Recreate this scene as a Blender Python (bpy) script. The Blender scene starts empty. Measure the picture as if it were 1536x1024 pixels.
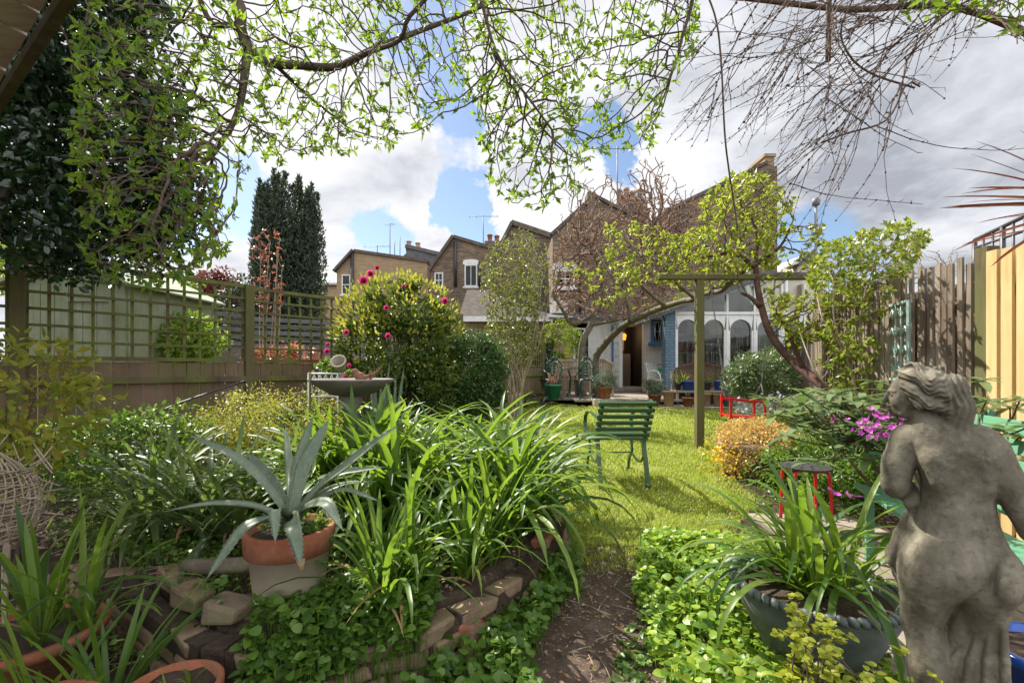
import bpy, math, random
import numpy as np
from mathutils import Vector, Matrix, Euler
rnd = random.Random(7)
rng = np.random.default_rng(11)
SC = bpy.context.scene
COL = SC.collection
F = 700.0; CX = 768.0; HY = 552.0; CH = 1.15
def P(px, py, Y):
    return np.array(((px - CX) / F * Y, Y, CH + (HY - py) / F * Y))
def zg(y):
    return 0.035 * np.maximum(np.asarray(y, float) - 3.0, 0.0) * (np.asarray(y, float) < 14) + 0.385 * (np.asarray(y, float) >= 14)
def U(a, b, n=None): return rng.uniform(a, b, n)
# ---------------------------------------------------------------- mesh builder
OFF = {}
class MB:
    def __init__(s): s.V = []; s.F = []; s.n = 0; s.cur = 0
    def add(s, v, faces, smooth=False, mat=None):
        v = np.asarray(v, float).reshape(-1, 3)
        if isinstance(faces, np.ndarray): fl = [faces]
        else:
            d = {}
            for f in faces: d.setdefault(len(f), []).append(f)
            fl = [np.array(x) for x in d.values()]
        for f in fl:
            if len(f): s.F.append((f.astype(np.int64) + s.n, smooth, s.cur if mat is None else mat))
        s.V.append(v); s.n += len(v)
    def build(s, name, mats, parent=None, bevel=0, sub=0, loc=None):
        if not isinstance(mats, (list, tuple)): mats = [mats]
        me = bpy.data.meshes.new(name)
        V = np.concatenate(s.V) if s.V else np.zeros((0, 3))
        off = np.zeros(3)
        if parent is not None: off = OFF.get(parent.name, off)
        elif loc is not None: off = np.array(loc, float)
        V = V - off
        me.vertices.add(len(V)); me.vertices.foreach_set('co', V.ravel())
        if s.F:
            li = np.concatenate([f.ravel() for f, _, _ in s.F])
            ct = np.concatenate([np.full(len(f), f.shape[1]) for f, _, _ in s.F])
            sm = np.concatenate([np.full(len(f), q) for f, q, _ in s.F])
            mi = np.concatenate([np.full(len(f), q) for f, _, q in s.F])
            st = np.concatenate(([0], np.cumsum(ct)[:-1]))
            me.loops.add(len(li)); me.loops.foreach_set('vertex_index', li.astype(np.int32))
            me.polygons.add(len(ct)); me.polygons.foreach_set('loop_start', st.astype(np.int32))
            try: me.polygons.foreach_set('loop_total', ct.astype(np.int32))
            except Exception: pass
            me.polygons.foreach_set('use_smooth', sm.astype(bool))
            me.polygons.foreach_set('material_index', mi.astype(np.int32))
        me.update(calc_edges=True)
        for m in mats: me.materials.append(m)
        o = bpy.data.objects.new(name, me); COL.objects.link(o)
        if parent is not None: o.parent = parent
        elif loc is not None: o.location = loc
        OFF[o.name] = off
        if bevel:
            b = o.modifiers.new('bevel', 'BEVEL'); b.width = bevel; b.segments = 2; b.limit_method = 'ANGLE'; b.harden_normals = False
        if sub:
            b = o.modifiers.new('sub', 'SUBSURF'); b.levels = sub; b.render_levels = sub
        return o
def tag(o, label=None, cat=None, group=None, kind=None):
    if label: o['label'] = label
    if cat: o['category'] = cat
    if group: o['group'] = group
    if kind: o['kind'] = kind
    return o
def thing(name, label, cat, loc=(0, 0, 0), group=None, rz=0):
    o = bpy.data.objects.new(name, None); COL.objects.link(o)
    o.location = tuple(float(q) for q in loc); o.rotation_euler = (0, 0, rz); o.empty_display_size = .1
    OFF[o.name] = np.array(loc, float)
    return tag(o, label, cat, group)
def local_thing(name, label, cat, loc, rz=0, group=None):
    "parts are modelled round the origin, the thing is then placed"
    o = thing(name, label, cat, loc, group, rz); OFF[o.name] = np.zeros(3); return o
def copy_tree(o, parent=None, loc=None, rz=None, label=None, scale=None):
    c = o.copy(); COL.objects.link(c)
    if parent is not None: c.parent = parent; c.matrix_parent_inverse = o.matrix_parent_inverse
    if loc is not None: c.location = tuple(float(q) for q in loc)
    if rz is not None: c.rotation_euler = (0, 0, rz)
    if label: c['label'] = label
    if scale: c.scale = (scale,) * 3
    for ch in KIDS(o): copy_tree(ch, c)
    return c
def KIDS(o): return [x for x in list(COL.objects) if x.parent == o]
# ---------------------------------------------------------------- shapes
BOXF = np.array([[0, 3, 2, 1], [4, 5, 6, 7], [0, 1, 5, 4], [1, 2, 6, 5], [2, 3, 7, 6], [3, 0, 4, 7]])
def bx(mb, x0, x1, y0, y1, z0, z1, **k):
    mb.add([(x0, y0, z0), (x1, y0, z0), (x1, y1, z0), (x0, y1, z0), (x0, y0, z1), (x1, y0, z1), (x1, y1, z1), (x0, y1, z1)], BOXF, **k)
def bar(mb, p, q, w, h, up=(0, 0, 1), w2=None, h2=None, **k):
    "rectangular bar from p to q; w across, h along up"
    p = np.array(p, float); q = np.array(q, float); d = q - p; d /= np.linalg.norm(d) + 1e-12
    up = np.array(up, float); s = np.cross(d, up)
    if np.linalg.norm(s) < 1e-5: s = np.cross(d, (1, 0, 0))
    s /= np.linalg.norm(s); u = np.cross(s, d)
    w2 = w if w2 is None else w2; h2 = h if h2 is None else h2
    v = [p - s*w/2 - u*h/2, p + s*w/2 - u*h/2, p + s*w/2 + u*h/2, p - s*w/2 + u*h/2,
         q - s*w2/2 - u*h2/2, q + s*w2/2 - u*h2/2, q + s*w2/2 + u*h2/2, q - s*w2/2 + u*h2/2]
    mb.add(v, BOXF[:, ::-1], **k)
def tube(mb, pts, r, n=8, cap=True, smooth=True, **k):
    pts = np.asarray(pts, float); m = len(pts)
    r = np.full(m, r, float) if np.isscalar(r) else np.asarray(r, float)
    t = np.gradient(pts, axis=0); t /= np.linalg.norm(t, axis=1)[:, None] + 1e-12
    a = np.array((0, 0, 1.0)) if abs(t[0][2]) < .9 else np.array((1.0, 0, 0))
    S = np.zeros((m, 3)); s = np.cross(t[0], a); s /= np.linalg.norm(s)
    for i in range(m):
        s = s - t[i] * np.dot(s, t[i]); s /= np.linalg.norm(s) + 1e-12; S[i] = s
    B = np.cross(t, S)
    an = np.arange(n) * 2 * math.pi / n
    v = pts[:, None] + r[:, None, None] * (np.cos(an)[None, :, None] * S[:, None] + np.sin(an)[None, :, None] * B[:, None])
    i = np.arange(m - 1)[:, None] * n; j = np.arange(n)[None]; j2 = (j + 1) % n
    f = np.stack([i + j, i + j2, i + n + j2, i + n + j], -1).reshape(-1, 4)
    mb.add(v, f, smooth=smooth, **k)
    if cap and n >= 3:
        e = mb.n - m * n
        mb.F.append((np.array([list(range(n))[::-1]]) + e, False, mb.cur)); mb.F.append((np.array([list(range(n))]) + e + (m - 1) * n, False, mb.cur))
def curve(pts, n=24):
    "Catmull-Rom through pts"
    p = np.asarray(pts, float); p = np.vstack([2 * p[0] - p[1], p, 2 * p[-1] - p[-2]])
    out = []; k = len(p) - 3; per = max(2, n // k)
    for i in range(k):
        a, b, c, d = p[i:i + 4]
        for t in np.arange(per) / per:
            out.append(.5 * (2 * b + (c - a) * t + (2 * a - 5 * b + 4 * c - d) * t * t + (3 * b - a - 3 * c + d) * t ** 3))
    out.append(p[-2]); return np.array(out)
def lathe(mb, prof, c=(0, 0, 0), n=28, smooth=True, wob=0, sx=1, sy=1, rim=None, **k):
    "prof = [(r,z)...]"
    pr = np.asarray(prof, float); m = len(pr); an = np.arange(n) * 2 * math.pi / n
    R = pr[:, 0][:, None] * (1 + wob * np.sin(an * 3 + 1)[None])
    if rim: R = R * (1 + rim[1] * np.cos(an * rim[0])[None] * (np.arange(m) >= rim[2])[:, None])
    v = np.stack([R * np.cos(an) * sx + c[0], R * np.sin(an) * sy + c[1], np.repeat(pr[:, 1][:, None], n, 1) + c[2]], -1)
    i = np.arange(m - 1)[:, None] * n; j = np.arange(n)[None]; j2 = (j + 1) % n
    f = np.stack([i + j, i + j2, i + n + j2, i + n + j], -1).reshape(-1, 4)
    mb.add(v, f, smooth=smooth, **k)
def prism(mb, poly, y0, y1, axis='y', **k):
    "poly in (x,z) pushed along y (or (y,z) along x, (x,y) along z)"
    n = len(poly); v = []
    for q in (y0, y1):
        for a, b in poly:
            v.append((a, q, b) if axis == 'y' else ((q, a, b) if axis == 'x' else (a, b, q)))
    f = [list(range(n)), list(range(n, 2 * n))[::-1]] + [[i, n + i, n + (i + 1) % n, (i + 1) % n] for i in range(n)]
    mb.add(v, [list(x) for x in f], **k)
def ball(mb, c, r, n=10, m=7, **k):
    r = (r,) * 3 if np.isscalar(r) else r
    a = np.linspace(0, math.pi, m + 1); th = np.arange(n) * 2 * math.pi / n
    v = np.stack([np.sin(a)[:, None] * np.cos(th) * r[0] + c[0], np.sin(a)[:, None] * np.sin(th) * r[1] + c[1], np.repeat(-np.cos(a)[:, None], n, 1) * r[2] + c[2]], -1)
    i = np.arange(m)[:, None] * n; j = np.arange(n)[None]; j2 = (j + 1) % n
    mb.add(v, np.stack([i + j, i + j2, i + n + j2, i + n + j], -1).reshape(-1, 4), smooth=True, **k)
def norm(v): return v / (np.linalg.norm(v, axis=-1, keepdims=True) + 1e-12)
def ribbons(mb, C, S, W, fold=None, N=None, smooth=True, **k):
    "C (n,r,3) centre lines, S (n,r,3) sides, W (n,r) half widths; fold raises the edges along N"
    n, r, _ = C.shape
    L = C - S * W[..., None]; R = C + S * W[..., None]
    if fold is not None:
        L = L + N * (W * fold)[..., None]; R = R + N * (W * fold)[..., None]
        v = np.stack([L, C, R], 2).reshape(n, r * 3, 3); q = 3
    else: v = np.stack([L, R], 2).reshape(n, r * 2, 3); q = 2
    fs = []
    for i in range(r - 1):
        for j in range(q - 1): fs.append([i*q + j, i*q + j + 1, (i+1)*q + j + 1, (i+1)*q + j])
    f = (np.arange(n) * r * q)[:, None, None] + np.array(fs)[None]
    mb.add(v.reshape(-1, 3), f.reshape(-1, 4), smooth=smooth, **k)
PROF = {
 'oval': (np.array([0, .45, 1.0]), np.array([.12, 1, .04])),
 'leaf': (np.array([0, .3, .7, 1.0]), np.array([.1, 1, .75, .03])),
 'long': (np.array([0, .3, .7, 1.0]), np.array([.25, 1, .8, .04])),
 'heart': (np.array([0, .12, .45, .78, 1.0]), np.array([.55, .95, 1.05, .7, .05])),
 'tri': (np.array([0, 1.0]), np.array([1, .05])),
}
def leaves(mb, Pt, D, N, L, W, kind='leaf', fold=.25, bend=-.15, **k):
    "one leaf per row of Pt: growing along D, facing N"
    t, w = PROF[kind]; D = norm(D); S = norm(np.cross(D, N)); N = np.cross(S, D)
    L = np.broadcast_to(np.asarray(L, float), (len(Pt),)); W = np.broadcast_to(np.asarray(W, float), (len(Pt),))
    bend = np.broadcast_to(np.asarray(bend, float), (len(Pt),))
    C = Pt[:, None] + D[:, None] * (L[:, None] * t)[..., None] + N[:, None] * ((L * bend)[:, None] * t ** 2)[..., None]
    r = len(t)
    Sr = np.repeat(S[:, None], r, 1); Nr = np.repeat(N[:, None], r, 1)
    ribbons(mb, C, Sr, W[:, None] * w[None] * .5, fold=fold, N=Nr, **k)
def rdir(n, up=0.0):
    v = rng.normal(size=(n, 3)); v = norm(v); v[:, 2] += up; return norm(v)
def straps(mb, base, az, L, w, el0, droop, rows=9, fold=.3, curl=0, **k):
    "arching strap leaves: base (n,3), azimuth, length, width, start elevation, droop in radians"
    n = len(az); t = np.linspace(0, 1, rows)
    el = el0[:, None] - droop[:, None] * t[None] ** 1.5
    azr = az[:, None] + (curl * t[None] if np.isscalar(curl) else curl[:, None] * t[None] ** 2)
    step = (L / (rows - 1))[:, None]
    d = np.stack([np.cos(el) * np.cos(azr), np.cos(el) * np.sin(azr), np.sin(el)], -1) * step[..., None]
    C = base[:, None] + np.concatenate([np.zeros((n, 1, 3)), np.cumsum(d, 1)[:, :-1]], 1)
    tw = U(-.5, .5, n)[:, None] * t[None]
    H = np.stack([-np.sin(azr), np.cos(azr), 0 * azr], -1)
    T = norm(d); Nn = np.cross(T, H)
    Nn = Nn * np.where(Nn[..., 2:3] < -.2, 1, 1)
    S = H * np.cos(tw)[..., None] + Nn * np.sin(tw)[..., None]; Nn = np.cross(S, T) * -1
    Nn = norm(np.cross(T, S)) * -1
    W = w[:, None] * .5 * np.clip(np.minimum(1, .55 + t * 2.2), 0, 1)[None] * np.sqrt(np.clip(1 - t ** 3.2, 0.004, 1))[None]
    Nn = np.cross(S, T)
    Nn = Nn * np.sign(Nn[..., 2:3] + 1e-6)
    ribbons(mb, C, S, W, fold=fold, N=Nn, **k)
# ---------------------------------------------------------------- noise
def _h(ix, iy, s):
    v = np.sin(ix * 127.1 + iy * 311.7 + s * 74.7) * 43758.5453
    return v - np.floor(v)
def vnoise(x, y, s=0):
    ix = np.floor(x); iy = np.floor(y); fx = x - ix; fy = y - iy
    fx = fx * fx * (3 - 2 * fx); fy = fy * fy * (3 - 2 * fy)
    return (_h(ix, iy, s) * (1 - fx) + _h(ix + 1, iy, s) * fx) * (1 - fy) + (_h(ix, iy + 1, s) * (1 - fx) + _h(ix + 1, iy + 1, s) * fx) * fy
def fbm(x, y, s=0, o=4):
    a = 0; g = .5
    for i in range(o): a = a + g * vnoise(x * 2 ** i, y * 2 ** i, s + i); g *= .5
    return a
def inpoly(x, y, poly):
    x = np.asarray(x, float); y = np.asarray(y, float); c = np.zeros(x.shape, bool); n = len(poly)
    for i in range(n):
        x0, y0 = poly[i]; x1, y1 = poly[i - 1]
        if y0 == y1: continue
        c ^= ((y0 > y) != (y1 > y)) & (x < (x1 - x0) * (y - y0) / (y1 - y0) + x0)
    return c
def seg_dist(x, y, line):
    d = np.full(np.shape(x), 1e9)
    for (ax, ay), (bx_, by_) in zip(line[:-1], line[1:]):
        vx, vy = bx_ - ax, by_ - ay; t = np.clip(((x - ax) * vx + (y - ay) * vy) / (vx * vx + vy * vy), 0, 1)
        d = np.minimum(d, np.hypot(x - ax - t * vx, y - ay - t * vy))
    return d
WALL = [(-3.4, 2.75), (-2.4, 2.45), (-1.75, 2.12), (-1.38, 1.87), (-1.08, 1.67), (-.66, 1.6), (-.34, 1.77), (-.12, 1.98), (.04, 2.25), (.2, 2.6), (.3, 3.0), (.28, 3.6)]
BED = WALL + [(.1, 4.3), (-.5, 5.0), (-1.2, 6.2), (-4.5, 6.2), (-6, 3.2)]
def H(x, y):
    "height of the ground"
    x = np.asarray(x, float); y = np.asarray(y, float)
    z = zg(y)
    ins = inpoly(x, y, BED); d = seg_dist(x, y, BED[:16])
    hb = .16 * np.exp(-np.maximum(y - 3.2, 0) * .2) + .05
    return z + np.where(ins, hb * np.clip(d / .05, 0, 1), 0) + .018 * (fbm(x * 2.1, y * 2.1, 3) - .5)
# ---------------------------------------------------------------- materials
MATS = {}
class NT:
    def __init__(s, name):
        s.m = bpy.data.materials.new(name); s.m.use_nodes = True; s.t = s.m.node_tree; s.t.nodes.clear()
        s.out = s.t.nodes.new('ShaderNodeOutputMaterial'); MATS[name] = s.m
    def n(s, ty, **k):
        o = s.t.nodes.new(ty)
        for a, b in k.items():
            if a in o.inputs.keys(): s.set(o, a, b)
            else: setattr(o, a, b)
        return o
    def set(s, node, inp, v):
        i = node.inputs[inp]
        if isinstance(v, bpy.types.NodeSocket): s.t.links.new(v, i)
        elif isinstance(v, (tuple, list)) and len(v) == 3 and i.type == 'RGBA': i.default_value = (*v, 1)
        else: i.default_value = v
    def coord(s, kind='Object', scale=(1, 1, 1), rot=(0, 0, 0)):
        tc = s.t.nodes.new('ShaderNodeTexCoord'); mp = s.t.nodes.new('ShaderNodeMapping')
        s.t.links.new(tc.outputs[kind], mp.inputs[0]); mp.inputs['Scale'].default_value = scale; mp.inputs['Rotation'].default_value = rot
        return mp.outputs[0]
    def noise(s, vec, scale=5, detail=4, rough=.55, dist=0):
        o = s.n('ShaderNodeTexNoise'); s.set(o, 'Vector', vec); o.inputs['Scale'].default_value = scale
        o.inputs['Detail'].default_value = detail; o.inputs['Roughness'].default_value = rough; o.inputs['Distortion'].default_value = dist
        return o.outputs['Fac']
    def ramp(s, fac, stops, interp='LINEAR'):
        o = s.n('ShaderNodeValToRGB'); s.set(o, 'Fac', fac); cr = o.color_ramp; cr.interpolation = interp
        while len(cr.elements) < len(stops): cr.elements.new(.5)
        for e, (p, c) in zip(cr.elements, stops):
            e.position = p; e.color = (*c, 1) if len(c) == 3 else c
        return o.outputs['Color']
    def mix(s, f, a, b, mode='MIX'):
        o = s.n('ShaderNodeMix', data_type='RGBA', blend_type=mode)
        for i, v in ((0, f), (6, a), (7, b)):
            if isinstance(v, bpy.types.NodeSocket): s.t.links.new(v, o.inputs[i])
            elif isinstance(v, (tuple, list)): o.inputs[i].default_value = (*v, 1)
            else: o.inputs[i].default_value = v
        return o.outputs[2]
    def math(s, op, a, b=0., c=None):
        o = s.n('ShaderNodeMath', operation=op)
        for i, v in enumerate((a, b, c)):
            if v is None: continue
            if isinstance(v, bpy.types.NodeSocket): s.t.links.new(v, o.inputs[i])
            else: o.inputs[i].default_value = v
        return o.outputs[0]
    def bump(s, h, strength=.3, dist=.01):
        o = s.n('ShaderNodeBump'); s.set(o, 'Height', h); o.inputs['Strength'].default_value = strength; o.inputs['Distance'].default_value = dist
        return o.outputs[0]
    def bsdf(s, col, rough=.6, normal=None, spec=.5, metal=0., **k):
        o = s.n('ShaderNodeBsdfPrincipled'); s.set(o, 'Base Color', col); s.set(o, 'Roughness', rough)
        o.inputs['Specular IOR Level'].default_value = spec; o.inputs['Metallic'].default_value = metal
        if normal is not None: s.set(o, 'Normal', normal)
        for a, b in k.items(): s.set(o, a, b)
        return o
    def end(s, node, disp=None):
        s.t.links.new(node.outputs[0], s.out.inputs['Surface']); return s.m
def island(N): return N.n('ShaderNodeNewGeometry').outputs['Random Per Island']
def leaf_mat(name, cols, trans=.35, tcol=None, rough=.35, spec=.4, seed=3., vein=.12):
    "cols: dark to light; every leaf takes its own shade"
    N = NT(name); r = island(N)
    k = len(cols) - 1
    c = N.ramp(r, [(i / k, q) for i, q in enumerate(cols)])
    ns = N.noise(N.coord(), seed, 3); c = N.mix(N.math('MULTIPLY', ns, .35), c, cols[0])
    b = N.bsdf(c, rough, spec=spec)
    tc = N.mix(.5, c, tcol or tuple(min(1, q * 2.2) for q in cols[-1])) if True else c
    tr = N.n('ShaderNodeBsdfTranslucent'); N.set(tr, 'Color', tc)
    m = N.n('ShaderNodeMixShader'); m.inputs[0].default_value = trans
    N.t.links.new(b.outputs[0], m.inputs[1]); N.t.links.new(tr.outputs[0], m.inputs[2])
    return N.end(m)
def wood_mat(name, cols, rough=.8, grain=(30, 30, 2), island_mix=.6, algae=None, bump=.4, knots=True):
    N = NT(name); v = N.coord('Object', grain)
    g = N.noise(v, 1.2, 6, .65, .6); r = island(N)
    c = N.ramp(g, [(.25, cols[0]), (.5, cols[1]), (.8, cols[2])])
    c2 = N.mix(N.math('MULTIPLY', r, island_mix), c, cols[0])
    big = N.noise(N.coord(), 1.7, 4)
    c2 = N.mix(N.ramp(big, [(.4, (0, 0, 0)), (.65, (.5, .5, .5))]), c2, cols[2])
    if algae: c2 = N.mix(N.ramp(N.noise(N.coord(), 2.3, 5, .6), [(.4, (0, 0, 0)), (.62, (.85, .85, .85))]), c2, algae)
    return N.end(N.bsdf(c2, rough, N.bump(g, bump, .004), spec=.25))
def paint_mat(name, col, rough=.4, wear=.15, wcol=None, scale=8, metal=0.):
    N = NT(name); n = N.noise(N.coord(), scale, 6, .7)
    dk = wcol or tuple(q * .45 for q in col)
    c = N.mix(N.ramp(n, [(.45, (0, 0, 0)), (.75, (wear * 3,) * 3)]), col, dk)
    rr = N.math('MULTIPLY_ADD', n, .3, rough - .12)
    return N.end(N.bsdf(c, rr, N.bump(N.noise(N.coord(), 60, 3), .08, .002), spec=.45, metal=metal))
def stone_mat(name, cols, rough=.85, scale=6, bump=.5, bd=.006, moss=None):
    N = NT(name); v = N.coord(); n = N.noise(v, scale, 8, .65); n2 = N.noise(v, scale * 7, 4, .6)
    c = N.ramp(n, [(.3, cols[0]), (.5, cols[1]), (.7, cols[2])])
    c = N.mix(N.ramp(n2, [(.5, (0, 0, 0)), (.72, (.4, .4, .4))]), c, cols[0])
    c = N.mix(N.math('MULTIPLY', island(N), .3), c, cols[1])
    if moss: c = N.mix(N.ramp(N.noise(v, scale * .6, 5), [(.5, (0, 0, 0)), (.66, (.8, .8, .8))]), c, moss)
    return N.end(N.bsdf(c, rough, N.bump(N.math('ADD', n, N.math('MULTIPLY', n2, .5)), bump, bd), spec=.25))
def brick_mat(name, c1, c2, mortar, scale=1.0, msize=.012, tint=.5, rough=.9, dark=None, bump=.6):
    N = NT(name); tc = N.n('ShaderNodeTexCoord'); sx = N.n('ShaderNodeSeparateXYZ'); N.set(sx, 0, tc.outputs['Object'])
    cb = N.n('ShaderNodeCombineXYZ'); N.set(cb, 0, N.math('ADD', sx.outputs[0], sx.outputs[1])); N.set(cb, 1, sx.outputs[2])
    b = N.n('ShaderNodeTexBrick'); N.set(b, 'Vector', cb.outputs[0]); N.set(b, 'Color1', c1); N.set(b, 'Color2', c2); N.set(b, 'Mortar', mortar)
    b.inputs['Scale'].default_value = scale; b.inputs['Mortar Size'].default_value = msize; b.inputs['Mortar Smooth'].default_value = .2
    b.inputs['Brick Width'].default_value = .225; b.inputs['Row Height'].default_value = .078
    v = N.coord(); n = N.noise(v, 1.1, 6, .6)
    col = N.mix(N.ramp(n, [(.35, (0, 0, 0)), (.7, (tint,) * 3)]), b.outputs[0], dark or tuple(q * .4 for q in c1))
    col = N.mix(N.ramp(N.noise(v, 14, 3), [(.4, (0, 0, 0)), (.8, (.35,) * 3)]), col, c2)
    return N.end(N.bsdf(col, rough, N.bump(N.math('SUBTRACT', 1., b.outputs['Fac']), bump, .008), spec=.2))
def flat_mat(name, col, rough=.5, spec=.5, metal=0., **k):
    N = NT(name); n = N.noise(N.coord(), 12, 4); c = N.mix(N.math('MULTIPLY', n, .35), col, tuple(q * .6 for q in col))
    return N.end(N.bsdf(c, rough, spec=spec, metal=metal, **k))
def glass_mat(name, tint=(.75, .8, .8), alpha=.3):
    N = NT(name); g = N.n('ShaderNodeBsdfGlossy'); g.inputs['Roughness'].default_value = .04; g.inputs['Color'].default_value = (.9, .9, .9, 1)
    t = N.n('ShaderNodeBsdfTransparent'); t.inputs['Color'].default_value = (*tint, 1)
    fr = N.n('ShaderNodeFresnel'); fr.inputs['IOR'].default_value = 1.45
    m = N.n('ShaderNodeMixShader'); N.t.links.new(N.math('MAXIMUM', fr.outputs[0], alpha * .12), m.inputs[0])
    N.t.links.new(t.outputs[0], m.inputs[1]); N.t.links.new(g.outputs[0], m.inputs[2]); return N.end(m)
M = MATS
bark = stone_mat('bark', [(.05, .038, .028), (.1, .075, .055), (.17, .14, .11)], scale=9, bump=.9, bd=.01)
stone_mat('bark_red', [(.045, .024, .018), (.1, .052, .04), (.17, .105, .08)], scale=9, bump=.9, bd=.01)
stone_mat('bark_grey', [(.06, .048, .034), (.13, .105, .078), (.24, .21, .16)], scale=9, bump=.8, bd=.008, moss=(.12, .13, .04))
stone_mat('twig', [(.06, .04, .03), (.11, .075, .058), (.18, .13, .1)], scale=20, bump=.3)
stone_mat('twig_pale', [(.2, .16, .11), (.32, .26, .19), (.45, .38, .29)], scale=20, bump=.3)
wood_mat('trellis_wood', [(.07, .05, .03), (.13, .1, .06), (.21, .17, .1)], algae=(.16, .2, .04))
wood_mat('board_wood', [(.11, .07, .05), (.2, .13, .09), (.29, .2, .145)], algae=(.15, .15, .055))
wood_mat('pale_wood', [(.09, .062, .042), (.25, .195, .145), (.43, .37, .3)], island_mix=.75)
wood_mat('new_wood', [(.42, .29, .12), (.6, .44, .2), (.74, .57, .3)], island_mix=.35, bump=.2)
wood_mat('post_wood', [(.06, .048, .022), (.12, .1, .05), (.2, .17, .09)], algae=(.12, .13, .04))
wood_mat('teak', [(.2, .15, .1), (.34, .27, .19), (.5, .42, .32)])
wood_mat('shed_wood', [(.17, .19, .13), (.24, .27, .19), (.32, .35, .26)], island_mix=.3, algae=(.18, .22, .1))
wood_mat('canopy_wood', [(.45, .4, .32), (.7, .65, .55), (.8, .76, .68)], grain=(4, 40, 40))
paint_mat('white_paint', (.72, .73, .7), .5, .2, (.4, .4, .36))
paint_mat('blue_paint', (.06, .2, .42), .4, .15)
paint_mat('chair_green', (.035, .085, .035), .32, .1, (.02, .06, .03))
paint_mat('mint_paint', (.1, .26, .15), .42, .12, (.07, .2, .13))
paint_mat('iron_green', (.012, .07, .05), .35, .2, (.01, .04, .03))
paint_mat('verdigris', (.34, .47, .42), .6, .3, (.16, .2, .16))
paint_mat('red_paint', (.62, .025, .025), .35, .12)
paint_mat('black_metal', (.035, .035, .04), .4, .2, (.08, .07, .06))
paint_mat('grey_metal', (.2, .2, .2), .5, .2)
paint_mat('plastic_green', (.03, .2, .12), .35, .1)
stone_mat('terracotta', [(.15, .05, .028), (.27, .095, .05), (.36, .17, .1)], rough=.85, scale=8, bump=.25, moss=(.2, .13, .08))
stone_mat('twig_rose', [(.12, .07, .055), (.2, .13, .1), (.31, .22, .17)], scale=20, bump=.3)
stone_mat('terracotta_pale', [(.25, .15, .09), (.36, .23, .14), (.42, .31, .2)], rough=.8, scale=5, bump=.15)
stone_mat('cream_glaze', [(.33, .27, .19), (.42, .35, .26), (.48, .42, .33)], rough=.6, scale=4, bump=.12)
paint_mat('blue_glaze', (.015, .06, .3), .12, .2, (.01, .02, .08))
paint_mat('dark_glaze', (.02, .03, .05), .2, .2)
stone_mat('rope_glaze', [(.05, .058, .058), (.1, .112, .11), (.17, .19, .18)], rough=.4, scale=5, bump=.2)
stone_mat('soil', [(.028, .019, .013), (.06, .042, .03), (.11, .08, .058)], rough=1, scale=14, bump=1, bd=.02)
stone_mat('path_soil', [(.045, .03, .022), (.085, .06, .046), (.15, .115, .09)], rough=1, scale=11, bump=1, bd=.015)
stone_mat('lawn_soil', [(.1, .12, .03), (.17, .19, .04), (.24, .23, .08)], rough=1, scale=9, bump=.8, bd=.01)
stone_mat('flagstone', [(.14, .112, .085), (.235, .2, .16), (.34, .3, .25)], scale=3, bump=.3)
stone_mat('old_brick', [(.11, .07, .045), (.21, .145, .095), (.33, .245, .165)], scale=7, bump=.8, bd=.008, moss=(.11, .12, .04))
stone_mat('red_brick', [(.15, .055, .032), (.3, .11, .06), (.38, .2, .13)], scale=12, bump=.8, moss=(.2, .15, .1))
stone_mat('garden_stone', [(.25, .22, .16), (.38, .34, .26), (.5, .46, .36)], scale=5, bump=.6, moss=(.17, .17, .07))
brick_mat('house_brick', (.085, .057, .038), (.27, .195, .13), (.24, .205, .16), dark=(.08, .06, .045))
brick_mat('house_brick_pale', (.28, .19, .1), (.4, .29, .16), (.33, .27, .2), dark=(.2, .14, .08), tint=.3)
brick_mat('house_brick_brown', (.08, .055, .04), (.24, .18, .13), (.2, .175, .145), dark=(.07, .055, .042))
brick_mat('blue_brick', (.11, .18, .235), (.16, .24, .3), (.07, .12, .16), dark=(.08, .12, .16), tint=.4)
brick_mat('white_brick', (.74, .74, .71), (.8, .8, .77), (.6, .6, .57), dark=(.55, .55, .52), tint=.25)
stone_mat('slate', [(.07, .07, .075), (.12, .12, .125), (.18, .175, .17)], scale=4, bump=.3)
stone_mat('render_cream', [(.5, .46, .35), (.6, .56, .44), (.66, .62, .52)], scale=2, bump=.1)
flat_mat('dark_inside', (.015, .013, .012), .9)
glass_mat('glass'); glass_mat('glass_dark', (.25, .28, .3), .25)
# ================================================================ camera, sky, sun
cam = bpy.data.cameras.new('camera'); camo = bpy.data.objects.new('camera', cam); COL.objects.link(camo); SC.camera = camo
camo.location = (0, 0, CH); camo.rotation_euler = (math.pi / 2, 0, 0)
cam.sensor_width = 36; cam.lens = 36 * F / 1536; cam.shift_y = (HY - 512) / 1536; cam.clip_end = 2000; cam.clip_start = .02
SUN = np.array((-.60, .70, 1.02)); SUN = SUN / np.linalg.norm(SUN)
sl = bpy.data.lights.new('sun', 'SUN'); sl.energy = 5.0; sl.angle = math.radians(.5); sl.color = (1, .94, .84)
so = bpy.data.objects.new('sun', sl); COL.objects.link(so); so.rotation_euler = Vector(SUN).to_track_quat('Z', 'Y').to_euler(); so.location = (-6, 7, 10)
w = bpy.data.worlds.new('World'); SC.world = w; w.use_nodes = True
class WN(NT):
    def __init__(s): s.t = w.node_tree; s.t.nodes.clear()
N = WN()
sky = N.n('ShaderNodeTexSky', sky_type='NISHITA'); sky.sun_disc = False
sky.sun_elevation = math.asin(SUN[2]); sky.sun_rotation = math.atan2(SUN[0], SUN[1]); sky.altitude = 50; sky.air_density = 1; sky.dust_density = .6; sky.ozone_density = 1.6
tc = N.n('ShaderNodeTexCoord').outputs['Generated']
sp = N.n('ShaderNodeSeparateXYZ'); N.set(sp, 0, tc)
zz = N.math('ADD', N.math('MAXIMUM', sp.outputs[2], 0.), .22)
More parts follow.
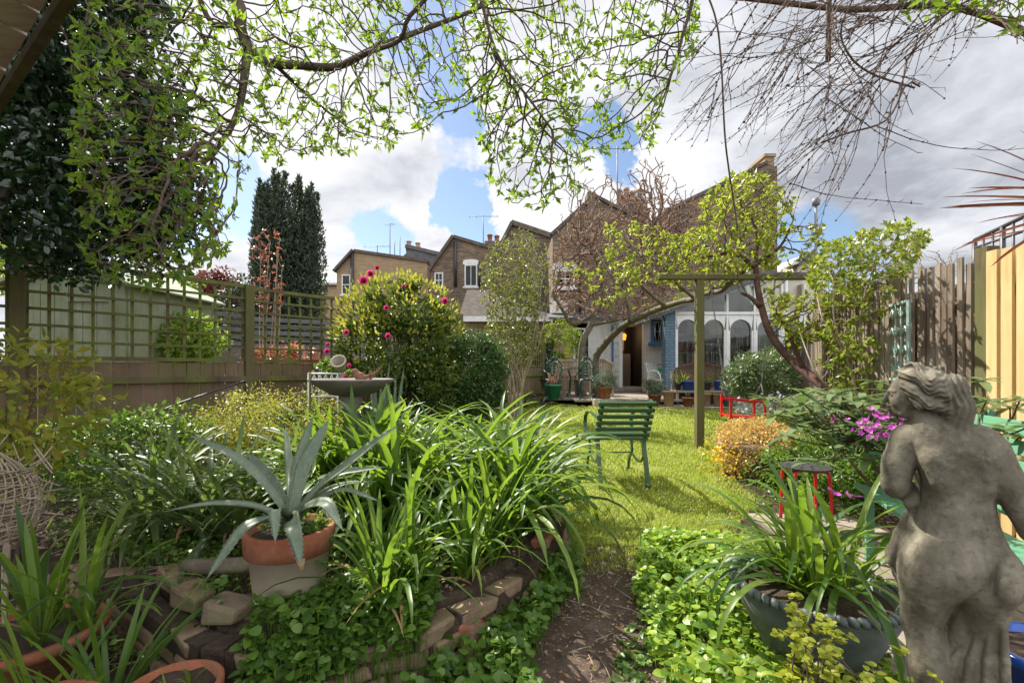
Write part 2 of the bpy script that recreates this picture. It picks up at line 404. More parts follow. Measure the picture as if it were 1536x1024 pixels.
cb = N.n('ShaderNodeCombineXYZ'); N.set(cb, 0, N.math('DIVIDE', sp.outputs[0], zz)); N.set(cb, 1, N.math('DIVIDE', sp.outputs[1], zz)); cb.inputs[2].default_value = 3.1
cv = cb.outputs[0]
n1 = N.noise(cv, .95, 9, .56, .15)
wn = N.n('ShaderNodeTexNoise'); N.set(wn, 'Vector', tc); wn.inputs['Scale'].default_value = 5.5; wn.inputs['Detail'].default_value = 7; wn.inputs['Roughness'].default_value = .6
wv = N.n('ShaderNodeVectorMath', operation='MULTIPLY_ADD'); N.t.links.new(wn.outputs['Color'], wv.inputs[0]); wv.inputs[1].default_value = (.34,) * 3; N.t.links.new(tc, wv.inputs[2])
wv2 = N.n('ShaderNodeVectorMath', operation='SUBTRACT'); N.t.links.new(wv.outputs[0], wv2.inputs[0]); wv2.inputs[1].default_value = (.17,) * 3
wv3 = N.n('ShaderNodeVectorMath', operation='NORMALIZE'); N.t.links.new(wv2.outputs[0], wv3.inputs[0]); tcw = wv3.outputs[0]
def lobe(px, py, tight):
    d = np.array(((px - CX) / F, 1, (HY - py) / F)); d /= np.linalg.norm(d)
    vd = N.n('ShaderNodeVectorMath', operation='DOT_PRODUCT'); N.t.links.new(tcw, vd.inputs[0]); vd.inputs[1].default_value = tuple(d)
    return N.math('POWER', N.math('MAXIMUM', vd.outputs['Value'], 0.), tight)
def total(ls):
    a = ls[0]
    for b in ls[1:]: a = N.math('ADD', a, b)
    return a
gaps = total([lobe(665, 175, 420), lobe(690, 290, 600), lobe(575, 365, 330), lobe(700, 330, 700), lobe(905, 225, 500), lobe(930, 260, 900), lobe(345, 320, 300), lobe(1230, 400, 300), lobe(640, 20, 200)])
cover = N.math('SUBTRACT', N.math('MULTIPLY_ADD', n1, 1.7, -.02), N.math('MULTIPLY', gaps, .8))
cf = N.ramp(cover, [(.36, (0, 0, 0)), (.58, (1, 1, 1))])
n2 = N.math('MULTIPLY_ADD', N.noise(cv, 2.3, 9, .6, .25), 1.7, -.36)
dark = total([N.math('MULTIPLY', lobe(635, 265, 300), .55), N.math('MULTIPLY', lobe(1480, 110, 14), .28), N.math('MULTIPLY', lobe(1300, 330, 60), .3), N.math('MULTIPLY', lobe(1180, 160, 40), .28)])
sunl = N.math('MULTIPLY', total([lobe(480, 150, 9), lobe(950, 330, 60)]), .25)
shade = N.math('SUBTRACT', N.math('ADD', n2, N.math('MULTIPLY', dark, .5)), sunl)
ccol = N.ramp(shade, [(.26, (5.1, 5.1, 5.2)), (.47, (4.25, 4.35, 4.6)), (.9, (2.15, 2.28, 2.6))])
skyc = N.mix(1., sky.outputs[0], (.8, .8, .8), 'MULTIPLY')
vd = N.n('ShaderNodeVectorMath', operation='DOT_PRODUCT'); N.t.links.new(tc, vd.inputs[0]); vd.inputs[1].default_value = (.35, -.8, .5)   # added fill: clouds behind the camera brightened to lift surfaces facing it
fill_ = N.math('MULTIPLY_ADD', N.math('MAXIMUM', vd.outputs['Value'], 0.), 1.3, 1.0)
cs_ = N.n('ShaderNodeVectorMath', operation='SCALE'); N.t.links.new(ccol, cs_.inputs[0]); N.t.links.new(fill_, cs_.inputs['Scale'])
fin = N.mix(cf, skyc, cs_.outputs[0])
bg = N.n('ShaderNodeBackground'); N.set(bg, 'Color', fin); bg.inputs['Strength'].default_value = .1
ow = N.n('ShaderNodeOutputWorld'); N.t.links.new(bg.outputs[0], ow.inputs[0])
vs = SC.view_settings; SC.display_settings.display_device = 'sRGB'; vs.view_transform = 'Standard'; vs.look = 'None'; vs.exposure = 1.05; vs.gamma = 1; vs.use_curve_mapping = False
cy = SC.cycles; cy.max_bounces = 7; cy.diffuse_bounces = 3; cy.glossy_bounces = 3; cy.transmission_bounces = 4; cy.transparent_max_bounces = 8
cy.use_denoising = True
try: cy.denoiser = 'OPENIMAGEDENOISE'
except Exception: pass
cy.sample_clamp_indirect = 6; cy.caustics_reflective = False; cy.caustics_refractive = False
# ================================================================ ground sheets
def sheet(xs, ys, z, mask=None):
    X, Y = np.meshgrid(xs, ys); nx, ny = len(xs), len(ys)
    v = np.stack([X, Y, z(X, Y)], -1).reshape(-1, 3)
    i, j = np.meshgrid(np.arange(nx - 1), np.arange(ny - 1)); i = i.ravel(); j = j.ravel()
    if mask is not None:
        cx = (xs[i] + xs[i + 1]) / 2; cyy = (ys[j] + ys[j + 1]) / 2; k = mask(cx, cyy); i, j = i[k], j[k]
    a = j * nx + i; f = np.stack([a, a + 1, a + nx + 1, a + nx], 1)
    used = np.unique(f); mp = np.full(len(v), -1); mp[used] = np.arange(len(used))
    return v[used], mp[f]
def grade(a, b, fine, far):
    o = list(np.arange(a, b, fine)); s = fine; x = b
    while x < far: x += s; s *= 1.25; o.append(x)
    s = fine; x = a; l = []
    while x > -far: x -= s; s *= 1.25; l.append(x)
    return np.array(l[::-1] + o)
gx = grade(-4.5, 4.5, .045, 300); gy = grade(-.6, 8, .045, 300)
def Hs(x, y):
    r = H(x, y); n = fbm(x * 9, y * 9, 9) - .5; near = (np.abs(x) < 6) & (y < 10)
    return r + np.where(near, n * .02, 0)
v, f = sheet(gx, gy, Hs); mb = MB(); mb.add(v, f, smooth=True); tag(mb.build('ground', M['soil']), kind='structure')
LAWN = [(.37, 2.62), (.52, 2.75), (.62, 2.85), (.72, 2.78), (.82, 2.95), (1.15, 3.0), (1.5, 3.3), (1.85, 3.9), (2.2, 4.9), (2.9, 5.4), (3.6, 6.2), (4.1, 7.2), (4.9, 8.6), (5.15, 9.75), (3.9, 10.05), (3.2, 10.8), (2.05, 10.9), (1.75, 10.5), (1.1, 11.0), (.5, 11.4), (-.1, 10.8), (-.9, 8.6), (-1.5, 7), (-1.0, 5.8), (-.3, 4.9), (.2, 4.1), (.33, 3.4)]
PATH = [(.22, .6), (.1, 1.2), (.06, 1.7), (.16, 2.1), (.28, 2.4), (.34, 2.75), (.5, 3.0), (.78, 2.95), (.76, 2.6), (.68, 2.3), (.6, 1.95), (.52, 1.6), (.5, 1.1), (.65, .6)]
def wob(x, y): return x + .10 * (fbm(x * 3, y * 3, 21) - .5) + .05 * (fbm(x * 11, y * 11, 22) - .5), y + .14 * (fbm(x * 3, y * 3, 23) - .5) + .06 * (fbm(x * 11, y * 11, 24) - .5)
def inw(x, y, poly): a, b = wob(x, y); return inpoly(a, b, poly)
v, f = sheet(np.arange(-2, 5.6, .05), np.arange(2.4, 12, .05), lambda x, y: Hs(x, y) + .012, lambda x, y: inw(x, y, LAWN)); mb = MB(); mb.add(v, f, smooth=True)
tag(mb.build('lawn', M['lawn_soil']), kind='structure')
v, f = sheet(np.arange(0, 1.0, .016), np.arange(.6, 3.1, .016), lambda x, y: H(x, y) + .012 + .03 * (fbm(x * 14, y * 14, 5) - .45) + .012 * fbm(x * 50, y * 50, 6), lambda x, y: inw(x, y, PATH)); mb = MB(); mb.add(v, f, smooth=True)
tag(mb.build('dirt_path', M['path_soil']), kind='structure')
# ---------------- patio of flagstones, step, right-hand paving
def slabs(name, x0, x1, y0, y1, z, sx, sy, mat, mask=None, th=.05, rot=0):
    mb = MB(); y = y0; row = 0
    while y < y1:
        x = x0 - (row % 2) * sx * .45
        while x < x1:
            w_ = sx * U(.8, 1.15); ww = min(x + w_, x1) - x
            cx, cyy = x + ww / 2, y + sy / 2
            if ww > .08 and (mask is None or mask(cx, cyy)):
                d = U(-.004, .004, 4); g = .007; zz = z(cx, cyy) if callable(z) else z
                mb.add([(x+g, y+g, zz-th), (x+ww-g, y+g, zz-th), (x+ww-g, y+sy-g, zz-th), (x+g, y+sy-g, zz-th), (x+g, y+g, zz+d[0]), (x+ww-g, y+g, zz+d[1]), (x+ww-g, y+sy-g, zz+d[2]), (x+g, y+sy-g, zz+d[3])], BOXF)
            x += w_
        y += sy; row += 1
    return tag(mb.build(name, M[mat], bevel=.006), kind='structure')
PZ = .43
slabs('patio', .3, 4.35, 10.62, 15.0, PZ, .62, .55, 'flagstone', lambda x, y: y > 11.05 - .12 * min(x, 2.2) + (.0 if x < 1.7 else -.25) and not (x > 4.0 and y > 12.4))
slabs('kitchen_step', 2.9, 4.1, 14.0, 15.1, PZ + .13, .5, .5, 'flagstone', th=.12)
slabs('flower_pot_paving', 3.3, 6.3, 10.1, 12.5, lambda x, y: float(zg(y)) + .045, .7, .5, 'flagstone')
slabs('paving', 1.28, 2.55, .5, 3.5, lambda x, y: float(H(x, y)) + .03, .46, .44, 'flagstone', lambda x, y: x > 1.25 + .12 * y * (y > 2.2))
# ================================================================ houses
def sash(mb_f, mb_g, x0, x1, z0, z1, y, nx=1, nz=2, fr=.06, depth=.06):
    "frame bars proud of the wall at y (facing -y), a pane behind"
    bx(mb_f, x0, x0+fr, y-depth, y, z0, z1); bx(mb_f, x1-fr, x1, y-depth, y, z0, z1)
    bx(mb_f, x0+fr, x1-fr, y-depth, y, z1-fr, z1); bx(mb_f, x0+fr, x1-fr, y-depth, y, z0, z0+fr)
    for i in range(1, nx):
        x = x0 + (x1-x0) * i / nx; bx(mb_f, x-.015, x+.015, y-depth*.8, y, z0+fr, z1-fr)
    for i in range(1, nz):
        z = z0 + (z1-z0) * i / nz; bx(mb_f, x0+fr, x1-fr, y-depth*.7, y-.003, z-.02, z+.02)
    bx(mb_g, x0+fr, x1-fr, y-.02, y-.01, z0+fr, z1-fr)
def window(parent, x0, x1, z0, z1, y, nx=1, nz=2, frame='white_paint', sill=True, lintel=None):
    a, b = MB(), MB(); sash(a, b, x0, x1, z0, z1, y, nx, nz)
    w_ = a.build('window', M[frame], parent)
    b.build('pane', M['glass_dark'], w_)
    if sill:
        s = MB(); bx(s, x0-.08, x1+.08, y-.13, y-.003, z0-.08, z0-.002); s.build('sill', M[frame], w_)
    if lintel:
        s = MB(); cxm = (x0+x1)/2; n = 9; hw = (x1-x0)/2 + .08
        up = [(cxm + hw*math.cos(t), z1 + .16 + .1*math.sin(t)) for t in np.linspace(0, math.pi, n)]
        prism(s, [(cxm-hw, z1+.003), (cxm+hw, z1+.003)] + up, y-.05, y-.002); s.build('lintel', M[lintel], w_)
    return w_
def pots(parent, x, y, z, n, dx=.26, r=.1, h=.45, mat='terracotta_pale'):
    for i in range(n):
        m = MB(); hh = h * U(.8, 1.15); lathe(m, [(r*1.1, 0), (r*1.1, .06), (r*.85, .08), (r*.8, hh*.8), (r*1.05, hh*.85), (r*1.05, hh), (r*.7, hh), (r*.7, hh-.1)], (x + (i-(n-1)/2)*dx, y + U(-.08, .08), z), 12)
        m.build('chimney_pot', M[mat], parent)
def aerial(label, px, py0, py1, Y, w_=1.1, name='roof_aerial', els=5, cross=True):
    b = P(px, py1, Y); t = P(px, py0, Y); o = thing(name, label, 'aerial', b, 'television aerials on the roofs')
    m = MB(); tube(m, [b - (0, 0, .5), t], .025, 6); m.build('mast', M['grey_metal'], o)
    if cross:
        m = MB(); z = t - (0, 0, .12); tube(m, [z - (w_*.55, .1, 0), z + (w_*.55, -.1, 0)], .014, 5)
        for k in np.linspace(-.5, .5, els): c = z + (w_*k, 0, 0); tube(m, [c - (0, .25, 0), c + (0, .25, 0.02)], .009, 4)
        m.build('boom', M['grey_metal'], o)
    return o
def Q(Y, pts): return [tuple(P(a, b, Y)[[0, 2]]) for a, b in pts]
stone_mat('coping_stone', [(.06, .05, .04), (.11, .092, .075), (.18, .155, .13)], scale=5)
# --- main brick house (gable, chimney), behind the patio
YB = 15.4
house = thing('brick_house', 'tall brown brick house with big chimney stack behind the patio', 'house', (5, YB, .4))
gab = Q(YB, [(829, 482), (829, 352), (884, 300), (884, 292), (930, 316), (975, 338), (1000, 318), (1150, 246), (1166, 250), (1166, 482)])
m = MB(); prism(m, gab, YB, YB + 7); m.build('wall', M['house_brick'], house)
m = MB(); bx(m, P(1020, 0, YB)[0], P(1166, 0, YB)[0], YB + .003, YB + .3, .2, P(0, 482, YB)[2] - .002); m.build('lower_wall', M['house_brick'], house); m = MB(); bx(m, P(829, 0, YB)[0], P(856, 0, YB)[0], YB + .003, YB + .3, .2, P(0, 482, YB)[2] - .002); m.build('lower_wall', M['house_brick'], house)
m = MB()
def coping(mb, a, b, Y, w_=.35, h=.1, d=.0):
    A = P(*a, Y); B = P(*b, Y); bar(mb, A + (0, .1, .05), B + (0, .1, .05), w_, h)
for a, b in (((827, 354), (884, 302)), ((884, 292), (930, 316)), ((930, 316), (975, 338)), ((975, 338), (1000, 318)), ((1000, 318), (1150, 246))): coping(m, a, b, YB)
m.build('coping', M['coping_stone'], house)
m = MB(); a = P(881, 320, YB - .05); b = P(893, 288, YB - .05); bx(m, a[0], b[0], YB - .08, YB + .5, a[2], b[2]); m.build('parapet_pier', M['house_brick_brown'], house)
m = MB(); a = P(928, 345, YB + .1); b = P(972, 303, YB + .1); bx(m, a[0], b[0], YB + .15, YB + 1.3, a[2] - .6, b[2])
bx(m, a[0] - .07, b[0] + .07, YB + .08, YB + 1.37, b[2] - .35, b[2] - .2); bx(m, a[0] + .05, b[0] - .05, YB + .2, YB + 1.25, b[2], b[2] + .12)
ch = m.build('chimney', M['house_brick_brown'], house); pots(ch, (a[0] + b[0]) / 2, YB + .6, b[2] + .12, 4, .23, .1, .5, 'terracotta_pale'); pots(ch, (a[0] + b[0]) / 2 + .1, YB + 1.0, b[2] + .12, 3, .25, .1, .4, 'terracotta')
m = MB(); a = P(1150, 262, YB + .1); b = P(1164, 228, YB + .1); bx(m, a[0], b[0], YB + .2, YB + 1.2, a[2] - 1.6, b[2]); bx(m, a[0]-.04, b[0]+.04, YB + .16, YB + 1.24, b[2] - .12, b[2] - .02)
m.build('chimney', M['house_brick_pale'], house)
def win_px(parent, x0, y0, x1, y1, Y, **k):
    a = P(x0, y1, Y); b = P(x1, y0, Y); return window(parent, a[0], b[0], a[2], b[2], Y, **k)
win_px(house, 833, 405, 862, 432, YB, nx=2, lintel='white_paint')
m = MB(); a = P(1022, 470, YB - .06); tube(m, [a, P(1022, 300, YB - .06)], .055, 8); m.build('drainpipe', M['black_metal'], house); m = MB(); tube(m, [P(870, 300, YB - .06), P(870, 480, YB - .06)], .045, 8); m.build('drainpipe', M['black_metal'], house)
m = MB(); a = P(826, 470, YB); bx(m, a[0], P(851, 452, YB)[0], YB - .12, YB - .003, a[2], P(851, 452, YB)[2]); m.build('alarm_box', M['white_paint'], house)
# --- single-storey kitchen extension with white door wall, opening, window
YK = 14.9
kit = thing('kitchen_extension', 'white painted kitchen extension with dark open doorway under the brick house', 'extension', (3.3, YK, PZ))
def KX(px, Y=YK): return (px - CX) / F * Y
def KZ(py, Y=YK): return CH + (HY - py) / F * Y
zb, zt = PZ, KZ(484)
m = MB()
bx(m, KX(966), KX(1020), YK, YK + .25, zb, zt)                     # white brick right of door
m.build('wall', M['white_brick'], kit)
m = MB(); bx(m, KX(885), KX(921), YK, YK + .2, zb, zt); m.build('side_panel', M['white_paint'], kit)
m = MB(); bx(m, KX(886), KX(921), YK - .03, YK - .002, KZ(552), KZ(548)); bx(m, KX(903) - .02, KX(903) + .02, YK - .03, YK - .002, zb, KZ(486)); m.build('panel_trim', M['white_paint'], kit)
m = MB(); bx(m, KX(826), KX(860), YK + .02, YK + .22, zb, zt); bx(m, KX(860), KX(885), YK + .02, YK + .22, zb, KZ(546)); m.build('brick_wall', M['house_brick_pale'], kit)
# interior room seen through the open door
m = MB(); bx(m, KX(880), KX(990), YK + 2.2, YK + 2.3, zb, zt); bx(m, KX(900), KX(915), YK + .3, YK + 2.3, zb, zt); bx(m, KX(972), KX(980), YK + .3, YK + 2.3, zb, zt); bx(m, KX(860), KX(1000), YK + .3, YK + 2.3, zt, zt + .1); m.build('inner_wall', M['dark_inside'], kit)  # room walls coloured near-black, standing in for the shade indoors
m = MB(); bx(m, KX(934), KX(966), YK + 1.7, YK + 2.15, zb, KZ(528)); m.build('kitchen_cabinet', flat_mat('cabinet', (.18, .17, .16), .5), kit)
m = MB(); bx(m, KX(943), KX(958), YK + 1.95, YK + 2.15, KZ(522), KZ(500)); bx(m, KX(944), KX(957), YK + 1.93, YK + 1.95, KZ(512), KZ(511)); m.build('wooden_cupboard', flat_mat('cupboard', (.5, .24, .08), .5), kit)
m = MB(); bx(m, KX(858), KX(1020), YK - .06, YK + .3, KZ(484), KZ(478)); m.build('fascia', M['white_paint'], kit)
m = MB(); prism(m, [(YK - .3, KZ(477)), (YK + .5, KZ(468)), (YK + .5, KZ(471)), (YK - .3, KZ(480))], KX(822), KX(1020), axis='x'); m.build('roof', M['slate'], kit)
m = MB(); bx(m, KX(938), KX(966), YK - .05, YK - .002, KZ(486), KZ(478)); m.build('door_lintel', M['blue_paint'], kit)
win_px(kit, 860, 492, 885, 546, YK + .02, nx=1, nz=1)
m = MB(); bx(m, KX(870), KX(879), YK + .3, YK + .5, KZ(540), KZ(520)); m.build('red_box', M['red_paint'], kit)
a = P(976, 514, YK - .002); b = P(997, 480, YK - .002)
wi = window(kit, a[0], b[0], a[2], b[2], YK - .002, nx=1, nz=2, frame='blue_paint')
m = MB()
for k in range(5):
    x = a[0] + (b[0] - a[0]) * (.15 + .175 * k); tube(m, [(x, YK - .09, a[2] + .04), (x + .03 * (-1) ** k, YK - .09, (a[2] + b[2]) / 2), (x, YK - .09, b[2] - .05)], .009, 5)
m.build('grille', M['white_paint'], wi)
# open lattice door leaf, standing out from the wall
m = MB(); h0, h1 = np.array(P(918, 560, YK - .02)), np.array(P(936, 566, YK - .95))
A = np.array((KX(920), YK - .03)); B = np.array((KX(932, YK - .75), YK - .75)); z0, z1 = PZ + .14, KZ(488)
def dp(t, z): return np.array((A[0] + (B[0] - A[0]) * t, A[1] + (B[1] - A[1]) * t, z))
for t in (0.03, .97): bar(m, dp(t, z0), dp(t, z1), .05, .09, up=(1, -1, 0))
for z in np.linspace(z0 + .05, z1 - .05, 5): bar(m, dp(.03, z), dp(.97, z), .035, .08)
for t in (.2, .35, .5, .65, .8):
    bar(m, dp(t, z0 + .1), dp(t, z1 - .1), .02, .035, up=(1, -1, 0))
for i in range(9):
    zc = z0 + .15 + i * (z1 - z0 - .3) / 8
    for t in (.275, .575): lathe(m, [(.0, -.012), (.055, -.012), (.055, .012), (0, .012)], dp(t + .075, zc), 6)
dr = m.build('door', M['white_paint'], kit)
m = MB(); bar(m, dp(0, z0) + (-.04, -.03, 0), dp(0, z1) + (-.04, -.03, 0), .05, .06); m.build('hinge_post', M['blue_paint'], kit)
kl = bpy.data.lights.new('kitchen_light', 'POINT'); kl.energy = 9; kl.color = (1, .62, .3); kl.shadow_soft_size = .12; ko = bpy.data.objects.new('kitchen_light', kl); COL.objects.link(ko); ko.location = (KX(950), YK + 1.1, zt - .25)
lm = thing('wall_lantern', 'small lit amber lantern hanging beside the kitchen door', 'lantern', P(935, 508, YK - .3))
m = MB(); c = P(935, 510, YK - .3); lathe(m, [(.0, 0), (.07, 0), (.1, .16), (.02, .24), (0, .24)], c, 6, smooth=False)
NN = NT('amber_glow'); e = NN.bsdf((.8, .3, .03), .4); NN.set(e, 'Emission Color', (1, .35, .03)); e.inputs['Emission Strength'].default_value = .9; NN.end(e)
m.build('glass_shade', M['amber_glow'], lm); m = MB(); lathe(m, [(.0, .22), (.12, .21), (.03, .3), (.0, .34)], c, 8); tube(m, [c + (0, 0, .3), c + (0, .1, .5), c + (0, .33, .5)], .012, 5); m.build('cap', M['black_metal'], lm)
ld = thing('grey_lamp', 'round grey lamp on a bracket above the lattice door', 'lamp', P(931, 488, YK - .5))
m = MB(); c = P(931, 487, YK - .5); lathe(m, [(0, -.16), (.12, -.14), (.17, -.05), (.13, .08), (.05, .14), (.03, .22), (0, .24)], c, 12); tube(m, [c + (0, 0, .2), c + (0, .5, .3)], .015, 6); m.build('shade', M['grey_metal'], ld)
# --- greenhouse lean-to
YG = 12.6
gh = thing('lean_to_greenhouse', 'white arched glazed lean-to greenhouse with pots on its shelves', 'greenhouse', (5, YG, .4))
gz0 = float(zg(YG)); GX = lambda px: (px - CX) / F * YG; GZ = lambda py: CH + (HY - py) / F * YG
m = MB(); bx(m, GX(996), GX(1011), YG - .12, YG + .2, gz0 - .1, GZ(465)); m.build('brick_pier', M['blue_brick'], gh)
bt = GZ(472); xa = [1012, 1050, 1090, 1131, 1172, 1206]
def arch(mb, x0, x1, z0, z1, y0, y1, jamb=.075):
    "panel filling x0..x1, z0..z1 with an arched opening"
    cx = (x0+x1)/2; r = (x1-x0)/2 - jamb; zc = z1 - .13 - r; n = 14
    bx(mb, x0, x0+jamb, y0, y1, z0, zc); bx(mb, x1-jamb, x1, y0, y1, z0, zc)
    an = np.linspace(math.pi, 0, n)
    pin = [(cx + r*math.cos(a), zc + r*math.sin(a)) for a in an]
    pout = [(x0 + (x1-x0)*i/(n-1), z1) for i in range(n)]
    pout[0] = (x0, z1)
    v = []; 
    for y in (y0, y1):
        v += [(a, y, b) for a, b in pin] + [(a, y, b) for a, b in pout]
    f = []
    for i in range(n-1):
        f.append([i, i+1, n+i+1, n+i]); f.append([2*n+i, 3*n+i, 3*n+i+1, 2*n+i+1]); f.append([i, 2*n+i, 2*n+i+1, i+1])
    f += [[0, n, 3*n, 2*n], [n-1, 3*n-1, 4*n-1, 2*n-1]]
    mb.add(v, f)
    bx(mb, x0, x0+.002+jamb*0, y0, y1, zc, z1)
zs = gz0 + .78
for i in range(5):
    m = MB(); arch(m, GX(xa[i]) + .03, GX(xa[i+1]) - .03, zs, bt, YG - .03, YG + .03, jamb=.05)
    fr = m.build('arched_frame', M['white_paint'], gh)
    g = MB(); bx(g, GX(xa[i]) + .04, GX(xa[i+1]) - .04, YG + .035, YG + .04, zs, bt); g.build('pane', M['glass'], fr)
for i in range(6):
    m = MB(); x = GX(xa[i]); top = GZ(470) + (GX(xa[i]) - GX(1000)) * .315
    bx(m, x - .029, x + .029, YG - .05, YG + .05, gz0 + .1, min(top, GZ(425))); m.build('post', M['white_paint'], gh)
m = MB(); bx(m, GX(1006), GX(1206), YG - .065, YG + .06, bt, bt + .075); m.build('cross_beam', M['white_paint'], gh)
m = MB(); bx(m, GX(1011), GX(1206), YG - .028, YG + .08, gz0 - .1, zs); m.build('base_wall', M['house_brick_brown'], gh)
m = MB()
for z in (GZ(527), GZ(500)): bx(m, GX(1014), GX(1200), YG + .35, YG + .7, z - .03, z)
m.build('shelf', M['teak'], gh)
m = MB(); prism(m, [(GX(968), GZ(482)), (GX(968), GZ(477)), (GX(1150), GZ(413)), (GX(1150), GZ(418))], YG - .3, YG - .04); m.build('bargeboard', M['slate'], gh); m = MB(); prism(m, [(GX(968), GZ(479)), (GX(968), GZ(478.6)), (GX(1150), GZ(414.6)), (GX(1150), GZ(415))], YG - .04, 13.7); m.build('glass_roof', M['glass'], gh)
m = MB()
for yy in np.linspace(YG + .1, 13.65, 4): bar(m, (GX(968), yy, GZ(480)), (GX(1150), yy, GZ(416)), .05, .06)
m.build('rafters', M['white_paint'], gh)
m = MB(); bx(m, GX(1012), GX(1205), 13.5, 13.58, gz0, GZ(430)); bx(m, GX(1206), GX(1209), YG, 13.58, gz0, GZ(425)); m.build('back_wall', stone_mat('greenhouse_wall', [(.26, .21, .14), (.38, .32, .22), (.46, .4, .3)], scale=3), gh)
m = MB(); prism(m, [(GX(1012), bt + .08), (GX(1130), bt + .08), (GX(1130), GZ(424)), (GX(1012), GZ(464))], YG + .0, YG + .006); m.build('gable_pane', M['glass'], gh)
# rendered cream wall of the building on the right with its window
rw = thing('cream_side_building', 'cream rendered outbuilding wall rising right of the greenhouse roof', 'building', (7.2, 13.2, .4))
m = MB(); a = P(1128, 560, 12.9); b = P(1203, 415, 12.9); bx(m, a[0], b[0], 12.9, 15.2, gz0, b[2]); m.build('wall', M['render_cream'], rw)
m = MB(); bx(m, a[0] - .1, b[0] + .15, 12.75, 15.25, b[2], b[2] + .1); m.build('roof', M['slate'], rw)
m = MB(); tube(m, [P(1179, 560, 12.82), P(1179, 415, 12.82)], .05, 8); m.build('drainpipe', M['white_paint'], rw)
# greenhouse contents
for i, (px, py, r, h, mt) in enumerate([(1022, 527, .13, .3, 'terracotta'), (1036, 527, .15, .26, 'terracotta'), (1024, 500, .13, .42, 'terracotta'), (1064, 527, .14, .2, 'white_paint'), (1080, 527, .2, .14, 'white_paint'), (1116, 527, .16, .2, 'black_metal'), (1108, 500, .13, .16, 'terracotta_pale'), (1153, 527, .15, .25, 'terracotta')]):
    c = P(px, py, YG + .5); m = MB(); lathe(m, [(0, 0), (r * .7, 0), (r, h * .85), (r * 1.12, h * .85), (r * 1.12, h), (r * .9, h), (r * .85, h * .8), (0, h * .8)], c, 16)
    tag(m.build('greenhouse_pot', M[mt], loc=c), ['clay pot on the greenhouse shelf far left behind glass', 'wide clay pot beside the far left pot on greenhouse shelf', 'tall clay pot standing on the upper greenhouse shelf', 'small white tub on the shelf in the middle arch', 'wide white tray on the shelf in the middle arch', 'black pot on the shelf in the third arch', 'pale small pot on the upper shelf of the third arch', 'clay pot on the shelf of the fourth arch'][i], 'pot', 'pots inside the greenhouse')
c = P(1072, 492, YG + .45); m = MB(); lathe(m, [(0, -.06), (.2, -.05), (.27, .0), (.2, .05), (0, .06)], (0, 0, 0), 20)
bk = m.build('round_basket', M['new_wood'], loc=(0, 0, 0)); bk.location = c; bk.rotation_euler = (1.4, .2, 0); tag(bk, 'round straw basket hanging in the middle greenhouse arch', 'basket')
# --- terrace of houses to the left
def gable_house(name, label, Y, pts, depth, mat, wins=(), roofmat='slate'):
    o = thing(name, label, 'house', P(pts[0][0], pts[0][1], Y) * (1, 1, 0))
    m = MB(); prism(m, Q(Y, pts), Y, Y + depth); m.build('wall', M[mat], o)
    for w4 in wins: win_px(o, *w4[:4], Y, **(w4[4] if len(w4) > 4 else {}))
    return o
o = gable_house('terrace_house', 'yellow brick flat topped house end with sloping left roof edge', 26, [(505, 560), (505, 405), (531, 377), (640, 392), (650, 560)], 8, 'house_brick_pale', [(513, 412, 526, 442, {'nx': 1})])
m = MB(); A, B, C_ = P(502, 408, 26), P(531, 376, 26), P(642, 392, 26); bar(m, A, B, .6, .12); bar(m, B + (0, .2, 0), C_ + (0, .2, 0), .6, .16); m.build('coping', M['coping_stone'], o)
m = MB(); tube(m, [P(528, 380, 25.9), P(528, 560, 25.9)], .09, 8); m.build('drainpipe', M['black_metal'], o)
o = gable_house('terrace_house', 'brown brick house with grey slate slope beyond the camellia', 27, [(600, 560), (600, 388), (618, 372), (662, 382), (700, 400), (700, 560)], 8, 'house_brick', [])
m = MB(); prism(m, Q(27, [(610, 373), (635, 374), (660, 380), (655, 397), (640, 400), (612, 388)]), 26.7, 26.95); bar(m, P(610, 371, 27), P(665, 384, 27), .8, .2); m.build('roof', M['slate'], o)
pots(o, P(620, 371, 27.5)[0], 27.5, P(620, 371, 27.5)[2], 2, .5, .16, .3)
o = gable_house('terrace_house', 'dark brown brick gable house with white arched sash window', 23, [(646, 560), (646, 403), (680, 356), (730, 372), (745, 380), (745, 560)], 9, 'house_brick', [(652, 409, 665, 432, {'nx': 2}), (697, 397, 716, 430, {'nx': 2, 'nz': 1, 'lintel': 'white_paint'})])
m = MB(); bar(m, P(644, 406, 23), P(680, 355, 23), .5, .14); bar(m, P(680, 355, 23) + (0, .15, 0), P(738, 372, 23) + (0, .15, 0), .5, .16); m.build('coping', M['coping_stone'], o)
m = MB(); tube(m, [P(683, 362, 22.9), P(683, 430, 22.9)], .08, 8); m.build('drainpipe', M['black_metal'], o); m = MB(); tube(m, [P(719, 392, 22.9), P(719, 430, 22.9)], .05, 8); m.build('drainpipe', M['black_metal'], o)
m = MB(); a, b = P(727, 400, 23.5), P(752, 362, 23.5); bx(m, a[0], b[0], 23.4, 24.6, a[2] - 1, b[2]); c = m.build('chimney', M['house_brick_brown'], o); pots(c, (a[0] + b[0]) / 2 + .0, 23.9, b[2], 2, .36, .14, .5, 'terracotta')
m = MB(); bx(m, P(646, 0, 22)[0], P(760, 0, 22)[0], 21.6, 22.6, .3, P(0, 434, 22)[2]); m.build('extension_wall', M['house_brick_brown'], o)
o = gable_house('terrace_house', 'brick house with dark sloping parapet behind the thin shrub', 19, [(738, 560), (738, 395), (768, 335), (832, 356), (842, 560)], 8, 'house_brick_brown', [])
m = MB(); bar(m, P(737, 396, 19), P(768, 335, 19), .5, .12); bar(m, P(767, 334, 19) + (0, .15, 0), P(836, 357, 19) + (0, .15, 0), .5, .2); m.build('coping', M['coping_stone'], o)
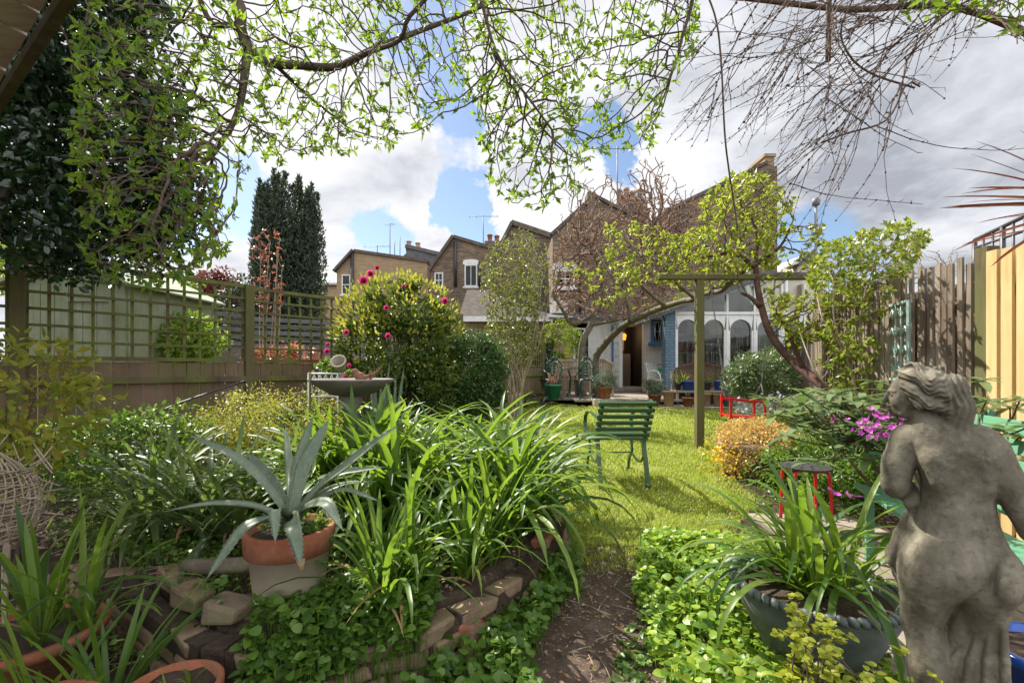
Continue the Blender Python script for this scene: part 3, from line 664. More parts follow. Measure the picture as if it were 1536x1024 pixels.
o = gable_house('yard_outbuilding', 'low brick outbuilding with slate roof behind the garden wall', 16.5, [(690, 600), (690, 475), (828, 478), (828, 600)], 3, 'house_brick_pale', [(745, 495, 765, 535, {'nx': 2})])
m = MB(); prism(m, [(16.3, P(0, 478, 16.3)[2]), (19.3, P(0, 442, 18)[2] + .3), (19.3, P(0, 442, 18)[2] + .4), (16.3, P(0, 475, 16.3)[2])], P(688, 0, 16.3)[0], P(829, 0, 16.3)[0], axis='x'); m.build('roof', stone_mat('old_slate', [(.045, .038, .03), (.08, .068, .056), (.13, .11, .09)], scale=5, bump=.5, rough=1), o)
m = MB(); bx(m, P(690, 0, 16.3)[0], P(829, 0, 16.3)[0], 16.2, 16.28, P(0, 482, 16.2)[2], P(0, 474, 16.2)[2]); m.build('gutter', M['white_paint'], o)
o = gable_house('distant_house', 'distant yellow brick house with pale slate roof beside the yew', 34, [(470, 560), (470, 424), (508, 424), (508, 560)], 8, 'house_brick_pale')
m = MB(); z0, z1 = P(0, 425, 34)[2], P(0, 402, 36)[2]; prism(m, [(33.7, z0), (37, z1 + .3), (37, z1 + .2), (33.7, z0 - .15)], P(466, 0, 34)[0], P(512, 0, 34)[0], axis='x'); m.build('roof', stone_mat('slate_light', [(.3, .31, .32), (.38, .39, .4), (.45, .46, .47)]), o)
o = gable_house('distant_house', 'distant dark brick house with chimneys seen over the trellis', 30, [(236, 560), (240, 424), (255, 416), (330, 424), (334, 560)], 8, 'house_brick')
for px in (246, 290):
    m = MB(); a, b = P(px, 430, 30.5), P(px + 12, 412, 30.5); bx(m, a[0], b[0], 30.4, 31.4, a[2], b[2]); c = m.build('chimney', M['house_brick_brown'], o); pots(c, (a[0] + b[0]) / 2, 30.9, b[2], 2, .25, .1, .35, 'terracotta')
aerial('tall thin aerial mast above the big chimney', 926, 220, 312, 15.9, 1.05)
aerial('aerial with wide crossbar on the far gable house', 725, 322, 365, 23.6, 1.4)
aerial('short aerial beside the big chimney pots', 951, 285, 310, 15.9, .8)
aerial('leftmost bare mast on the yellow brick house', 566, 367, 385, 26.3, 1.4)
aerial('tallest bare mast above the yellow brick house', 585, 334, 388, 26.3, .5)
aerial('crooked bare mast right on the yellow brick house', 600, 355, 388, 26.3, 1, cross=False)
aerial('small mast at right end of the yellow brick roof', 592, 360, 386, 26.4, 1, cross=False)
# street lamp/post behind roses at right
o = thing('slate_roofed_house', 'distant house gable just above the pergola beam at right', 'house', P(1215, 400, 22) * (1, 1, 0))
m = MB(); prism(m, Q(22, [(1196, 560), (1196, 395), (1214, 379), (1240, 390), (1240, 560)]), 22, 28); m.build('wall', M['render_cream'], o)
m = MB(); bar(m, P(1190, 400, 22), P(1216, 377, 22), .8, .15); m.build('roof', M['slate'], o)
o = thing('lamp_post', 'thin dark lamp post rising behind the rose leaves', 'lamp post', P(1224, 420, 14) * (1, 1, 0))
m = MB(); tube(m, [(P(1224, 0, 14)[0], 14, .4), P(1224, 305, 14)], .04, 8); m.build('pole', M['grey_metal'], o); m = MB(); c = P(1224, 305, 14); lathe(m, [(0, -.1), (.1, -.06), (.12, .1), (0, .2)], c, 10); m.build('lamp_head', M['grey_metal'], o)
# ================================================================ fences on the left
def wood_fence(name, label, A, B, ztop, zmid, group='trellis topped fence panels', first_post=False, last_post=True, cell=.155):
    A = np.array(A, float); B = np.array(B, float); L = np.linalg.norm(B - A); d = (B - A) / L; nrm = np.array((d[1], -d[0]))
    if nrm[1] > 0: nrm = -nrm
    zg_ = float(H(*A)) - .25
    o = thing(name, label, 'fence', (*A, zg_), group)
    def p(s, z, off=0): return np.array((*(A + d * s + nrm * off), z))
    m = MB(); n = int(L / .12)
    for i in range(n):
        s = (i + .5) * L / n; jj = U(-.006, .006)
        bar(m, p(s, zg_, .0 + jj), p(s, zmid - .03 + U(-.004, .004), .0 + jj), .115, .016, up=(*nrm, 0))
    m.build('boards', M['board_wood'], o)
    m = MB(); bar(m, p(.03, zmid - .21, .03), p(L - .03, zmid - .21, .03), .045, .06); bar(m, p(.03, .55, .03), p(L - .03, .55, .03), .045, .06); m.build('rail', M['trellis_wood'], o)
    m = MB(); nz = max(1, int(round((ztop - zmid) / .146))); nx = int(round(L / cell))
    for i in range(nz + 1):
        z = zmid + (ztop - zmid) * i / nz; hh = .04 if i in (0, nz) else .024
        bar(m, p(.04, z, .012), p(L - .04, z, .012), .02, hh)
    for i in range(nx + 1):
        s = .05 + (L - .1) * i / nx; bar(m, p(s, zmid - .02, -.010), p(s, ztop + .012, -.010), .024 if 0 < i < nx else .04, .018, up=(*nrm, 0))
    m.build('trellis', M['trellis_wood'], o)
    for s, ok in ((-.0, first_post), (L + .0, last_post)):
        if ok:
            m = MB(); bar(m, p(s, zg_ - .1, .01), p(s, ztop + .02, .01), .095, .095, up=(*nrm, 0)); m.build('post', M['post_wood'], o, bevel=.006)
    return o
FP = [(-5.6, 2.3), (-4.22, 3.98), (-3.08, 5.45), (-1.92, 6.82), (-.95, 8.4), (-.05, 10.0), (.75, 11.7), (1.15, 13.4), (1.25, 15.2)]
FL = ['trellis topped fence panel farthest left, in the holly shade', 'wide trellis topped fence panel in front of the pale green shed', 'trellis topped fence panel beside the yew and camellia', 'trellis fence panel behind the camellia bush', 'trellis fence panel behind the clipped round bush', 'trellis fence panel behind the thin multi stemmed shrub', 'fence panel behind the ornate green chairs', 'last fence panel meeting the house wall']
for i in range(8):
    zt_ = 2.1 if i < 4 else 1.95
    wood_fence('trellis_fence', FL[i], FP[i], FP[i + 1], zt_ if i != 2 else 2.08, 1.24 if i < 4 else 1.2, first_post=(i == 0))
# neighbour's garden: shed, slatted fence, house
sh = thing('garden_shed', 'pale green wooden shed behind the left trellis', 'shed', P(100, 560, 6.6) * (1, 1, 0))
Y0 = 6.4; xl, xr = P(18, 0, Y0)[0], P(188, 0, Y0)[0]; zt = P(0, 425, Y0)[2]
m = MB(); n = 16
for i in range(n):
    x = xl + (xr - xl) * i / n; ww = (xr - xl) / n; bx(m, x, x + ww - .006, Y0 + (.0 if i % 2 else .004), Y0 + .03, .1, zt)
bx(m, xr - .004, xr + .02, Y0 + .03, Y0 + 1.8, .1, zt)
m.build('wall', M['shed_wood'], sh)
m = MB(); xc = (xl + xr) / 2
prism(m, [(xl, zt - .002), (xr, zt - .002), (xc, zt + .33)], Y0, Y0 + .03); m.build('gable', M['shed_wood'], sh)
m = MB(); bar(m, (xl - .12, Y0 - .06, zt - .02), (xc, Y0 - .06, zt + .38), .1, .03, up=(0, 0, 1)); bar(m, (xr + .12, Y0 - .06, zt - .02), (xc, Y0 - .06, zt + .38), .1, .03); m.build('bargeboard', M['shed_wood'], sh)
m = MB()
for sg, x in ((-1, xl - .15), (1, xr + .15)):
    v = [(x, Y0 - .1, zt - .04), (xc, Y0 - .1, zt + .41), (xc, Y0 + 2, zt + .41), (x, Y0 + 2, zt - .04)]; v2 = [(a, b, c + .025) for a, b, c in v]
    m.add(v + v2, BOXF)
m.build('roof', stone_mat('roof_felt', [(.16, .2, .13), (.24, .29, .2), (.32, .36, .26)]), sh)
m = MB(); bx(m, xl + .75, xl + .79, Y0 - .025, Y0 - .002, .2, zt - .2); bx(m, xl + 1.35, xl + 1.39, Y0 - .025, Y0 - .002, .2, zt - .2); bx(m, xl + .79, xl + 1.35, Y0 - .025, Y0 - .002, zt - .25, zt - .2); m.build('door_frame', M['shed_wood'], sh)
nf = thing('slatted_fence', 'grey horizontal slatted fence behind the trellis', 'fence', P(300, 560, 8.6) * (1, 1, 0))
m = MB(); A = P(185, 0, 8.2); B = P(372, 0, 10.5); zt = P(0, 458, 8.6)[2]; nn = 14
for i in range(nn): z = .3 + (zt - .3) * i / (nn - 1); bar(m, (A[0], A[1], z), (B[0], B[1], z), .02, .09)
m.build('slats', wood_mat('grey_slat', [(.07, .075, .07), (.12, .125, .12), (.18, .18, .17)]), nf)
for t in (0, .33, .66, 1):
    m = MB(); c = A + (B - A) * t; bar(m, (c[0], c[1] - .05, .2), (c[0], c[1] - .05, zt + .06), .09, .09); m.build('post', M['grey_slat'], nf)
nf = thing('slatted_fence', 'grey green slatted fence behind the red leaved sapling', 'fence', P(450, 560, 10.8) * (1, 1, 0))
m = MB(); A = P(372, 0, 10.6); B = P(700, 0, 13.5); zt = P(0, 478, 10.6)[2]
for i in range(nn): z = .3 + (zt - .3) * i / (nn - 1); bar(m, (A[0], A[1], z), (B[0], B[1], z), .02, .1)
m.build('slats', M['grey_slat'], nf)
# ================================================================ fence on the right
RF = [(3.42, .6), (3.43, 3.45), (3.45, 4.5), (3.7, 5.5), (4.7, 7.2), (5.9, 9.2), (7.2, 11.2), (7.9, 12.8)]
def rfx(y): return float(np.interp(y, [q[1] for q in RF], [q[0] for q in RF]))
nfz = thing('new_board_fence', 'bright yellow new timber board fence at right edge', 'fence', (3.43, 2.0, 0))
m = MB(); y = .7
yb = 0.7; k = 0
while y < 3.34:
    zt = 1.98 + U(-.006, .006); bar(m, (3.40, y, -.05), (3.40, y, zt), .072, .022, up=(-1, 0, 0)); bar(m, (3.455, y + .05, -.05), (3.455, y + .05, zt - .02), .08, .02, up=(-1, 0, 0)); y += .1; k += 1
m.build('boards', M['new_wood'], nfz)
m = MB(); bar(m, (3.46, 3.4, -.1), (3.46, 3.4, 2.03), .09, .09, up=(1, 0, 0)); m.build('post', M['post_wood'], nfz)
m = MB(); bar(m, (3.49, .7, 1.7), (3.49, 3.4, 1.7), .04, .08); bar(m, (3.49, .7, .5), (3.49, 3.4, .5), .04, .08); m.build('rail', M['new_wood'], nfz)
of = thing('pale_fence', 'weathered grey upright pale fence with gaps on right side', 'fence', (3.6, 5, .1))
m = MB(); y = 3.5; pts = []
s = 0
while y < 12.7:
    x = rfx(y); yn = y + .05; dx = rfx(yn) - x; L_ = math.hypot(dx, .05)
    zt = 1.95 + zg(y) * .6 + U(-.03, .03); lean = U(-.012, .012, 2); wv = U(.032, .054)
    bar(m, (x + U(-.012, .012), y, float(zg(y)) - .05), (x + lean[0], y + lean[1], zt), wv, .02, up=(-1, dx / .05 * .9, 0)); y += .064 * .05 / L_ * (1 + .15 * U(-1, 1))
m.build('pales', M['pale_wood'], of)
m = MB()
for (a, b), (c, d) in zip(RF[1:-1], RF[2:]):
    for z in (.5, 1.6): bar(m, (a + .035, max(b, 3.5), z + zg(b) * .6), (c + .035, d, z + zg(d) * .6), .035, .07)
m.build('rail', M['board_wood'], of)
for y in (5.0, 6.8, 8.6, 10.4, 12.2):
    m = MB(); bar(m, (rfx(y) + .09, y, 0), (rfx(y) + .09, y, 2.05 + zg(y) * .6), .09, .09, up=(1, 0, 0)); m.build('post', M['board_wood'], of)
# verdigris lattice panel hung on the fence
vp = thing('lattice_panel', 'pale turquoise narrow cast lattice panel leaning on grey fence', 'panel', (3.36, 4.2, 1.05))
m = MB(); A = P(1340, 552, 4.28); B = P(1370, 552, 3.95); z0 = 1.05; z1 = CH + (HY - 455) / F * 4.1
def vpp(t, z): c = A + (B - A) * t; return np.array((c[0] - .04, c[1], z))
for t in (0, 1): bar(m, vpp(t, z0), vpp(t, z1), .02, .028, up=(-1, -.3, 0))
for z in (z0, z1): bar(m, vpp(0, z), vpp(1, z), .02, .025)
for t in (.36, .64): tube(m, [vpp(t, z) for z in np.linspace(z0, z1, 6)], .008, 6)
for zc in np.linspace(z0 + .1, z1 - .08, 4):
    for t0, t1 in ((0, .36), (.36, .64), (.64, 1)):
        for s_ in (-1, 1): tube(m, [vpp(t0, zc - .05), vpp(t0 + (t1 - t0) * .3, zc + .01 * s_), vpp((t0 + t1) / 2, zc + .035), vpp(t1 - (t1 - t0) * .3, zc + .01 * s_), vpp(t1, zc - .05)], .007, 5)
m.build('frame', M['verdigris'], vp)
# roof-terrace railing beyond the fence
rl = thing('metal_railing', 'dark metal railing rising above the right fence', 'railing', (5, 4.5, 1))
m = MB()
def RZ(px, py, Y): return P(px, py, Y)
a0, a1 = RZ(1462, 360, 5.2), RZ(1620, 285, 3.8)
b0, b1 = RZ(1462, 372, 5.2), RZ(1620, 318, 3.8)
for q0, q1, r in ((a0, a1, .02), (b0, b1, .013)): tube(m, [q0, q1], r, 6)
for t in np.linspace(0, 1, 10):
    q = a0 + (a1 - a0) * t; tube(m, [q, q - (0, 0, .75)], .024 if abs((t * 9) % 3) < .1 else .012, 6)
m.build('rails', M['black_metal'], rl)
m = MB(); bx(m, 3.75, 6.0, 3.5, 5.4, 0, a0[2] - .72); m.build('terrace_base', M['house_brick_brown'], rl)
# ================================================================ plant materials
leaf_mat('fresh_leaf', [(.05, .11, .012), (.12, .21, .02), (.22, .33, .03)], .5, (.45, .66, .05))
leaf_mat('holly_leaf', [(.008, .02, .008), (.015, .04, .014), (.03, .07, .02)], .12, (.1, .25, .03), rough=.22, spec=.6)
leaf_mat('camellia_leaf', [(.02, .05, .012), (.05, .1, .016), (.2, .23, .02)], .25, (.4, .5, .04), rough=.42, spec=.4)
leaf_mat('privet_leaf', [(.015, .04, .01), (.035, .085, .016), (.075, .15, .025)], .25)
leaf_mat('apple_leaf', [(.05, .1, .012), (.12, .2, .02), (.26, .34, .035), (.36, .4, .05), (.24, .14, .04)], .5, (.6, .68, .06))
leaf_mat('rose_leaf', [(.07, .13, .015), (.18, .27, .03), (.3, .34, .05), (.22, .12, .04)], .45, (.45, .55, .05))
leaf_mat('yellow_leaf', [(.09, .14, .015), (.24, .27, .03), (.4, .4, .06), (.26, .15, .05)], .45, (.65, .65, .08))
leaf_mat('lime_leaf', [(.06, .12, .015), (.16, .25, .025), (.26, .33, .04)], .45, (.5, .62, .06))
leaf_mat('small_leaf', [(.07, .1, .02), (.15, .19, .035), (.24, .27, .05)], .4, (.5, .55, .08))
leaf_mat('strap_leaf', [(.025, .065, .012), (.055, .125, .018), (.12, .21, .03), (.2, .26, .04)], .42, (.4, .62, .04), rough=.42, spec=.4)
leaf_mat('strap_grey', [(.04, .075, .03), (.075, .125, .045), (.13, .19, .06), (.2, .22, .06)], .35, (.32, .48, .08), rough=.45, spec=.4)
leaf_mat('dry_leaf', [(.2, .11, .05), (.32, .2, .1), (.45, .33, .18)], .3, (.5, .35, .15), rough=.8)
leaf_mat('cover_leaf', [(.04, .09, .015), (.08, .16, .02), (.14, .23, .035)], .35, (.35, .55, .05), rough=.4)
leaf_mat('cover_bright', [(.07, .15, .02), (.15, .28, .03), (.3, .43, .05), (.42, .5, .06)], .4, (.45, .65, .05), rough=.4)
leaf_mat('rhodo_leaf', [(.06, .11, .045), (.12, .18, .08), (.2, .26, .13), (.16, .2, .05)], .25, (.3, .45, .08), rough=.35, spec=.5)
leaf_mat('red_leaf', [(.22, .05, .03), (.4, .09, .06), (.5, .2, .12)], .4, (.7, .2, .1))
leaf_mat('orange_petal', [(.1, .15, .03), (.42, .12, .05), (.5, .2, .1), (.3, .08, .05), (.55, .3, .2)], .3, (.7, .3, .15))
leaf_mat('pink_petal', [(.5, .02, .14), (.72, .06, .25), (.85, .2, .4)], .3, (.9, .1, .3), rough=.5)
leaf_mat('purple_petal', [(.42, .04, .36), (.6, .09, .5), (.72, .22, .64)], .35, (.7, .2, .7), rough=.5)
leaf_mat('lilac_petal', [(.25, .22, .45), (.4, .35, .6), (.5, .45, .7)], .3, rough=.6)
leaf_mat('sedum', [(.3, .3, .1), (.55, .42, .1), (.66, .38, .2), (.72, .5, .16), (.7, .58, .3)], .3, (.9, .6, .15), rough=.5)
leaf_mat('yew_leaf', [(.02, .034, .02), (.042, .062, .034), (.075, .1, .05)], .15, rough=.5)
leaf_mat('lavender_leaf', [(.09, .12, .075), (.15, .19, .12), (.22, .26, .17)], .2, rough=.6)
leaf_mat('bronze_leaf', [(.05, .012, .015), (.11, .03, .03), (.17, .06, .05)], .25, (.4, .1, .06), rough=.35)
leaf_mat('grass_blade', [(.16, .23, .02), (.32, .39, .035), (.46, .5, .08), (.54, .5, .22)], .48, (.5, .62, .05), rough=.5)
leaf_mat('euphorbia_leaf', [(.16, .2, .02), (.3, .33, .03), (.42, .42, .05)], .4, (.6, .65, .06))
flat_mat('berry', (.4, .01, .01), .25)
def agave_mat(name, a, b, edge):
    N = NT(name); v = N.coord('Object'); n = N.noise(v, 6, 5, .6); c = N.ramp(n, [(.3, a), (.7, b)])
    c = N.mix(N.ramp(N.noise(v, 70, 3), [(.5, (0, 0, 0)), (.75, (.5,) * 3)]), c, edge)
    b_ = N.bsdf(c, .45, spec=.4); tr = N.n('ShaderNodeBsdfTranslucent'); N.set(tr, 'Color', (.25, .45, .12)); m = N.n('ShaderNodeMixShader'); m.inputs[0].default_value = .12
    N.t.links.new(b_.outputs[0], m.inputs[1]); N.t.links.new(tr.outputs[0], m.inputs[2]); N.end(m)
agave_mat('agave_leaf', (.09, .135, .085), (.19, .24, .165), (.32, .31, .2))
# ================================================================ growth
def colonize(starts, att, step=.06, kill=.09, infl=.6, iters=160, grav=(0, 0, -.1), jit=.25):
    "starts: list of (points, parent_index or -1). returns positions, parents"
    pos = []; par = []
    for pts, j in starts:
        for i, p in enumerate(pts):
            par.append(j if i == 0 else len(pos) - 1); pos.append(np.asarray(p, float))
    n0 = len(pos); Pn = np.array(pos); A = np.asarray(att, float)
    D = np.full(len(A), 1e9); I = np.zeros(len(A), int)
    for k in range(0, len(Pn), 200):
        d = np.linalg.norm(A[:, None] - Pn[None, k:k+200], axis=2); j = d.argmin(1); dm = d[np.arange(len(A)), j]; u = dm < D; D[u] = dm[u]; I[u] = j[u] + k
    alive = np.ones(len(A), bool); Ppos = [Pn]; tot = len(Pn); cur = Pn; g = np.array(grav, float); allp = Pn.copy(); stuck = {}
    for it in range(iters):
        act = alive & (D < infl)
        if not act.any():
            if alive.sum() < len(A) * .03: break
            infl *= 1.5; continue
        dirs = norm(A[act] - allp[I[act]]); idx = I[act]; un, inv = np.unique(idx, return_inverse=True)
        s = np.zeros((len(un), 3)); np.add.at(s, inv, dirs); s = norm(s) + g + rng.normal(size=s.shape) * jit
        new = allp[un] + norm(s) * step
        keep = np.array([stuck.get(int(u), 0) < 4 for u in un])
        for u in un: stuck[int(u)] = stuck.get(int(u), 0) + 1
        if not keep.any(): break
        new = new[keep]; un = un[keep]
        par += list(un); base = len(allp); allp = np.vstack([allp, new])
        Aa = np.where(alive)[0]; d = np.linalg.norm(A[Aa][:, None] - new[None], axis=2); j = d.argmin(1); dm = d[np.arange(len(Aa)), j]; u = dm < D[Aa]
        D[Aa[u]] = dm[u]; I[Aa[u]] = j[u] + base
        alive &= ~(D < kill)
        if not alive.any(): break
    return allp, np.array(par), n0
def radii(par, tip=.0018, e=2.3, n0=0):
    n = len(par); a = np.zeros(n); kids = np.zeros(n, int)
    for i in range(n - 1, -1, -1):
        if a[i] == 0: a[i] = tip ** e
        if par[i] >= 0: a[par[i]] += a[i]; kids[par[i]] += 1
    return a ** (1 / e), kids
def chains(pos, par, r):
    n = len(par); best = -np.ones(n, int)
    for i in range(n):
        p = par[i]
        if p >= 0 and (best[p] < 0 or r[i] > r[best[p]]): best[p] = i
    out = []
    for i in range(n):
        p = par[i]
        if p < 0 or best[p] != i:
            c = [i] if p < 0 else [p, i]; k = best[i]
            while k >= 0: c.append(k); k = best[k]
            if len(c) > 1: out.append((c, p >= 0))
    return out
def wood(mb, pos, par, r, thin=3, rmin=0, rmax=9):
    for c, br in chains(pos, par, r):
        rr = r[c].copy()
        if br: rr[0] = rr[1]
        if rr.max() < rmin or rr.max() >= rmax: continue
        tube(mb, pos[c], rr, 8 if rr[0] > .02 else (5 if rr[0] > .006 else thin), cap=False)
def whorls(mb, pts, dirs, L, W, per=5, kind='oval', spread=1.0, **k):
    n = len(pts); p = np.repeat(pts, per, 0) + rng.normal(size=(n * per, 3)) * .006; d0 = np.repeat(norm(dirs), per, 0)
    d = norm(d0 * U(.2, .9, (n * per, 1)) + rdir(n * per) * spread); nn = norm(np.cross(np.cross(d, d0 + (0, 0, .3)), d) + rdir(n * per, .6) * .7)
    leaves(mb, p, d, nn, L * U(.35, 1.3, n * per), W * U(.5, 1.25, n * per), kind, **k)
def tips(pos, par, kids, r, thr, frac=1.0):
    ok = np.where((r <= thr) & (par >= 0))[0]; ok = ok[rng.random(len(ok)) < np.where(kids[ok] == 0, 1, frac)]
    return pos[ok], norm(pos[ok] - pos[par[ok]])
def inregion(n, poly, y0, y1, fn=None):
    "points inside an outline seen from the garden end, spread through real depth"
    xs = [q[0] for q in poly]; ys = [q[1] for q in poly]; out = []
    while len(out) < n:
        px, py = U(min(xs), max(xs)), U(min(ys), max(ys))
        if inpoly(np.array([px]), np.array([py]), poly)[0]:
            Y = U(y0, y1)
            if fn is None or fn(px, py): out.append(P(px, py, Y))
    return np.array(out)
def inell(n, c, r, shell=0.):
    d = rdir(n); q = U(0, 1, n) ** (1 / 3); q = shell + (1 - shell) * q
    return np.array(c) + d * q[:, None] * np.array(r)
def lump(p, s, seed=0):
    return fbm(p[:, 0] * s + 17, p[:, 1] * s + p[:, 2] * s * .7 + 5, seed, 3)
def bush(name, label, cat, c, r, n, L, W, mat, kind='oval', clumps=60, csize=.22, stems=8, stemmat='bark', group=None, hole=.0, flowers=None, up=.2, shell=.55, fold=.25, stemr=.012, extra=None, n_per=None):
    "a shrub: stems from the ground, foliage in uneven leafy clumps"
    c = np.array(c, float); r = np.array(r, float); z0 = float(H(c[0], c[1])) - .02
    o = thing(name, label, cat, (c[0], c[1], z0), group)
    cc = inell(clumps, c, r * .92, shell); cc = cc[cc[:, 2] > z0 + .03]
    cc = c + (cc - c) * U(.78, 1.13, (len(cc), 1)); cc[:, 2] = np.maximum(cc[:, 2], z0 + .02); cs = csize * U(.55, 1.35, len(cc))
    k = rng.integers(0, len(cc), n); d = rdir(n); rad = U(0, 1, n) ** .45
    p = cc[k] + d * (rad * cs[k])[:, None] * (1, 1, .75)
    out = norm((p - c) / r)
    keep = (p[:, 2] > z0) & (lump(p, 3.5 / max(r), 5) > hole); p, out, d = p[keep], out[keep], d[keep]; n = len(p)
    dd = norm(out * .6 + d * .5 + rdir(n) * .8); nn = norm(out * .7 + rdir(n, up + .5) * .8)
    mb = MB(); leaves(mb, p, dd, nn, L * U(.6, 1.25, n), W * U(.7, 1.2, n), kind, fold=fold)
    mb.build('foliage', M[mat], o)
    m = MB()
    for i in range(stems):
        q = cc[rng.integers(len(cc))]; a = np.array((c[0] + U(-.12, .12) * r[0], c[1] + U(-.12, .12) * r[1], z0 - .05)); mid = (a + q) / 2 + np.array((U(-.1, .1), U(-.1, .1), .12)) * r
        tube(m, curve([a, mid, q], 8), np.linspace(stemr, stemr * .3, 9)[:len(curve([a, mid, q], 8))], 6, cap=False)
    if stems: m.build('stem', M[stemmat], o)
    if flowers:
        for args in flowers:
            flower_at(o, *args)
    return o
def rosette(mb, c, d, R, layers=3, per=6):
    "a many petalled bloom facing d"
    c = np.array(c, float); d = norm(np.array(d, float)); a = norm(np.cross(d, (0.1, .2, 1))); b = np.cross(d, a)
    for l in range(layers):
        f = 1 - l * .28; n = per - l; th = U(0, 6) + np.arange(n) * 2 * math.pi / n
        o = np.cos(th)[:, None] * a + np.sin(th)[:, None] * b; dd = norm(o * f + d * (.25 + .55 * l)); nn = norm(d - o * .3)
        leaves(mb, np.repeat(c[None], n, 0), dd, nn, R * (.75 + .3 * f), R * .85, 'heart', fold=.25, bend=.2)
def flower_at(parent, px, py, Y, R=.05, mat='pink_petal', d=(0, -1, .3)):
    m = MB(); rosette(m, P(px, py, Y), np.array(d) + U(-.4, .4, 3), R); return m.build('flower', M[mat], parent)
def resample(pts, step):
    c = curve(pts, 6 * len(pts)); d = np.r_[0, np.cumsum(np.linalg.norm(np.diff(c, axis=0), axis=1))]; n = max(2, int(d[-1] / step)); t = np.linspace(0, d[-1], n)
    return np.stack([np.interp(t, d, c[:, i]) for i in range(3)], 1)
def grown(name, label, cat, mains, att, step, kill, infl, leaf=None, tip=.0018, woodmat='bark', grav=(0, 0, -.1), group=None, jit=.25, iters=160, e=2.3, base=None, leafthr=1.6, frac=.35, per=4, spread=1., kind='oval', dropz=None, twigmat=None):
    "mains: [(points, radius0, radius1, parent main or None)]; the thick limbs are laid by hand, the rest grows to fill the crown"
    st = []; first = []; R0 = []; cnt = 0
    for pts, r0, r1, pm in mains:
        q = resample(pts, step); pj = -1
        if pm is not None:
            a0, a1 = first[pm]; seg = np.vstack([s[0] for s in st])[a0:a1]; pj = a0 + int(np.argmin(np.linalg.norm(seg - q[0], axis=1)))
        st.append((q, pj)); first.append((cnt, cnt + len(q))); R0.append(np.linspace(r0, r1, len(q))); cnt += len(q)
    pos, par, n0 = colonize(st, att, step, kill, infl, iters, grav, jit)
    r, kids = radii(par, tip, e); R0 = np.concatenate(R0)
    o = thing(name, label, cat, base if base is not None else mains[0][0][0], group)
    m = MB()
    for (a, b) in first: tube(m, pos[a:b], R0[a:b], 12 if R0[a] > .04 else 8, cap=True)
    m.build('trunk', M[woodmat], o)
    r = np.minimum(r, .6 * R0.max()); m = MB()
    pos2 = pos; 
    for c, br in chains(pos, par, r):
        c = [i for i in c if i >= n0 or True]
        if c[-1] < n0 and len(c) > 1 and all(i < n0 for i in c): continue
        k = max([q for q, i in enumerate(c) if i < n0] + [0]); c = c[k:]
        rr = r[c].copy()
        if len(c) < 2: continue
        rr[0] = rr[1]; tube(m, pos[c], rr, 6 if rr[0] > .008 else 4 if rr[0] > .004 else 3, cap=False)
    m.build('branches', M[twigmat or woodmat], o)
    if leaf:
        mat, L, W = leaf; ok = np.arange(len(pos)) >= n0
        idx = np.where(ok & (r <= tip * leafthr))[0]; idx = idx[(kids[idx] == 0) | (rng.random(len(idx)) < frac)]
        m = MB(); whorls(m, pos[idx], norm(pos[idx] - pos[par[idx]]), L, W, per, kind, spread); m.build('crown', M[mat], o)
    return o, pos, par, r
# ================================================================ overhanging tree at the top
T3 = 3.0
mains = [([(-3.05, 2.0, -.05), (-3.1, 2.05, 1.6), (-2.75, 2.3, 3.3), (-2.3, 2.7, 3.75), P(345, -12, 3), P(362, 45, 3.02), P(378, 78, 3.05), P(402, 94, 3.1), P(450, 98, 3.1), P(505, 100, 3.1), P(560, 74, 3.15), P(620, 50, 3.2), P(700, 20, 3.3), P(790, -20, 3.4)], .085, .008, None),
         ([P(372, 66, 3.03), P(366, 120, 3.0), P(358, 165, 2.98), P(342, 198, 2.95), P(318, 235, 2.9)], .03, .012, 0),
         ([P(372, 62, 3.03), P(350, 38, 3.0), P(318, 36, 3.0), P(296, -10, 2.95)], .022, .014, 0),
         ([P(505, 100, 3.1), P(555, 78, 3.0), P(600, 60, 2.9), P(618, 20, 2.8), P(700, -40, 2.75), P(745, 80, 2.7), P(795, 150, 2.65), P(828, 195, 2.65)], .016, .006, 0),
         ([P(790, -20, 3.4), P(900, -60, 3.2), P(1030, -30, 2.9), P(1022, 60, 2.85), P(1000, 132, 2.85)], .022, .008, 0),
         ([P(410, 95, 3.1), P(470, 150, 3.3), P(520, 190, 3.5)], .014, .006, 0)]
reg = [(110, 10), (300, -60), (1060, -60), (1050, 60), (1005, 130), (985, 215), (900, 235), (868, 300), (800, 328), (735, 280), (712, 170), (660, 180), (640, 205), (560, 235), (480, 235), (425, 270), (345, 300), (350, 380), (300, 400), (230, 430), (160, 360), (100, 220)]
a0 = inregion(900, [(120, 80), (330, 60), (335, 400), (230, 440), (120, 380), (90, 220)], 2.0, 2.5)
a1 = inregion(2200, [(110, 10), (300, -60), (400, 60), (400, 180), (350, 300), (345, 390), (300, 400), (230, 430), (160, 360), (100, 220)], 2.2, 3.3)
a2 = inregion(2600, [(400, -60), (1060, -60), (1050, 60), (1005, 130), (985, 215), (900, 235), (830, 245), (735, 200), (712, 140), (660, 170), (640, 195), (560, 230), (480, 235), (400, 260)], 2.5, 3.7)
a3 = inregion(620, [(705, 100), (860, 100), (880, 230), (868, 300), (790, 322), (735, 280), (712, 200)], 2.4, 3.1)
ov, *_ = grown('overhanging_tree', 'fresh green leafed tree arching its tangled branches over the garden', 'tree', mains, np.vstack([a0, a1, a2, a3]), .05, .07, .5, ('fresh_leaf', .047, .022), tip=.0026, woodmat='bark', twigmat='twig', grav=(0, 0, -.28), frac=.13, per=6, leafthr=1.7, e=2.6, jit=.13)
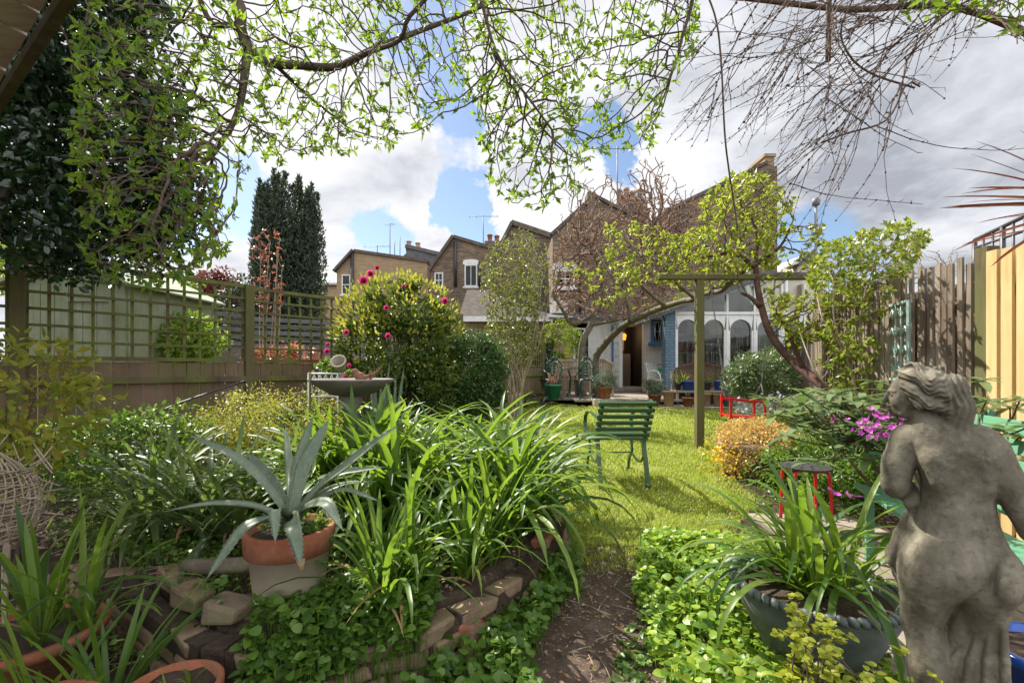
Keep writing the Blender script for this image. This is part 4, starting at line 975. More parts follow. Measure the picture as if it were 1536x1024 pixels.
# bare drooping twigs of a climber at the top right
cl = thing('bare_climber', 'bare brown climber hanging its leafless twigs at the upper right', 'climber', (1.9, 2.3, 2.9))
m = MB(); m2 = MB()
main = resample([(.9, 3.0, 3.55), (1.4, 2.9, 3.45), (2.0, 2.8, 3.3), (2.7, 2.7, 3.2), (3.5, 2.7, 2.6), (3.56, 2.7, 1.0), (3.56, 2.7, -.05)], .08); tube(m, main, np.linspace(.014, .03, len(main)), 7)
tube(m, resample([P(1243, -60, 2.6), P(1243, 30, 2.6), P(1242, 92, 2.6)], .05), .014, 7)
def twig(p, d, L, r, depth, mb):
    n = max(3, int(L / .05)); pts = [np.array(p, float)]; d = np.array(d, float)
    for i in range(n):
        d = norm(d + rng.normal(size=3) * .09 + np.array((0, 0, -.012))); pts.append(pts[-1] + d * L / n)
        if depth > 0 and i > 0 and rng.random() < .42:
            s = norm(d + rng.normal(size=3) * .38); twig(pts[-1], s, L * U(.12, .5), r * .62, depth - 1, mb)
        elif depth == 0 and rng.random() < .5: twig(pts[-1], norm(d + rng.normal(size=3) * .9), U(.015, .05), r * .7, -1, mb)
        if depth >= 0 and rng.random() < .4: ball(mb, pts[-1], r * 1.9, 5, 3)
    tube(mb, pts, np.linspace(r, r * .45, len(pts)), 4, cap=False)
for i in range(23):
    px = U(1120, 1560); s = P(px, -70, U(2.3, 3.0)); sl_ = (px - 1120) / 440
    twig(s, (-.42 - .45 * sl_ + U(-.12, .12), U(-.2, .15), -.72 + .1 * sl_ + U(-.1, .1)), .8 + .75 * sl_ + U(-.1, .2), .0044, 2 if i % 3 == 0 else 1, m2)
for q in ([P(1300, -40, 2.6), P(1262, 40, 2.6), P(1275, 85, 2.6), P(1310, 112, 2.6), P(1372, 132, 2.6)], [P(1052, -30, 2.7), P(1074, 30, 2.7), P(1082, 100, 2.75), P(1087, 200, 2.8), P(1094, 260, 2.9), P(1104, 325, 3.0), P(1106, 346, 3.0)], [P(1380, 130, 2.6), P(1360, 126, 2.6), P(1330, 180, 2.6), P(1270, 200, 2.6), P(1232, 214, 2.6)]):
    tube(m2, resample(q, .05), .0055, 5)
m.build('main_stem', M['twig'], cl); m2.build('twigs', M['twig'], cl)
# leafy bough entering at the top right corner
att = inregion(240, [(1320, -90), (1620, -90), (1620, 20), (1536, 45), (1490, 35), (1400, 25), (1335, 30)], 2.2, 2.9)
grown('leafy_bough', 'sunlit leafy bough poking in at the top right corner', 'tree', [([(3.9, 2.0, -.05), (3.9, 2.1, 1.8), (3.4, 2.3, 2.95), P(1560, -40, 2.5), P(1450, -30, 2.5), P(1350, 10, 2.5)], .05, .005, None)], att, .05, .07, .5, ('fresh_leaf', .06, .03), tip=.0018, woodmat='bark', grav=(0, 0, .05), per=4)
# ================================================================ holly
ho = thing('holly_tree', 'dense dark glossy holly with red berries filling the upper left', 'tree', (-3.7, 2.9, .2))
reg = [(-420, -260), (200, -260), (235, 60), (265, 160), (300, 270), (315, 335), (270, 372), (200, 392), (120, 408), (60, 392), (20, 350), (-80, 385), (-420, 400)]
cc = inregion(560, reg, 2.75, 4.0); k = rng.integers(0, len(cc), 56000); p = cc[k] + rdir(56000) * (U(0, 1, 56000) ** .5 * U(.12, .28, 560)[k])[:, None]
n = len(p); m = MB(); leaves(m, p, rdir(n, -.2), rdir(n, .6), .062 * U(.6, 1.2, n), .034, 'leaf', fold=.3); m.build('crown', M['holly_leaf'], ho)
att = inregion(500, reg, 2.8, 3.9); st = [(resample([(-3.7, 2.95, .1), (-3.65, 3.0, 1.2), (-3.4, 3.1, 2.2), (-3.1, 3.2, 3.6)], .1), -1)]
pos, par, n0 = colonize(st, att, .1, .15, 1.2, 80); r, kids = radii(par, .003); m = MB(); wood(m, pos, par, np.minimum(r, .09)); m.build('trunk', M['bark'], ho)
ber = cc[rng.integers(0, len(cc), 60)]
m = MB()
for q in ber:
    q = q + U(-.2, .2, 3)
    for j in range(int(U(3, 7))): ball(m, q + U(-.018, .018, 3), .0065, 6, 4)
tag(m.build('berries', M['berry'], ho), kind='stuff')
# ================================================================ strap-leaved clumps
def clump(name, label, cat, crowns, nl, L, w, mat, el=(1.0, 1.5), droop=(1.2, 2.3), rows=9, group=None, cr=.05, base=None, fold=.35, azr=None, dry=0, parent=None):
    c0 = np.mean(crowns, 0); o = parent or thing(name, label, cat, base if base is not None else c0, group)
    n = nl * len(crowns); k = np.repeat(np.arange(len(crowns)), nl); cr_ = np.array(crowns)[k]
    az = U(0, 2 * math.pi, n) if azr is None else U(*azr, n)
    p = cr_ + np.stack([np.cos(az), np.sin(az), 0 * az], -1) * U(0, cr, (n, 1)); p[:, 2] -= .02
    t = U(0, 1, n)
    m = MB(); straps(m, p, az + U(-.5, .5, n), U(L[0], L[1], n), U(w[0], w[1], n), el[1] - (el[1] - el[0]) * t, droop[0] + (droop[1] - droop[0]) * np.clip(t + U(-.3, .3, n), 0, 1), rows, fold, U(-.4, .4, n)); m.build('leaves', M[mat], o)
    if dry:
        az = U(0, 6.28, dry); k = rng.integers(0, len(crowns), dry); m = MB(); straps(m, np.array(crowns)[k], az, U(L[0] * .5, L[1] * .7, dry), U(w[0], w[1], dry) * .7, U(.4, .9, dry), U(1.5, 2.2, dry), rows, .6, U(-.8, .8, dry)); m.build('dry_leaves', M['dry_leaf'], o)
    return o
def gp(x, y, dz=0.): return np.array((x, y, float(H(x, y)) + dz))
crs = [gp(x, y) for x, y in [(-.62, 2.75), (-.28, 2.75), (.0, 2.95), (-.85, 3.1), (-.45, 3.15), (-.08, 3.35), (-.75, 3.5), (-.3, 3.65), (.12, 3.6), (-1.0, 3.55), (.02, 2.62), (-1.05, 2.8), (-1.22, 2.95)]]
clump('agapanthus_clump', 'huge arching clump of glossy strap leaves at the centre', 'plant', crs, 66, (.58, 1.0), (.028, .047), 'strap_leaf', el=(.8, 1.52), droop=(1.2, 2.8), rows=11, dry=34)
crs = [gp(x, y) for x, y in [(-.5, 1.8), (-.42, 1.95), (-.56, 1.98), (-.2, 2.12), (-.28, 2.3), (-.1, 2.25)]]
clump('iris_clump', 'upright narrow leaved clump growing behind the red edging brick', 'plant', crs, 30, (.34, .66), (.014, .03), 'strap_leaf', el=(1.0, 1.55), droop=(.4, 2.3), rows=9, dry=14)
crs = [gp(x, y) for x, y in [(-1.75, 2.6), (-1.5, 2.5), (-1.9, 2.9), (-1.6, 2.95), (-2.1, 2.7), (-1.35, 2.75), (-2.3, 3.0)]]
clump('agapanthus_clump', 'grey green strap leaved clump left of the potted agave', 'plant', crs, 46, (.45, .8), (.024, .038), 'strap_grey', el=(.7, 1.45), droop=(.8, 2.4), rows=9, dry=8)
o = [q for q in COL.objects if q.name == 'agapanthus_clump'][0]
clump(None, None, None, [gp(x, y) for x, y in [(-.95, 2.72), (-1.1, 2.88), (-.8, 2.66), (-.62, 2.58)]], 24, (.66, .98), (.03, .046), 'strap_leaf', el=(1.15, 1.55), droop=(.6, 2.3), rows=10, parent=o)
# ================================================================ shrubs on the left
bush('euonymus_shrub', 'low golden variegated small leaved shrub below the left fence', 'shrub', (-2.0, 3.95, .62), (.68, .5, .4), 15000, .02, .011, 'yellow_leaf', clumps=160, csize=.13, stems=24, shell=.35, stemr=.006)
bush('variegated_shrub', 'yellow tipped leggy shrub at the far left in shade', 'shrub', (-2.55, 2.35, .95), (.42, .35, .4), 1300, .055, .026, 'yellow_leaf', clumps=60, csize=.12, stems=14, kind='leaf', stemr=.006, stemmat='twig')
bush('mixed_undergrowth', 'mid green undergrowth along the foot of the left fence', 'undergrowth', (-2.9, 3.5, .55), (.6, .6, .3), 5200, .04, .022, 'cover_leaf', clumps=90, csize=.14, stems=10, kind='leaf', stemr=.005)
fl = [(556, 411, 5.25, .05), (546, 422, 5.2, .065), (668, 452, 5.35, .05), (580, 462, 5.08, .035), (520, 499, 5.15, .04), (583, 504, 5.0, .04), (491, 527, 5.3, .04), (492, 517, 5.3, .03), (566, 402, 5.45, .035), (606, 430, 5.1, .03)]
cm = bush('camellia_bush', 'tall camellia with yellow green new leaves and pink blooms', 'shrub', (-1.46, 6.0, 1.5), (.84, .72, .82), 15000, .07, .036, 'camellia_leaf', clumps=130, csize=.17, hole=.36, stems=16, kind='leaf', flowers=fl, stemr=.02, shell=.6)
mm_ = MB(); nn_ = 2600; d = rdir(nn_); d[:, 2] = np.abs(d[:, 2]) * 1.0; k = lump(d * 3.2, 3, 8) > .46; d = norm(d[k]); p = np.array((-1.46, 6.0, 1.52)) + d * (.86, .76, .88) * (.8 + .35 * lump(d * 1.3, 3, 5))[:, None]
leaves(mm_, p + rdir(len(p)) * .05, norm(d + (0, 0, .8) + rdir(len(p)) * .6), norm(d + rdir(len(p)) * .5), .06, .03, 'leaf'); mm_.build('new_growth', M['yellow_leaf'], cm)
bush('clipped_bush', 'rounded dark green small leaved bush right of the camellia', 'shrub', (-.6, 6.5, 1.0), (.5, .48, .7), 21000, .042, .022, 'privet_leaf', clumps=300, csize=.12, stems=8, shell=.75)
bush('dark_laurel', 'dark broad leaved bush low between camellia and round bush', 'shrub', (-1.15, 5.9, .8), (.5, .4, .5), 4500, .06, .03, 'camellia_leaf', clumps=60, csize=.18, stems=6, kind='leaf')
# thin multi-stemmed shrub
b0 = gp(.08, 8.8)
mains = []
for i in range(13):
    a = U(0, 6.28); q = U(.1, .5); top = P(778 + U(-50, 55), U(380, 450), 8.8 + U(-.4, .4))
    mains.append(([b0 + (U(-.12, .12), U(-.1, .1), -.05), b0 + (math.cos(a) * .15, math.sin(a) * .15, .7), (b0 + top) / 2 + (U(-.15, .15), 0, .1), top], .018, .004, None))
att = np.vstack([inell(2100, P(778, 425, 8.8), (.78, .6, 1.0)), inell(700, P(772, 500, 8.8), (.62, .5, .7))])
att = att[lump(att, 2.2, 9) > .33]
grown('thin_shrub', 'tall airy shrub of many thin stems with tiny leaves', 'shrub', mains, att, .07, .085, .6, ('small_leaf', .058, .028), tip=.0042, woodmat='twig_pale', twigmat='twig_pale', grav=(0, 0, .25), per=9, frac=.7, base=b0)
bush('lime_shrub', 'bright lime leafed shrub behind the curved bench', 'shrub', P(838, 512, 13.2), (.66, .4, .62), 5200, .05, .028, 'lime_leaf', clumps=80, csize=.16, stems=10, stemr=.01)
bush('shade_shrub', 'dim olive shrub at the fence between thin shrub and bench', 'shrub', P(752, 545, 10.4), (.42, .4, .6), 3400, .045, .022, 'privet_leaf', clumps=60, csize=.17, stems=10)
bush('dark_ivy', 'dark ivy shading the fence beside the curved bench', 'shrub', P(790, 530, 12.6), (.7, .4, .75), 5200, .07, .04, 'holly_leaf', clumps=80, csize=.2, stems=6, kind='heart')
# neighbour's plants
yw = thing('yew_tree', 'tall dark columnar yew rising behind the trellis', 'tree', P(430, 552, 13.5) * (1, 1, 0) + (0, 0, .4))
c = P(430, 0, 13.5); m = MB(); cols = []
for i in range(44):
    a = U(0, 6.28); q = math.sqrt(U(0, 1)); x = c[0] + math.cos(a) * q * .98; y = 13.5 + math.sin(a) * q * .95; top = (CH + (HY - 250) / F * 13.5) * (1 - .13 * q * q) - U(0, .38); cols.append((x, y, top))
pp = []; 
for x, y, top in cols:
    nn = 1100; t = U(0, 1, nn) ** .8; z = .6 + (top - .6) * t; rr = .25 * np.clip((1 - t) * 4, .05, 1) ** .7 * (.75 + .5 * vnoise(z * 3, z * 0 + x * 9, 2)); a = U(0, 6.28, nn); s = U(.6, 1, nn)
    pp.append(np.stack([x + np.cos(a) * rr * s, y + np.sin(a) * rr * s, z], -1))
p = np.vstack(pp); n = len(p); d = rdir(n, 1.3); leaves(m, p, d, rdir(n, .1), .13 * U(.5, 1.2, n), .045, 'oval', fold=.3); m.build('crown', M['yew_leaf'], yw)
m = MB(); tube(m, [(c[0], 13.5, .2), (c[0], 13.5, 5.5)], [.22, .08], 8); m.build('trunk', M['bark'], yw)
b0 = P(398, 600, 7.6) * (1, 1, 0) + (0, 0, .3); mains = []
for i in range(9): t = P(398 + U(-28, 32), U(350, 430), 7.6 + U(-.2, .2)); mains.append(([b0, (b0 + t) / 2 + (U(-.08, .08), 0, -.1), t], .016, .004, None))
grown('red_leafed_sapling', 'pale stemmed sapling with salmon red young leaves', 'tree', mains, np.vstack([inell(260, P(398, 375, 7.6), (.3, .25, .38)), inell(120, P(400, 440, 7.6), (.32, .25, .4))]), .06, .09, .6, ('red_leaf', .045, .02), tip=.0028, woodmat='twig_pale', grav=(0, 0, .3), per=5, frac=.25, base=b0)
bush('neighbour_shrub', 'broad leafed green shrub seen through the trellis', 'shrub', P(258, 508, 7.4), (.72, .5, .52), 5200, .085, .036, 'cover_bright', clumps=90, csize=.18, stems=8, kind='leaf')
bush('neighbour_conifer', 'small dark conifer beside the red sapling', 'shrub', P(356, 470, 13.2), (.6, .5, 1.1), 3600, .11, .04, 'yew_leaf', clumps=80, csize=.2, stems=4)
bush('photinia_hedge', 'low hedge with orange red young leaves behind the trellis', 'hedge', P(432, 546, 7.3), (.75, .3, .3), 4200, .055, .028, 'orange_petal', clumps=70, csize=.12, stems=6, kind='leaf', shell=.5)
bush('distant_tree', 'green leafy tree above the shed roof at left', 'tree', P(60, 405, 9.5), (1.0, .8, .6), 4000, .1, .05, 'lime_leaf', clumps=60, csize=.3, stems=5)
bush('distant_tree', 'green tree showing between shed and distant house', 'tree', P(235, 437, 16), (1.2, .8, .6), 3500, .16, .08, 'cover_leaf', clumps=60, csize=.35, stems=5)
bush('purple_tree', 'dull purple leafed tree by the distant dark house', 'tree', P(325, 440, 19), (.9, .8, .9), 2500, .16, .08, 'bronze_leaf', clumps=50, csize=.4, stems=5)
# ================================================================ trees by the patio
mains = [([gp(1.78, 11.9, -.05), P(873, 520, 11.9), P(886, 488, 11.9), P(894, 465, 11.9), P(918, 442, 11.9), P(930, 425, 11.9)], .13, .04, None),
         ([P(892, 470, 11.9), P(860, 486, 11.8), P(842, 462, 11.7), P(829, 440, 11.6)], .055, .03, 0),
         ([P(905, 454, 11.9), P(900, 410, 12), P(880, 360, 12.1)], .04, .012, 0),
         ([P(925, 432, 11.9), P(960, 400, 12.2), P(985, 350, 12.5)], .035, .01, 0),
         ([P(886, 488, 11.9), P(935, 478, 11.2), P(955, 470, 11)], .04, .02, 0)]
reg = [(832, 470), (828, 380), (860, 310), (920, 318), (960, 285), (985, 255), (1005, 300), (1050, 300), (1060, 400), (1000, 470), (930, 480)]
reg2 = [(836, 350), (860, 270), (905, 262), (985, 232), (1010, 262), (1060, 290), (1050, 400), (860, 420)]; att = np.vstack([inregion(5200, reg, 11.0, 13.6), inregion(650, reg2, 11.2, 13.4)])
grown('bare_tree', 'mostly bare twiggy tree with withered brown leaves before the brick house', 'tree', mains, att, .1, .125, 1.0, ('dry_leaf', .07, .04), tip=.0095, woodmat='bark_grey', twigmat='twig_rose', grav=(0, 0, .12), per=2, frac=.2, leafthr=1.3, spread=1.2, e=2.5)
mains = [([gp(2.1, 11.4, -.05), P(893, 542, 11.3), P(906, 518, 11.0), P(918, 504, 10.7), P(934, 490, 10.3), P(948, 481, 9.9), P(983, 465, 9.2), P(1022, 452, 8.4), P(1040, 449, 8.0), P(1060, 440, 7.6), P(1082, 436, 7.0), P(1095, 424, 6.8), P(1118, 405, 6.4)], .1, .028, None),
         ([P(945, 482, 9.9), P(940, 450, 9.8), P(925, 425, 9.8), P(905, 395, 9.9), P(895, 375, 10)], .05, .015, 0),
         ([P(1000, 460, 8.9), P(975, 440, 8.8), P(960, 425, 8.7)], .05, .02, 0),
         ([P(1040, 446, 8), P(1010, 420, 7.6), P(990, 395, 7.2), P(960, 380, 7.0)], .03, .012, 0)]
att = np.vstack([inregion(900, [(905, 340), (960, 330), (1000, 345), (1040, 350), (1060, 330), (1060, 415), (1000, 430), (930, 420), (900, 385)], 6.2, 7.8), inregion(120, [(840, 400), (960, 380), (1040, 460), (900, 470)], 8, 10)])
att = att[lump(att, 2.0, 6) > .38]
grown('leaning_apple_tree', 'old apple tree whose pale grey trunk leans over the patio', 'tree', mains, att, .08, .11, .8, ('apple_leaf', .068, .04), tip=.0034, woodmat='bark_grey', twigmat='bark_grey', grav=(0, 0, .1), per=10, frac=.45)
mains = [([P(1338, 745, 3.95), P(1325, 690, 4.1), P(1296, 642, 4.4), P(1240, 584, 4.8), P(1206, 556, 5.1), P(1184, 537, 5.3), P(1162, 511, 5.5), P(1148, 481, 5.7), P(1137, 435, 5.95), P(1133, 396, 6.15)], .06, .034, None),
         ([P(1140, 460, 5.8), P(1125, 445, 5.9), P(1112, 440, 6.0)], .035, .015, 0),
         ([P(1133, 400, 6.1), P(1100, 380, 6.2), P(1060, 385, 6.3), P(1020, 395, 6.4)], .035, .01, 0),
         ([P(1133, 398, 6.15), P(1135, 350, 6.2), P(1120, 310, 6.2)], .035, .01, 0),
         ([P(1134, 396, 6.15), P(1170, 370, 6.1), P(1190, 330, 6.0)], .03, .008, 0),
         ([P(1206, 556, 5.1), P(1180, 495, 5.1), P(1165, 470, 5.1)], .03, .012, 0)]
att = np.vstack([inregion(1900, [(1045, 330), (1060, 285), (1100, 260), (1150, 262), (1190, 290), (1200, 340), (1180, 400), (1120, 408), (1050, 405), (1020, 380)], 5.5, 6.9), inregion(200, [(1195, 330), (1235, 330), (1250, 400), (1200, 410)], 5.3, 6.4), inregion(520, [(1150, 445), (1260, 440), (1250, 500), (1200, 520), (1160, 480)], 4.9, 5.6)])
att = att[lump(att, 2.0, 3) > .4]
grown('apple_tree', 'red barked apple tree leaning left onto the pergola', 'tree', mains, att, .065, .09, .7, ('apple_leaf', .074, .04), tip=.0034, woodmat='bark_red', twigmat='bark_red', grav=(0, 0, .12), per=7, frac=.42)
b0 = gp(3.2, 4.35, -.03); mains = []
for pts in ([(1285, 600), (1262, 520), (1235, 480), (1225, 440)], [(1300, 590), (1290, 480), (1310, 400)], [(1310, 600), (1330, 500), (1350, 400), (1370, 360)], [(1270, 620), (1225, 560), (1200, 500)], [(1295, 600), (1255, 500), (1250, 420)]):
    mains.append(([b0 + U(-.05, .05, 3) * (1, 1, 0)] + [P(a, b, 4.45 + U(-.1, .25)) for a, b in pts], .016, .005, None))
att = np.vstack([inregion(1900, [(1205, 420), (1240, 370), (1300, 345), (1340, 330), (1395, 350), (1380, 390), (1345, 440), (1330, 480), (1290, 470), (1230, 450)], 4.0, 5.0), inregion(260, [(1230, 480), (1330, 480), (1310, 590), (1250, 590)], 4.2, 4.7)])
grown('climbing_rose', 'climbing rose with reddish young leaves topping the grey pale fence', 'shrub', mains, att, .06, .085, .6, ('rose_leaf', .062, .036), tip=.0026, woodmat='twig_pale', grav=(0, 0, .12), per=8, frac=.5, base=b0)
bs = P(1420, 420, 13); grown('bare_distant_tree', 'grey bare tree beyond the right fence', 'tree', [([bs * (1, 1, 0) + (0, 0, .3), bs + (0, 0, -.9), bs + (0, 0, .2)], .08, .02, None)], np.vstack([inell(420, P(1415, 395, 13), (.8, .5, .5)), inell(200, P(1350, 420, 13), (1.0, .5, .3))]), .1, .14, 2, None, tip=.006, woodmat='twig_pale', grav=(0, 0, .1), e=2.6)
# ================================================================ right-hand planting
bush('variegated_bush', 'rounded dark bush with cream edged leaves beside the greenhouse', 'shrub', (4.62, 8.6, 1.02), (.6, .5, .52), 7000, .07, .03, 'rhodo_leaf', clumps=110, csize=.17, stems=14, kind='leaf', shell=.65, stemr=.01)
bush('bluebell_patch', 'feathery green patch dotted with lilac flowers below the fence', 'plant', (4.0, 6.9, .42), (.7, .7, .28), 9000, .055, .009, 'lavender_leaf', clumps=110, csize=.15, stems=0, shell=.3)
bush('mixed_border', 'green border plants behind the sedum planter', 'plant', (3.3, 5.3, .42), (.7, .6, .3), 7000, .05, .018, 'small_leaf', clumps=110, csize=.15, stems=6, kind='leaf', shell=.3, stemr=.006)
bush('mixed_border', 'green leafy border under the rhododendron branches', 'plant', (2.75, 3.95, .3), (.6, .6, .28), 5200, .05, .022, 'cover_leaf', clumps=90, csize=.14, stems=6, kind='leaf', shell=.3, stemr=.005)
fl_ = inell(130, (4.0, 6.9, .55), (.75, .6, .28)); m = MB(); leaves(m, fl_, rdir(130, .5), rdir(130, .5), .05, .04, 'heart'); tag(m.build('lilac_flowers', M['lilac_petal']), 'tiny lilac flowers scattered over the feathery patch', 'flowers', kind='stuff')
# rhododendron: whorls of long leaves on bare branching stems
rh = thing('rhododendron', 'sprawling rhododendron with long leaf whorls and magenta flowers behind statue', 'shrub', gp(2.75, 3.1))
b0 = gp(2.75, 3.1, -.03); heads = []
def rhead(px, py, Y): heads.append(P(px, py, Y))
for q in [(1165, 622, 2.9), (1200, 640, 2.8), (1245, 612, 3.0), (1285, 605, 3.0), (1235, 650, 2.7), (1270, 665, 2.6), (1312, 640, 2.7), (1300, 690, 2.5), (1225, 690, 2.5), (1332, 600, 2.8), (1180, 655, 2.7), (1345, 660, 2.6), (1208, 600, 3.2), (1270, 585, 3.2), (1315, 575, 3.1), (1215, 630, 2.9), (1260, 640, 2.8), (1300, 620, 2.9), (1335, 630, 2.8), (1280, 640, 2.6), (1240, 600, 3.1), (1190, 610, 3.1), (1480, 600, 2.6), (1500, 640, 2.4), (1530, 600, 2.3), (1515, 610, 2.5), (1475, 570, 2.8), (1545, 640, 2.1), (1560, 600, 2.2), (1490, 690, 2.4), (1530, 655, 2.2)] + [(U(1150, 1350), U(585, 655), U(2.4, 3.2)) for _ in range(26)] + [(U(1265, 1350), U(640, 680), U(2.4, 2.9)) for _ in range(6)]: rhead(*q)
heads = np.array(heads); m = MB(); cn = inell(10, (2.45, 2.9, .75), (.4, .5, .25))
for i, h in enumerate(heads):
    j = cn[np.argmin(np.linalg.norm(cn - h, axis=1) + U(0, .2, len(cn)))]; tube(m, curve([j, (j + h) / 2 + (0, 0, -.05) + U(-.04, .04, 3), h], 8), np.linspace(.007, .0035, 9), 5, cap=False)
for j in cn: tube(m, curve([b0, (b0 + j) / 2 + U(-.08, .08, 3), j], 10), np.linspace(.016, .007, 11), 6, cap=False)
m.build('stem', M['bark'], rh)
m = MB()
for h in heads:
    n = int(U(7, 11)); th = U(0, 6) + np.arange(n) * 2.4; o_ = np.stack([np.cos(th), np.sin(th), U(-.35, .55, n)], -1)
    leaves(m, np.repeat((h + U(-.01, .01, 3))[None], n, 0) , o_, np.stack([-np.cos(th) * .3, -np.sin(th) * .3, np.ones(n)], -1), U(.1, .16, n), U(.034, .052, n), 'long', fold=.2, bend=-.25)
m.build('leaves', M['rhodo_leaf'], rh)
for (px, py, Y, k) in [(1330, 632, 2.85, 9), (1310, 636, 2.9, 5), (1350, 630, 2.85, 5), (1297, 648, 2.8, 3), (1282, 640, 2.9, 2), (1263, 738, 2.3, 2), (1170, 746, 2.6, 1), (1355, 640, 2.8, 4), (1245, 630, 3, 1), (1340, 645, 2.8, 3)]:
    m = MB(); c = P(px, py, Y - .55)
    for j in range(k * 2): rosette(m, c + rng.normal(size=3) * (.014 * math.sqrt(k)), rng.normal(size=3) + (0, -1, .6), .016, 1, 5)
    m.build('flower', M['purple_petal'], rh)
# cordyline
cd = thing('cordyline', 'bronze spiky leaved cordyline reaching in from the right edge', 'plant', gp(2.78, 2.25))
m = MB(); tp = P(1652, 306, 2.25); tube(m, [gp(2.78, 2.25, -.05), (2.8, 2.25, 1.0), tp], [.04, .035, .03], 8); m.build('trunk', M['bark'], cd)
n = 46; az = U(0, 6.28, n); el0 = U(-.3, 1.35, n); m = MB(); straps(m, np.repeat(tp[None], n, 0), az, U(.5, .68, n), U(.022, .03, n), el0, U(.05, .5, n), 8, .3, .0)
az = np.array([3.1, 3.14, 3.25, 3.2, 3.35, 3.0, 3.05]); straps(m, np.repeat(tp[None], 7, 0) + np.array([[0, 0, .01], [0, 0, 0], [0, 0, -.03], [0, 0, .05], [0, 0, -.05], [0, 0, .07], [0, 0, -.08]]), az, np.array([.74, .78, .7, .68, .66, .6, .6]), np.full(7, .028), np.array([.08, .0, .03, .05, -.05, .1, -.1]), np.array([.1, .08, .15, .1, .15, .25, .2]), 8, .3, .0)
m.build('leaves', M['bronze_leaf'], cd)
# ================================================================ grass and ground cover
def scatter(n, poly, wobble=True):
    xs = [q[0] for q in poly]; ys = [q[1] for q in poly]; x = U(min(xs), max(xs), n); y = U(min(ys), max(ys), n)
    k = inw(x, y, poly) if wobble else inpoly(x, y, poly); return x[k], y[k]
x, y = scatter(560000, LAWN); k = rng.random(len(x)) < np.clip((3.3 / y) ** 1.5, .13, 1) * np.clip(.35 + 2.2 * (fbm(x * 2.6, y * 2.6, 40) - .27), .15, 1); x, y = x[k], y[k]
x2, y2 = scatter(26000, [(a, b) for a, b in [(.2, 2.5), (.6, 2.6), (1.3, 2.9), (2.0, 3.8), (2.2, 4.6), (1.2, 3.3), (.7, 3.0)]]); x = np.r_[x, x2]; y = np.r_[y, y2]
n = len(x); z = H(x, y) + .01; az = U(0, 6.28, n); hgt = U(.018, .042, n) * (.7 + .9 * fbm(x * 4, y * 4, 41)) * np.clip(y / 4, .9, 1.3); wd = np.clip(.0022 * y / 3, .002, .006)
lean = U(.2, 1.0, n); c0 = np.stack([x, y, z], -1); c1 = c0 + np.stack([np.cos(az) * lean * hgt * .35, np.sin(az) * lean * hgt * .35, hgt * .6], -1); c2 = c0 + np.stack([np.cos(az) * lean * hgt * 1.1, np.sin(az) * lean * hgt * 1.1, hgt * (1 - .25 * lean)], -1)
C = np.stack([c0, c1, c2], 1); sd = np.stack([-np.sin(az), np.cos(az), 0 * az], -1); S = np.repeat(sd[:, None], 3, 1); W = np.stack([wd, wd * .9, wd * .1], 1) * .9
m = MB(); ribbons(m, C, S, W); tag(m.build('grass', M['grass_blade']), 'short mown grass of the lawn, bright yellow green', 'grass', kind='stuff')
def cover(name, label, poly, n, size, hts, mat, kind='heart', slope=None, cat='ground cover', tilt=.55):
    x, y = scatter(n, poly, True); k = fbm(x * 5, y * 5, 50) > .3; x, y = x[k], y[k]; n = len(x)
    gz = H(x, y) if hts[1] != .15 or kind != 'heart' or name != 'nettle_leaves' else np.maximum(H(x, y), np.where(y < 1.9, .21, 0) * np.clip(1 - (seg_dist(x, y, WALL) - .02) / .12, 0, 1))
    z = gz + hts[0] + (hts[1] - hts[0]) * np.clip(fbm(x * 4, y * 4, 51) * 1.3 + U(-.25, .25, n), 0, 1)
    p = np.stack([x, y, z], -1); az = U(0, 6.28, n); d = np.stack([np.cos(az), np.sin(az), U(-.3, .4, n)], -1); nn = norm(np.stack([rng.normal(size=n) * tilt, rng.normal(size=n) * tilt, np.ones(n)], -1))
    L = U(size[0], size[1], n); m = MB(); leaves(m, p, d, nn, L, L * .85, kind, fold=.18, bend=-.2)
    q = rng.random(n) < .6; pq = p[q]; g = pq.copy(); g[:, :2] += U(-.02, .02, (len(g), 2)); g[:, 2] = H(pq[:, 0], pq[:, 1])
    t = np.linspace(0, 1, 3)[None, :, None]; C = g[:, None] * (1 - t) + pq[:, None] * t; S = np.zeros_like(C); S[..., 0] = 1; ribbons(m, C, S, np.full((len(pq), 3), .0012))
    return tag(m.build(name, M[mat]), label, cat, kind='stuff')
G2 = [(.55, 1.2), (.52, 1.7), (.57, 2.05), (.64, 2.4), (.74, 2.75), (.88, 2.98), (1.1, 3.05), (1.45, 3.05), (1.6, 2.8), (1.42, 2.4), (1.38, 2.0), (1.35, 1.6), (1.4, 1.1)]
cover('violet_leaves', 'bright heart shaped violet leaves right of the dirt path', G2, 10500, (.012, .044), (.01, .17), 'cover_bright')
cover('violet_leaves', 'sparse violet leaves creeping over the right path edge', [(.33, 1.2), (.37, 1.7), (.48, 2.05), (.8, 2.0), (.75, 1.2)], 1100, (.02, .035), (.01, .05), 'cover_leaf')
G1 = [(-.42, 1.2), (-.33, 1.68), (-.08, 1.95), (.08, 2.25), (.26, 2.6), (.38, 2.7), (.33, 2.35), (.17, 2.05), (.1, 1.7), (.12, 1.2)]
cover('violet_leaves', 'dark heart shaped leaves between the brick bed wall and path', G1, 5600, (.025, .045), (.02, .17), 'cover_leaf')
G3 = [(-.94, 1.62), (-.9, 1.5), (-.62, 1.46), (-.3, 1.68), (-.3, 1.95), (-.55, 2.1), (-.64, 1.92), (-.72, 1.78), (-.84, 1.68)]
cover('nettle_leaves', 'shaded round leaf carpet around the foot of the agave pot', G3, 5200, (.015, .04), (.02, .15), 'cover_leaf')
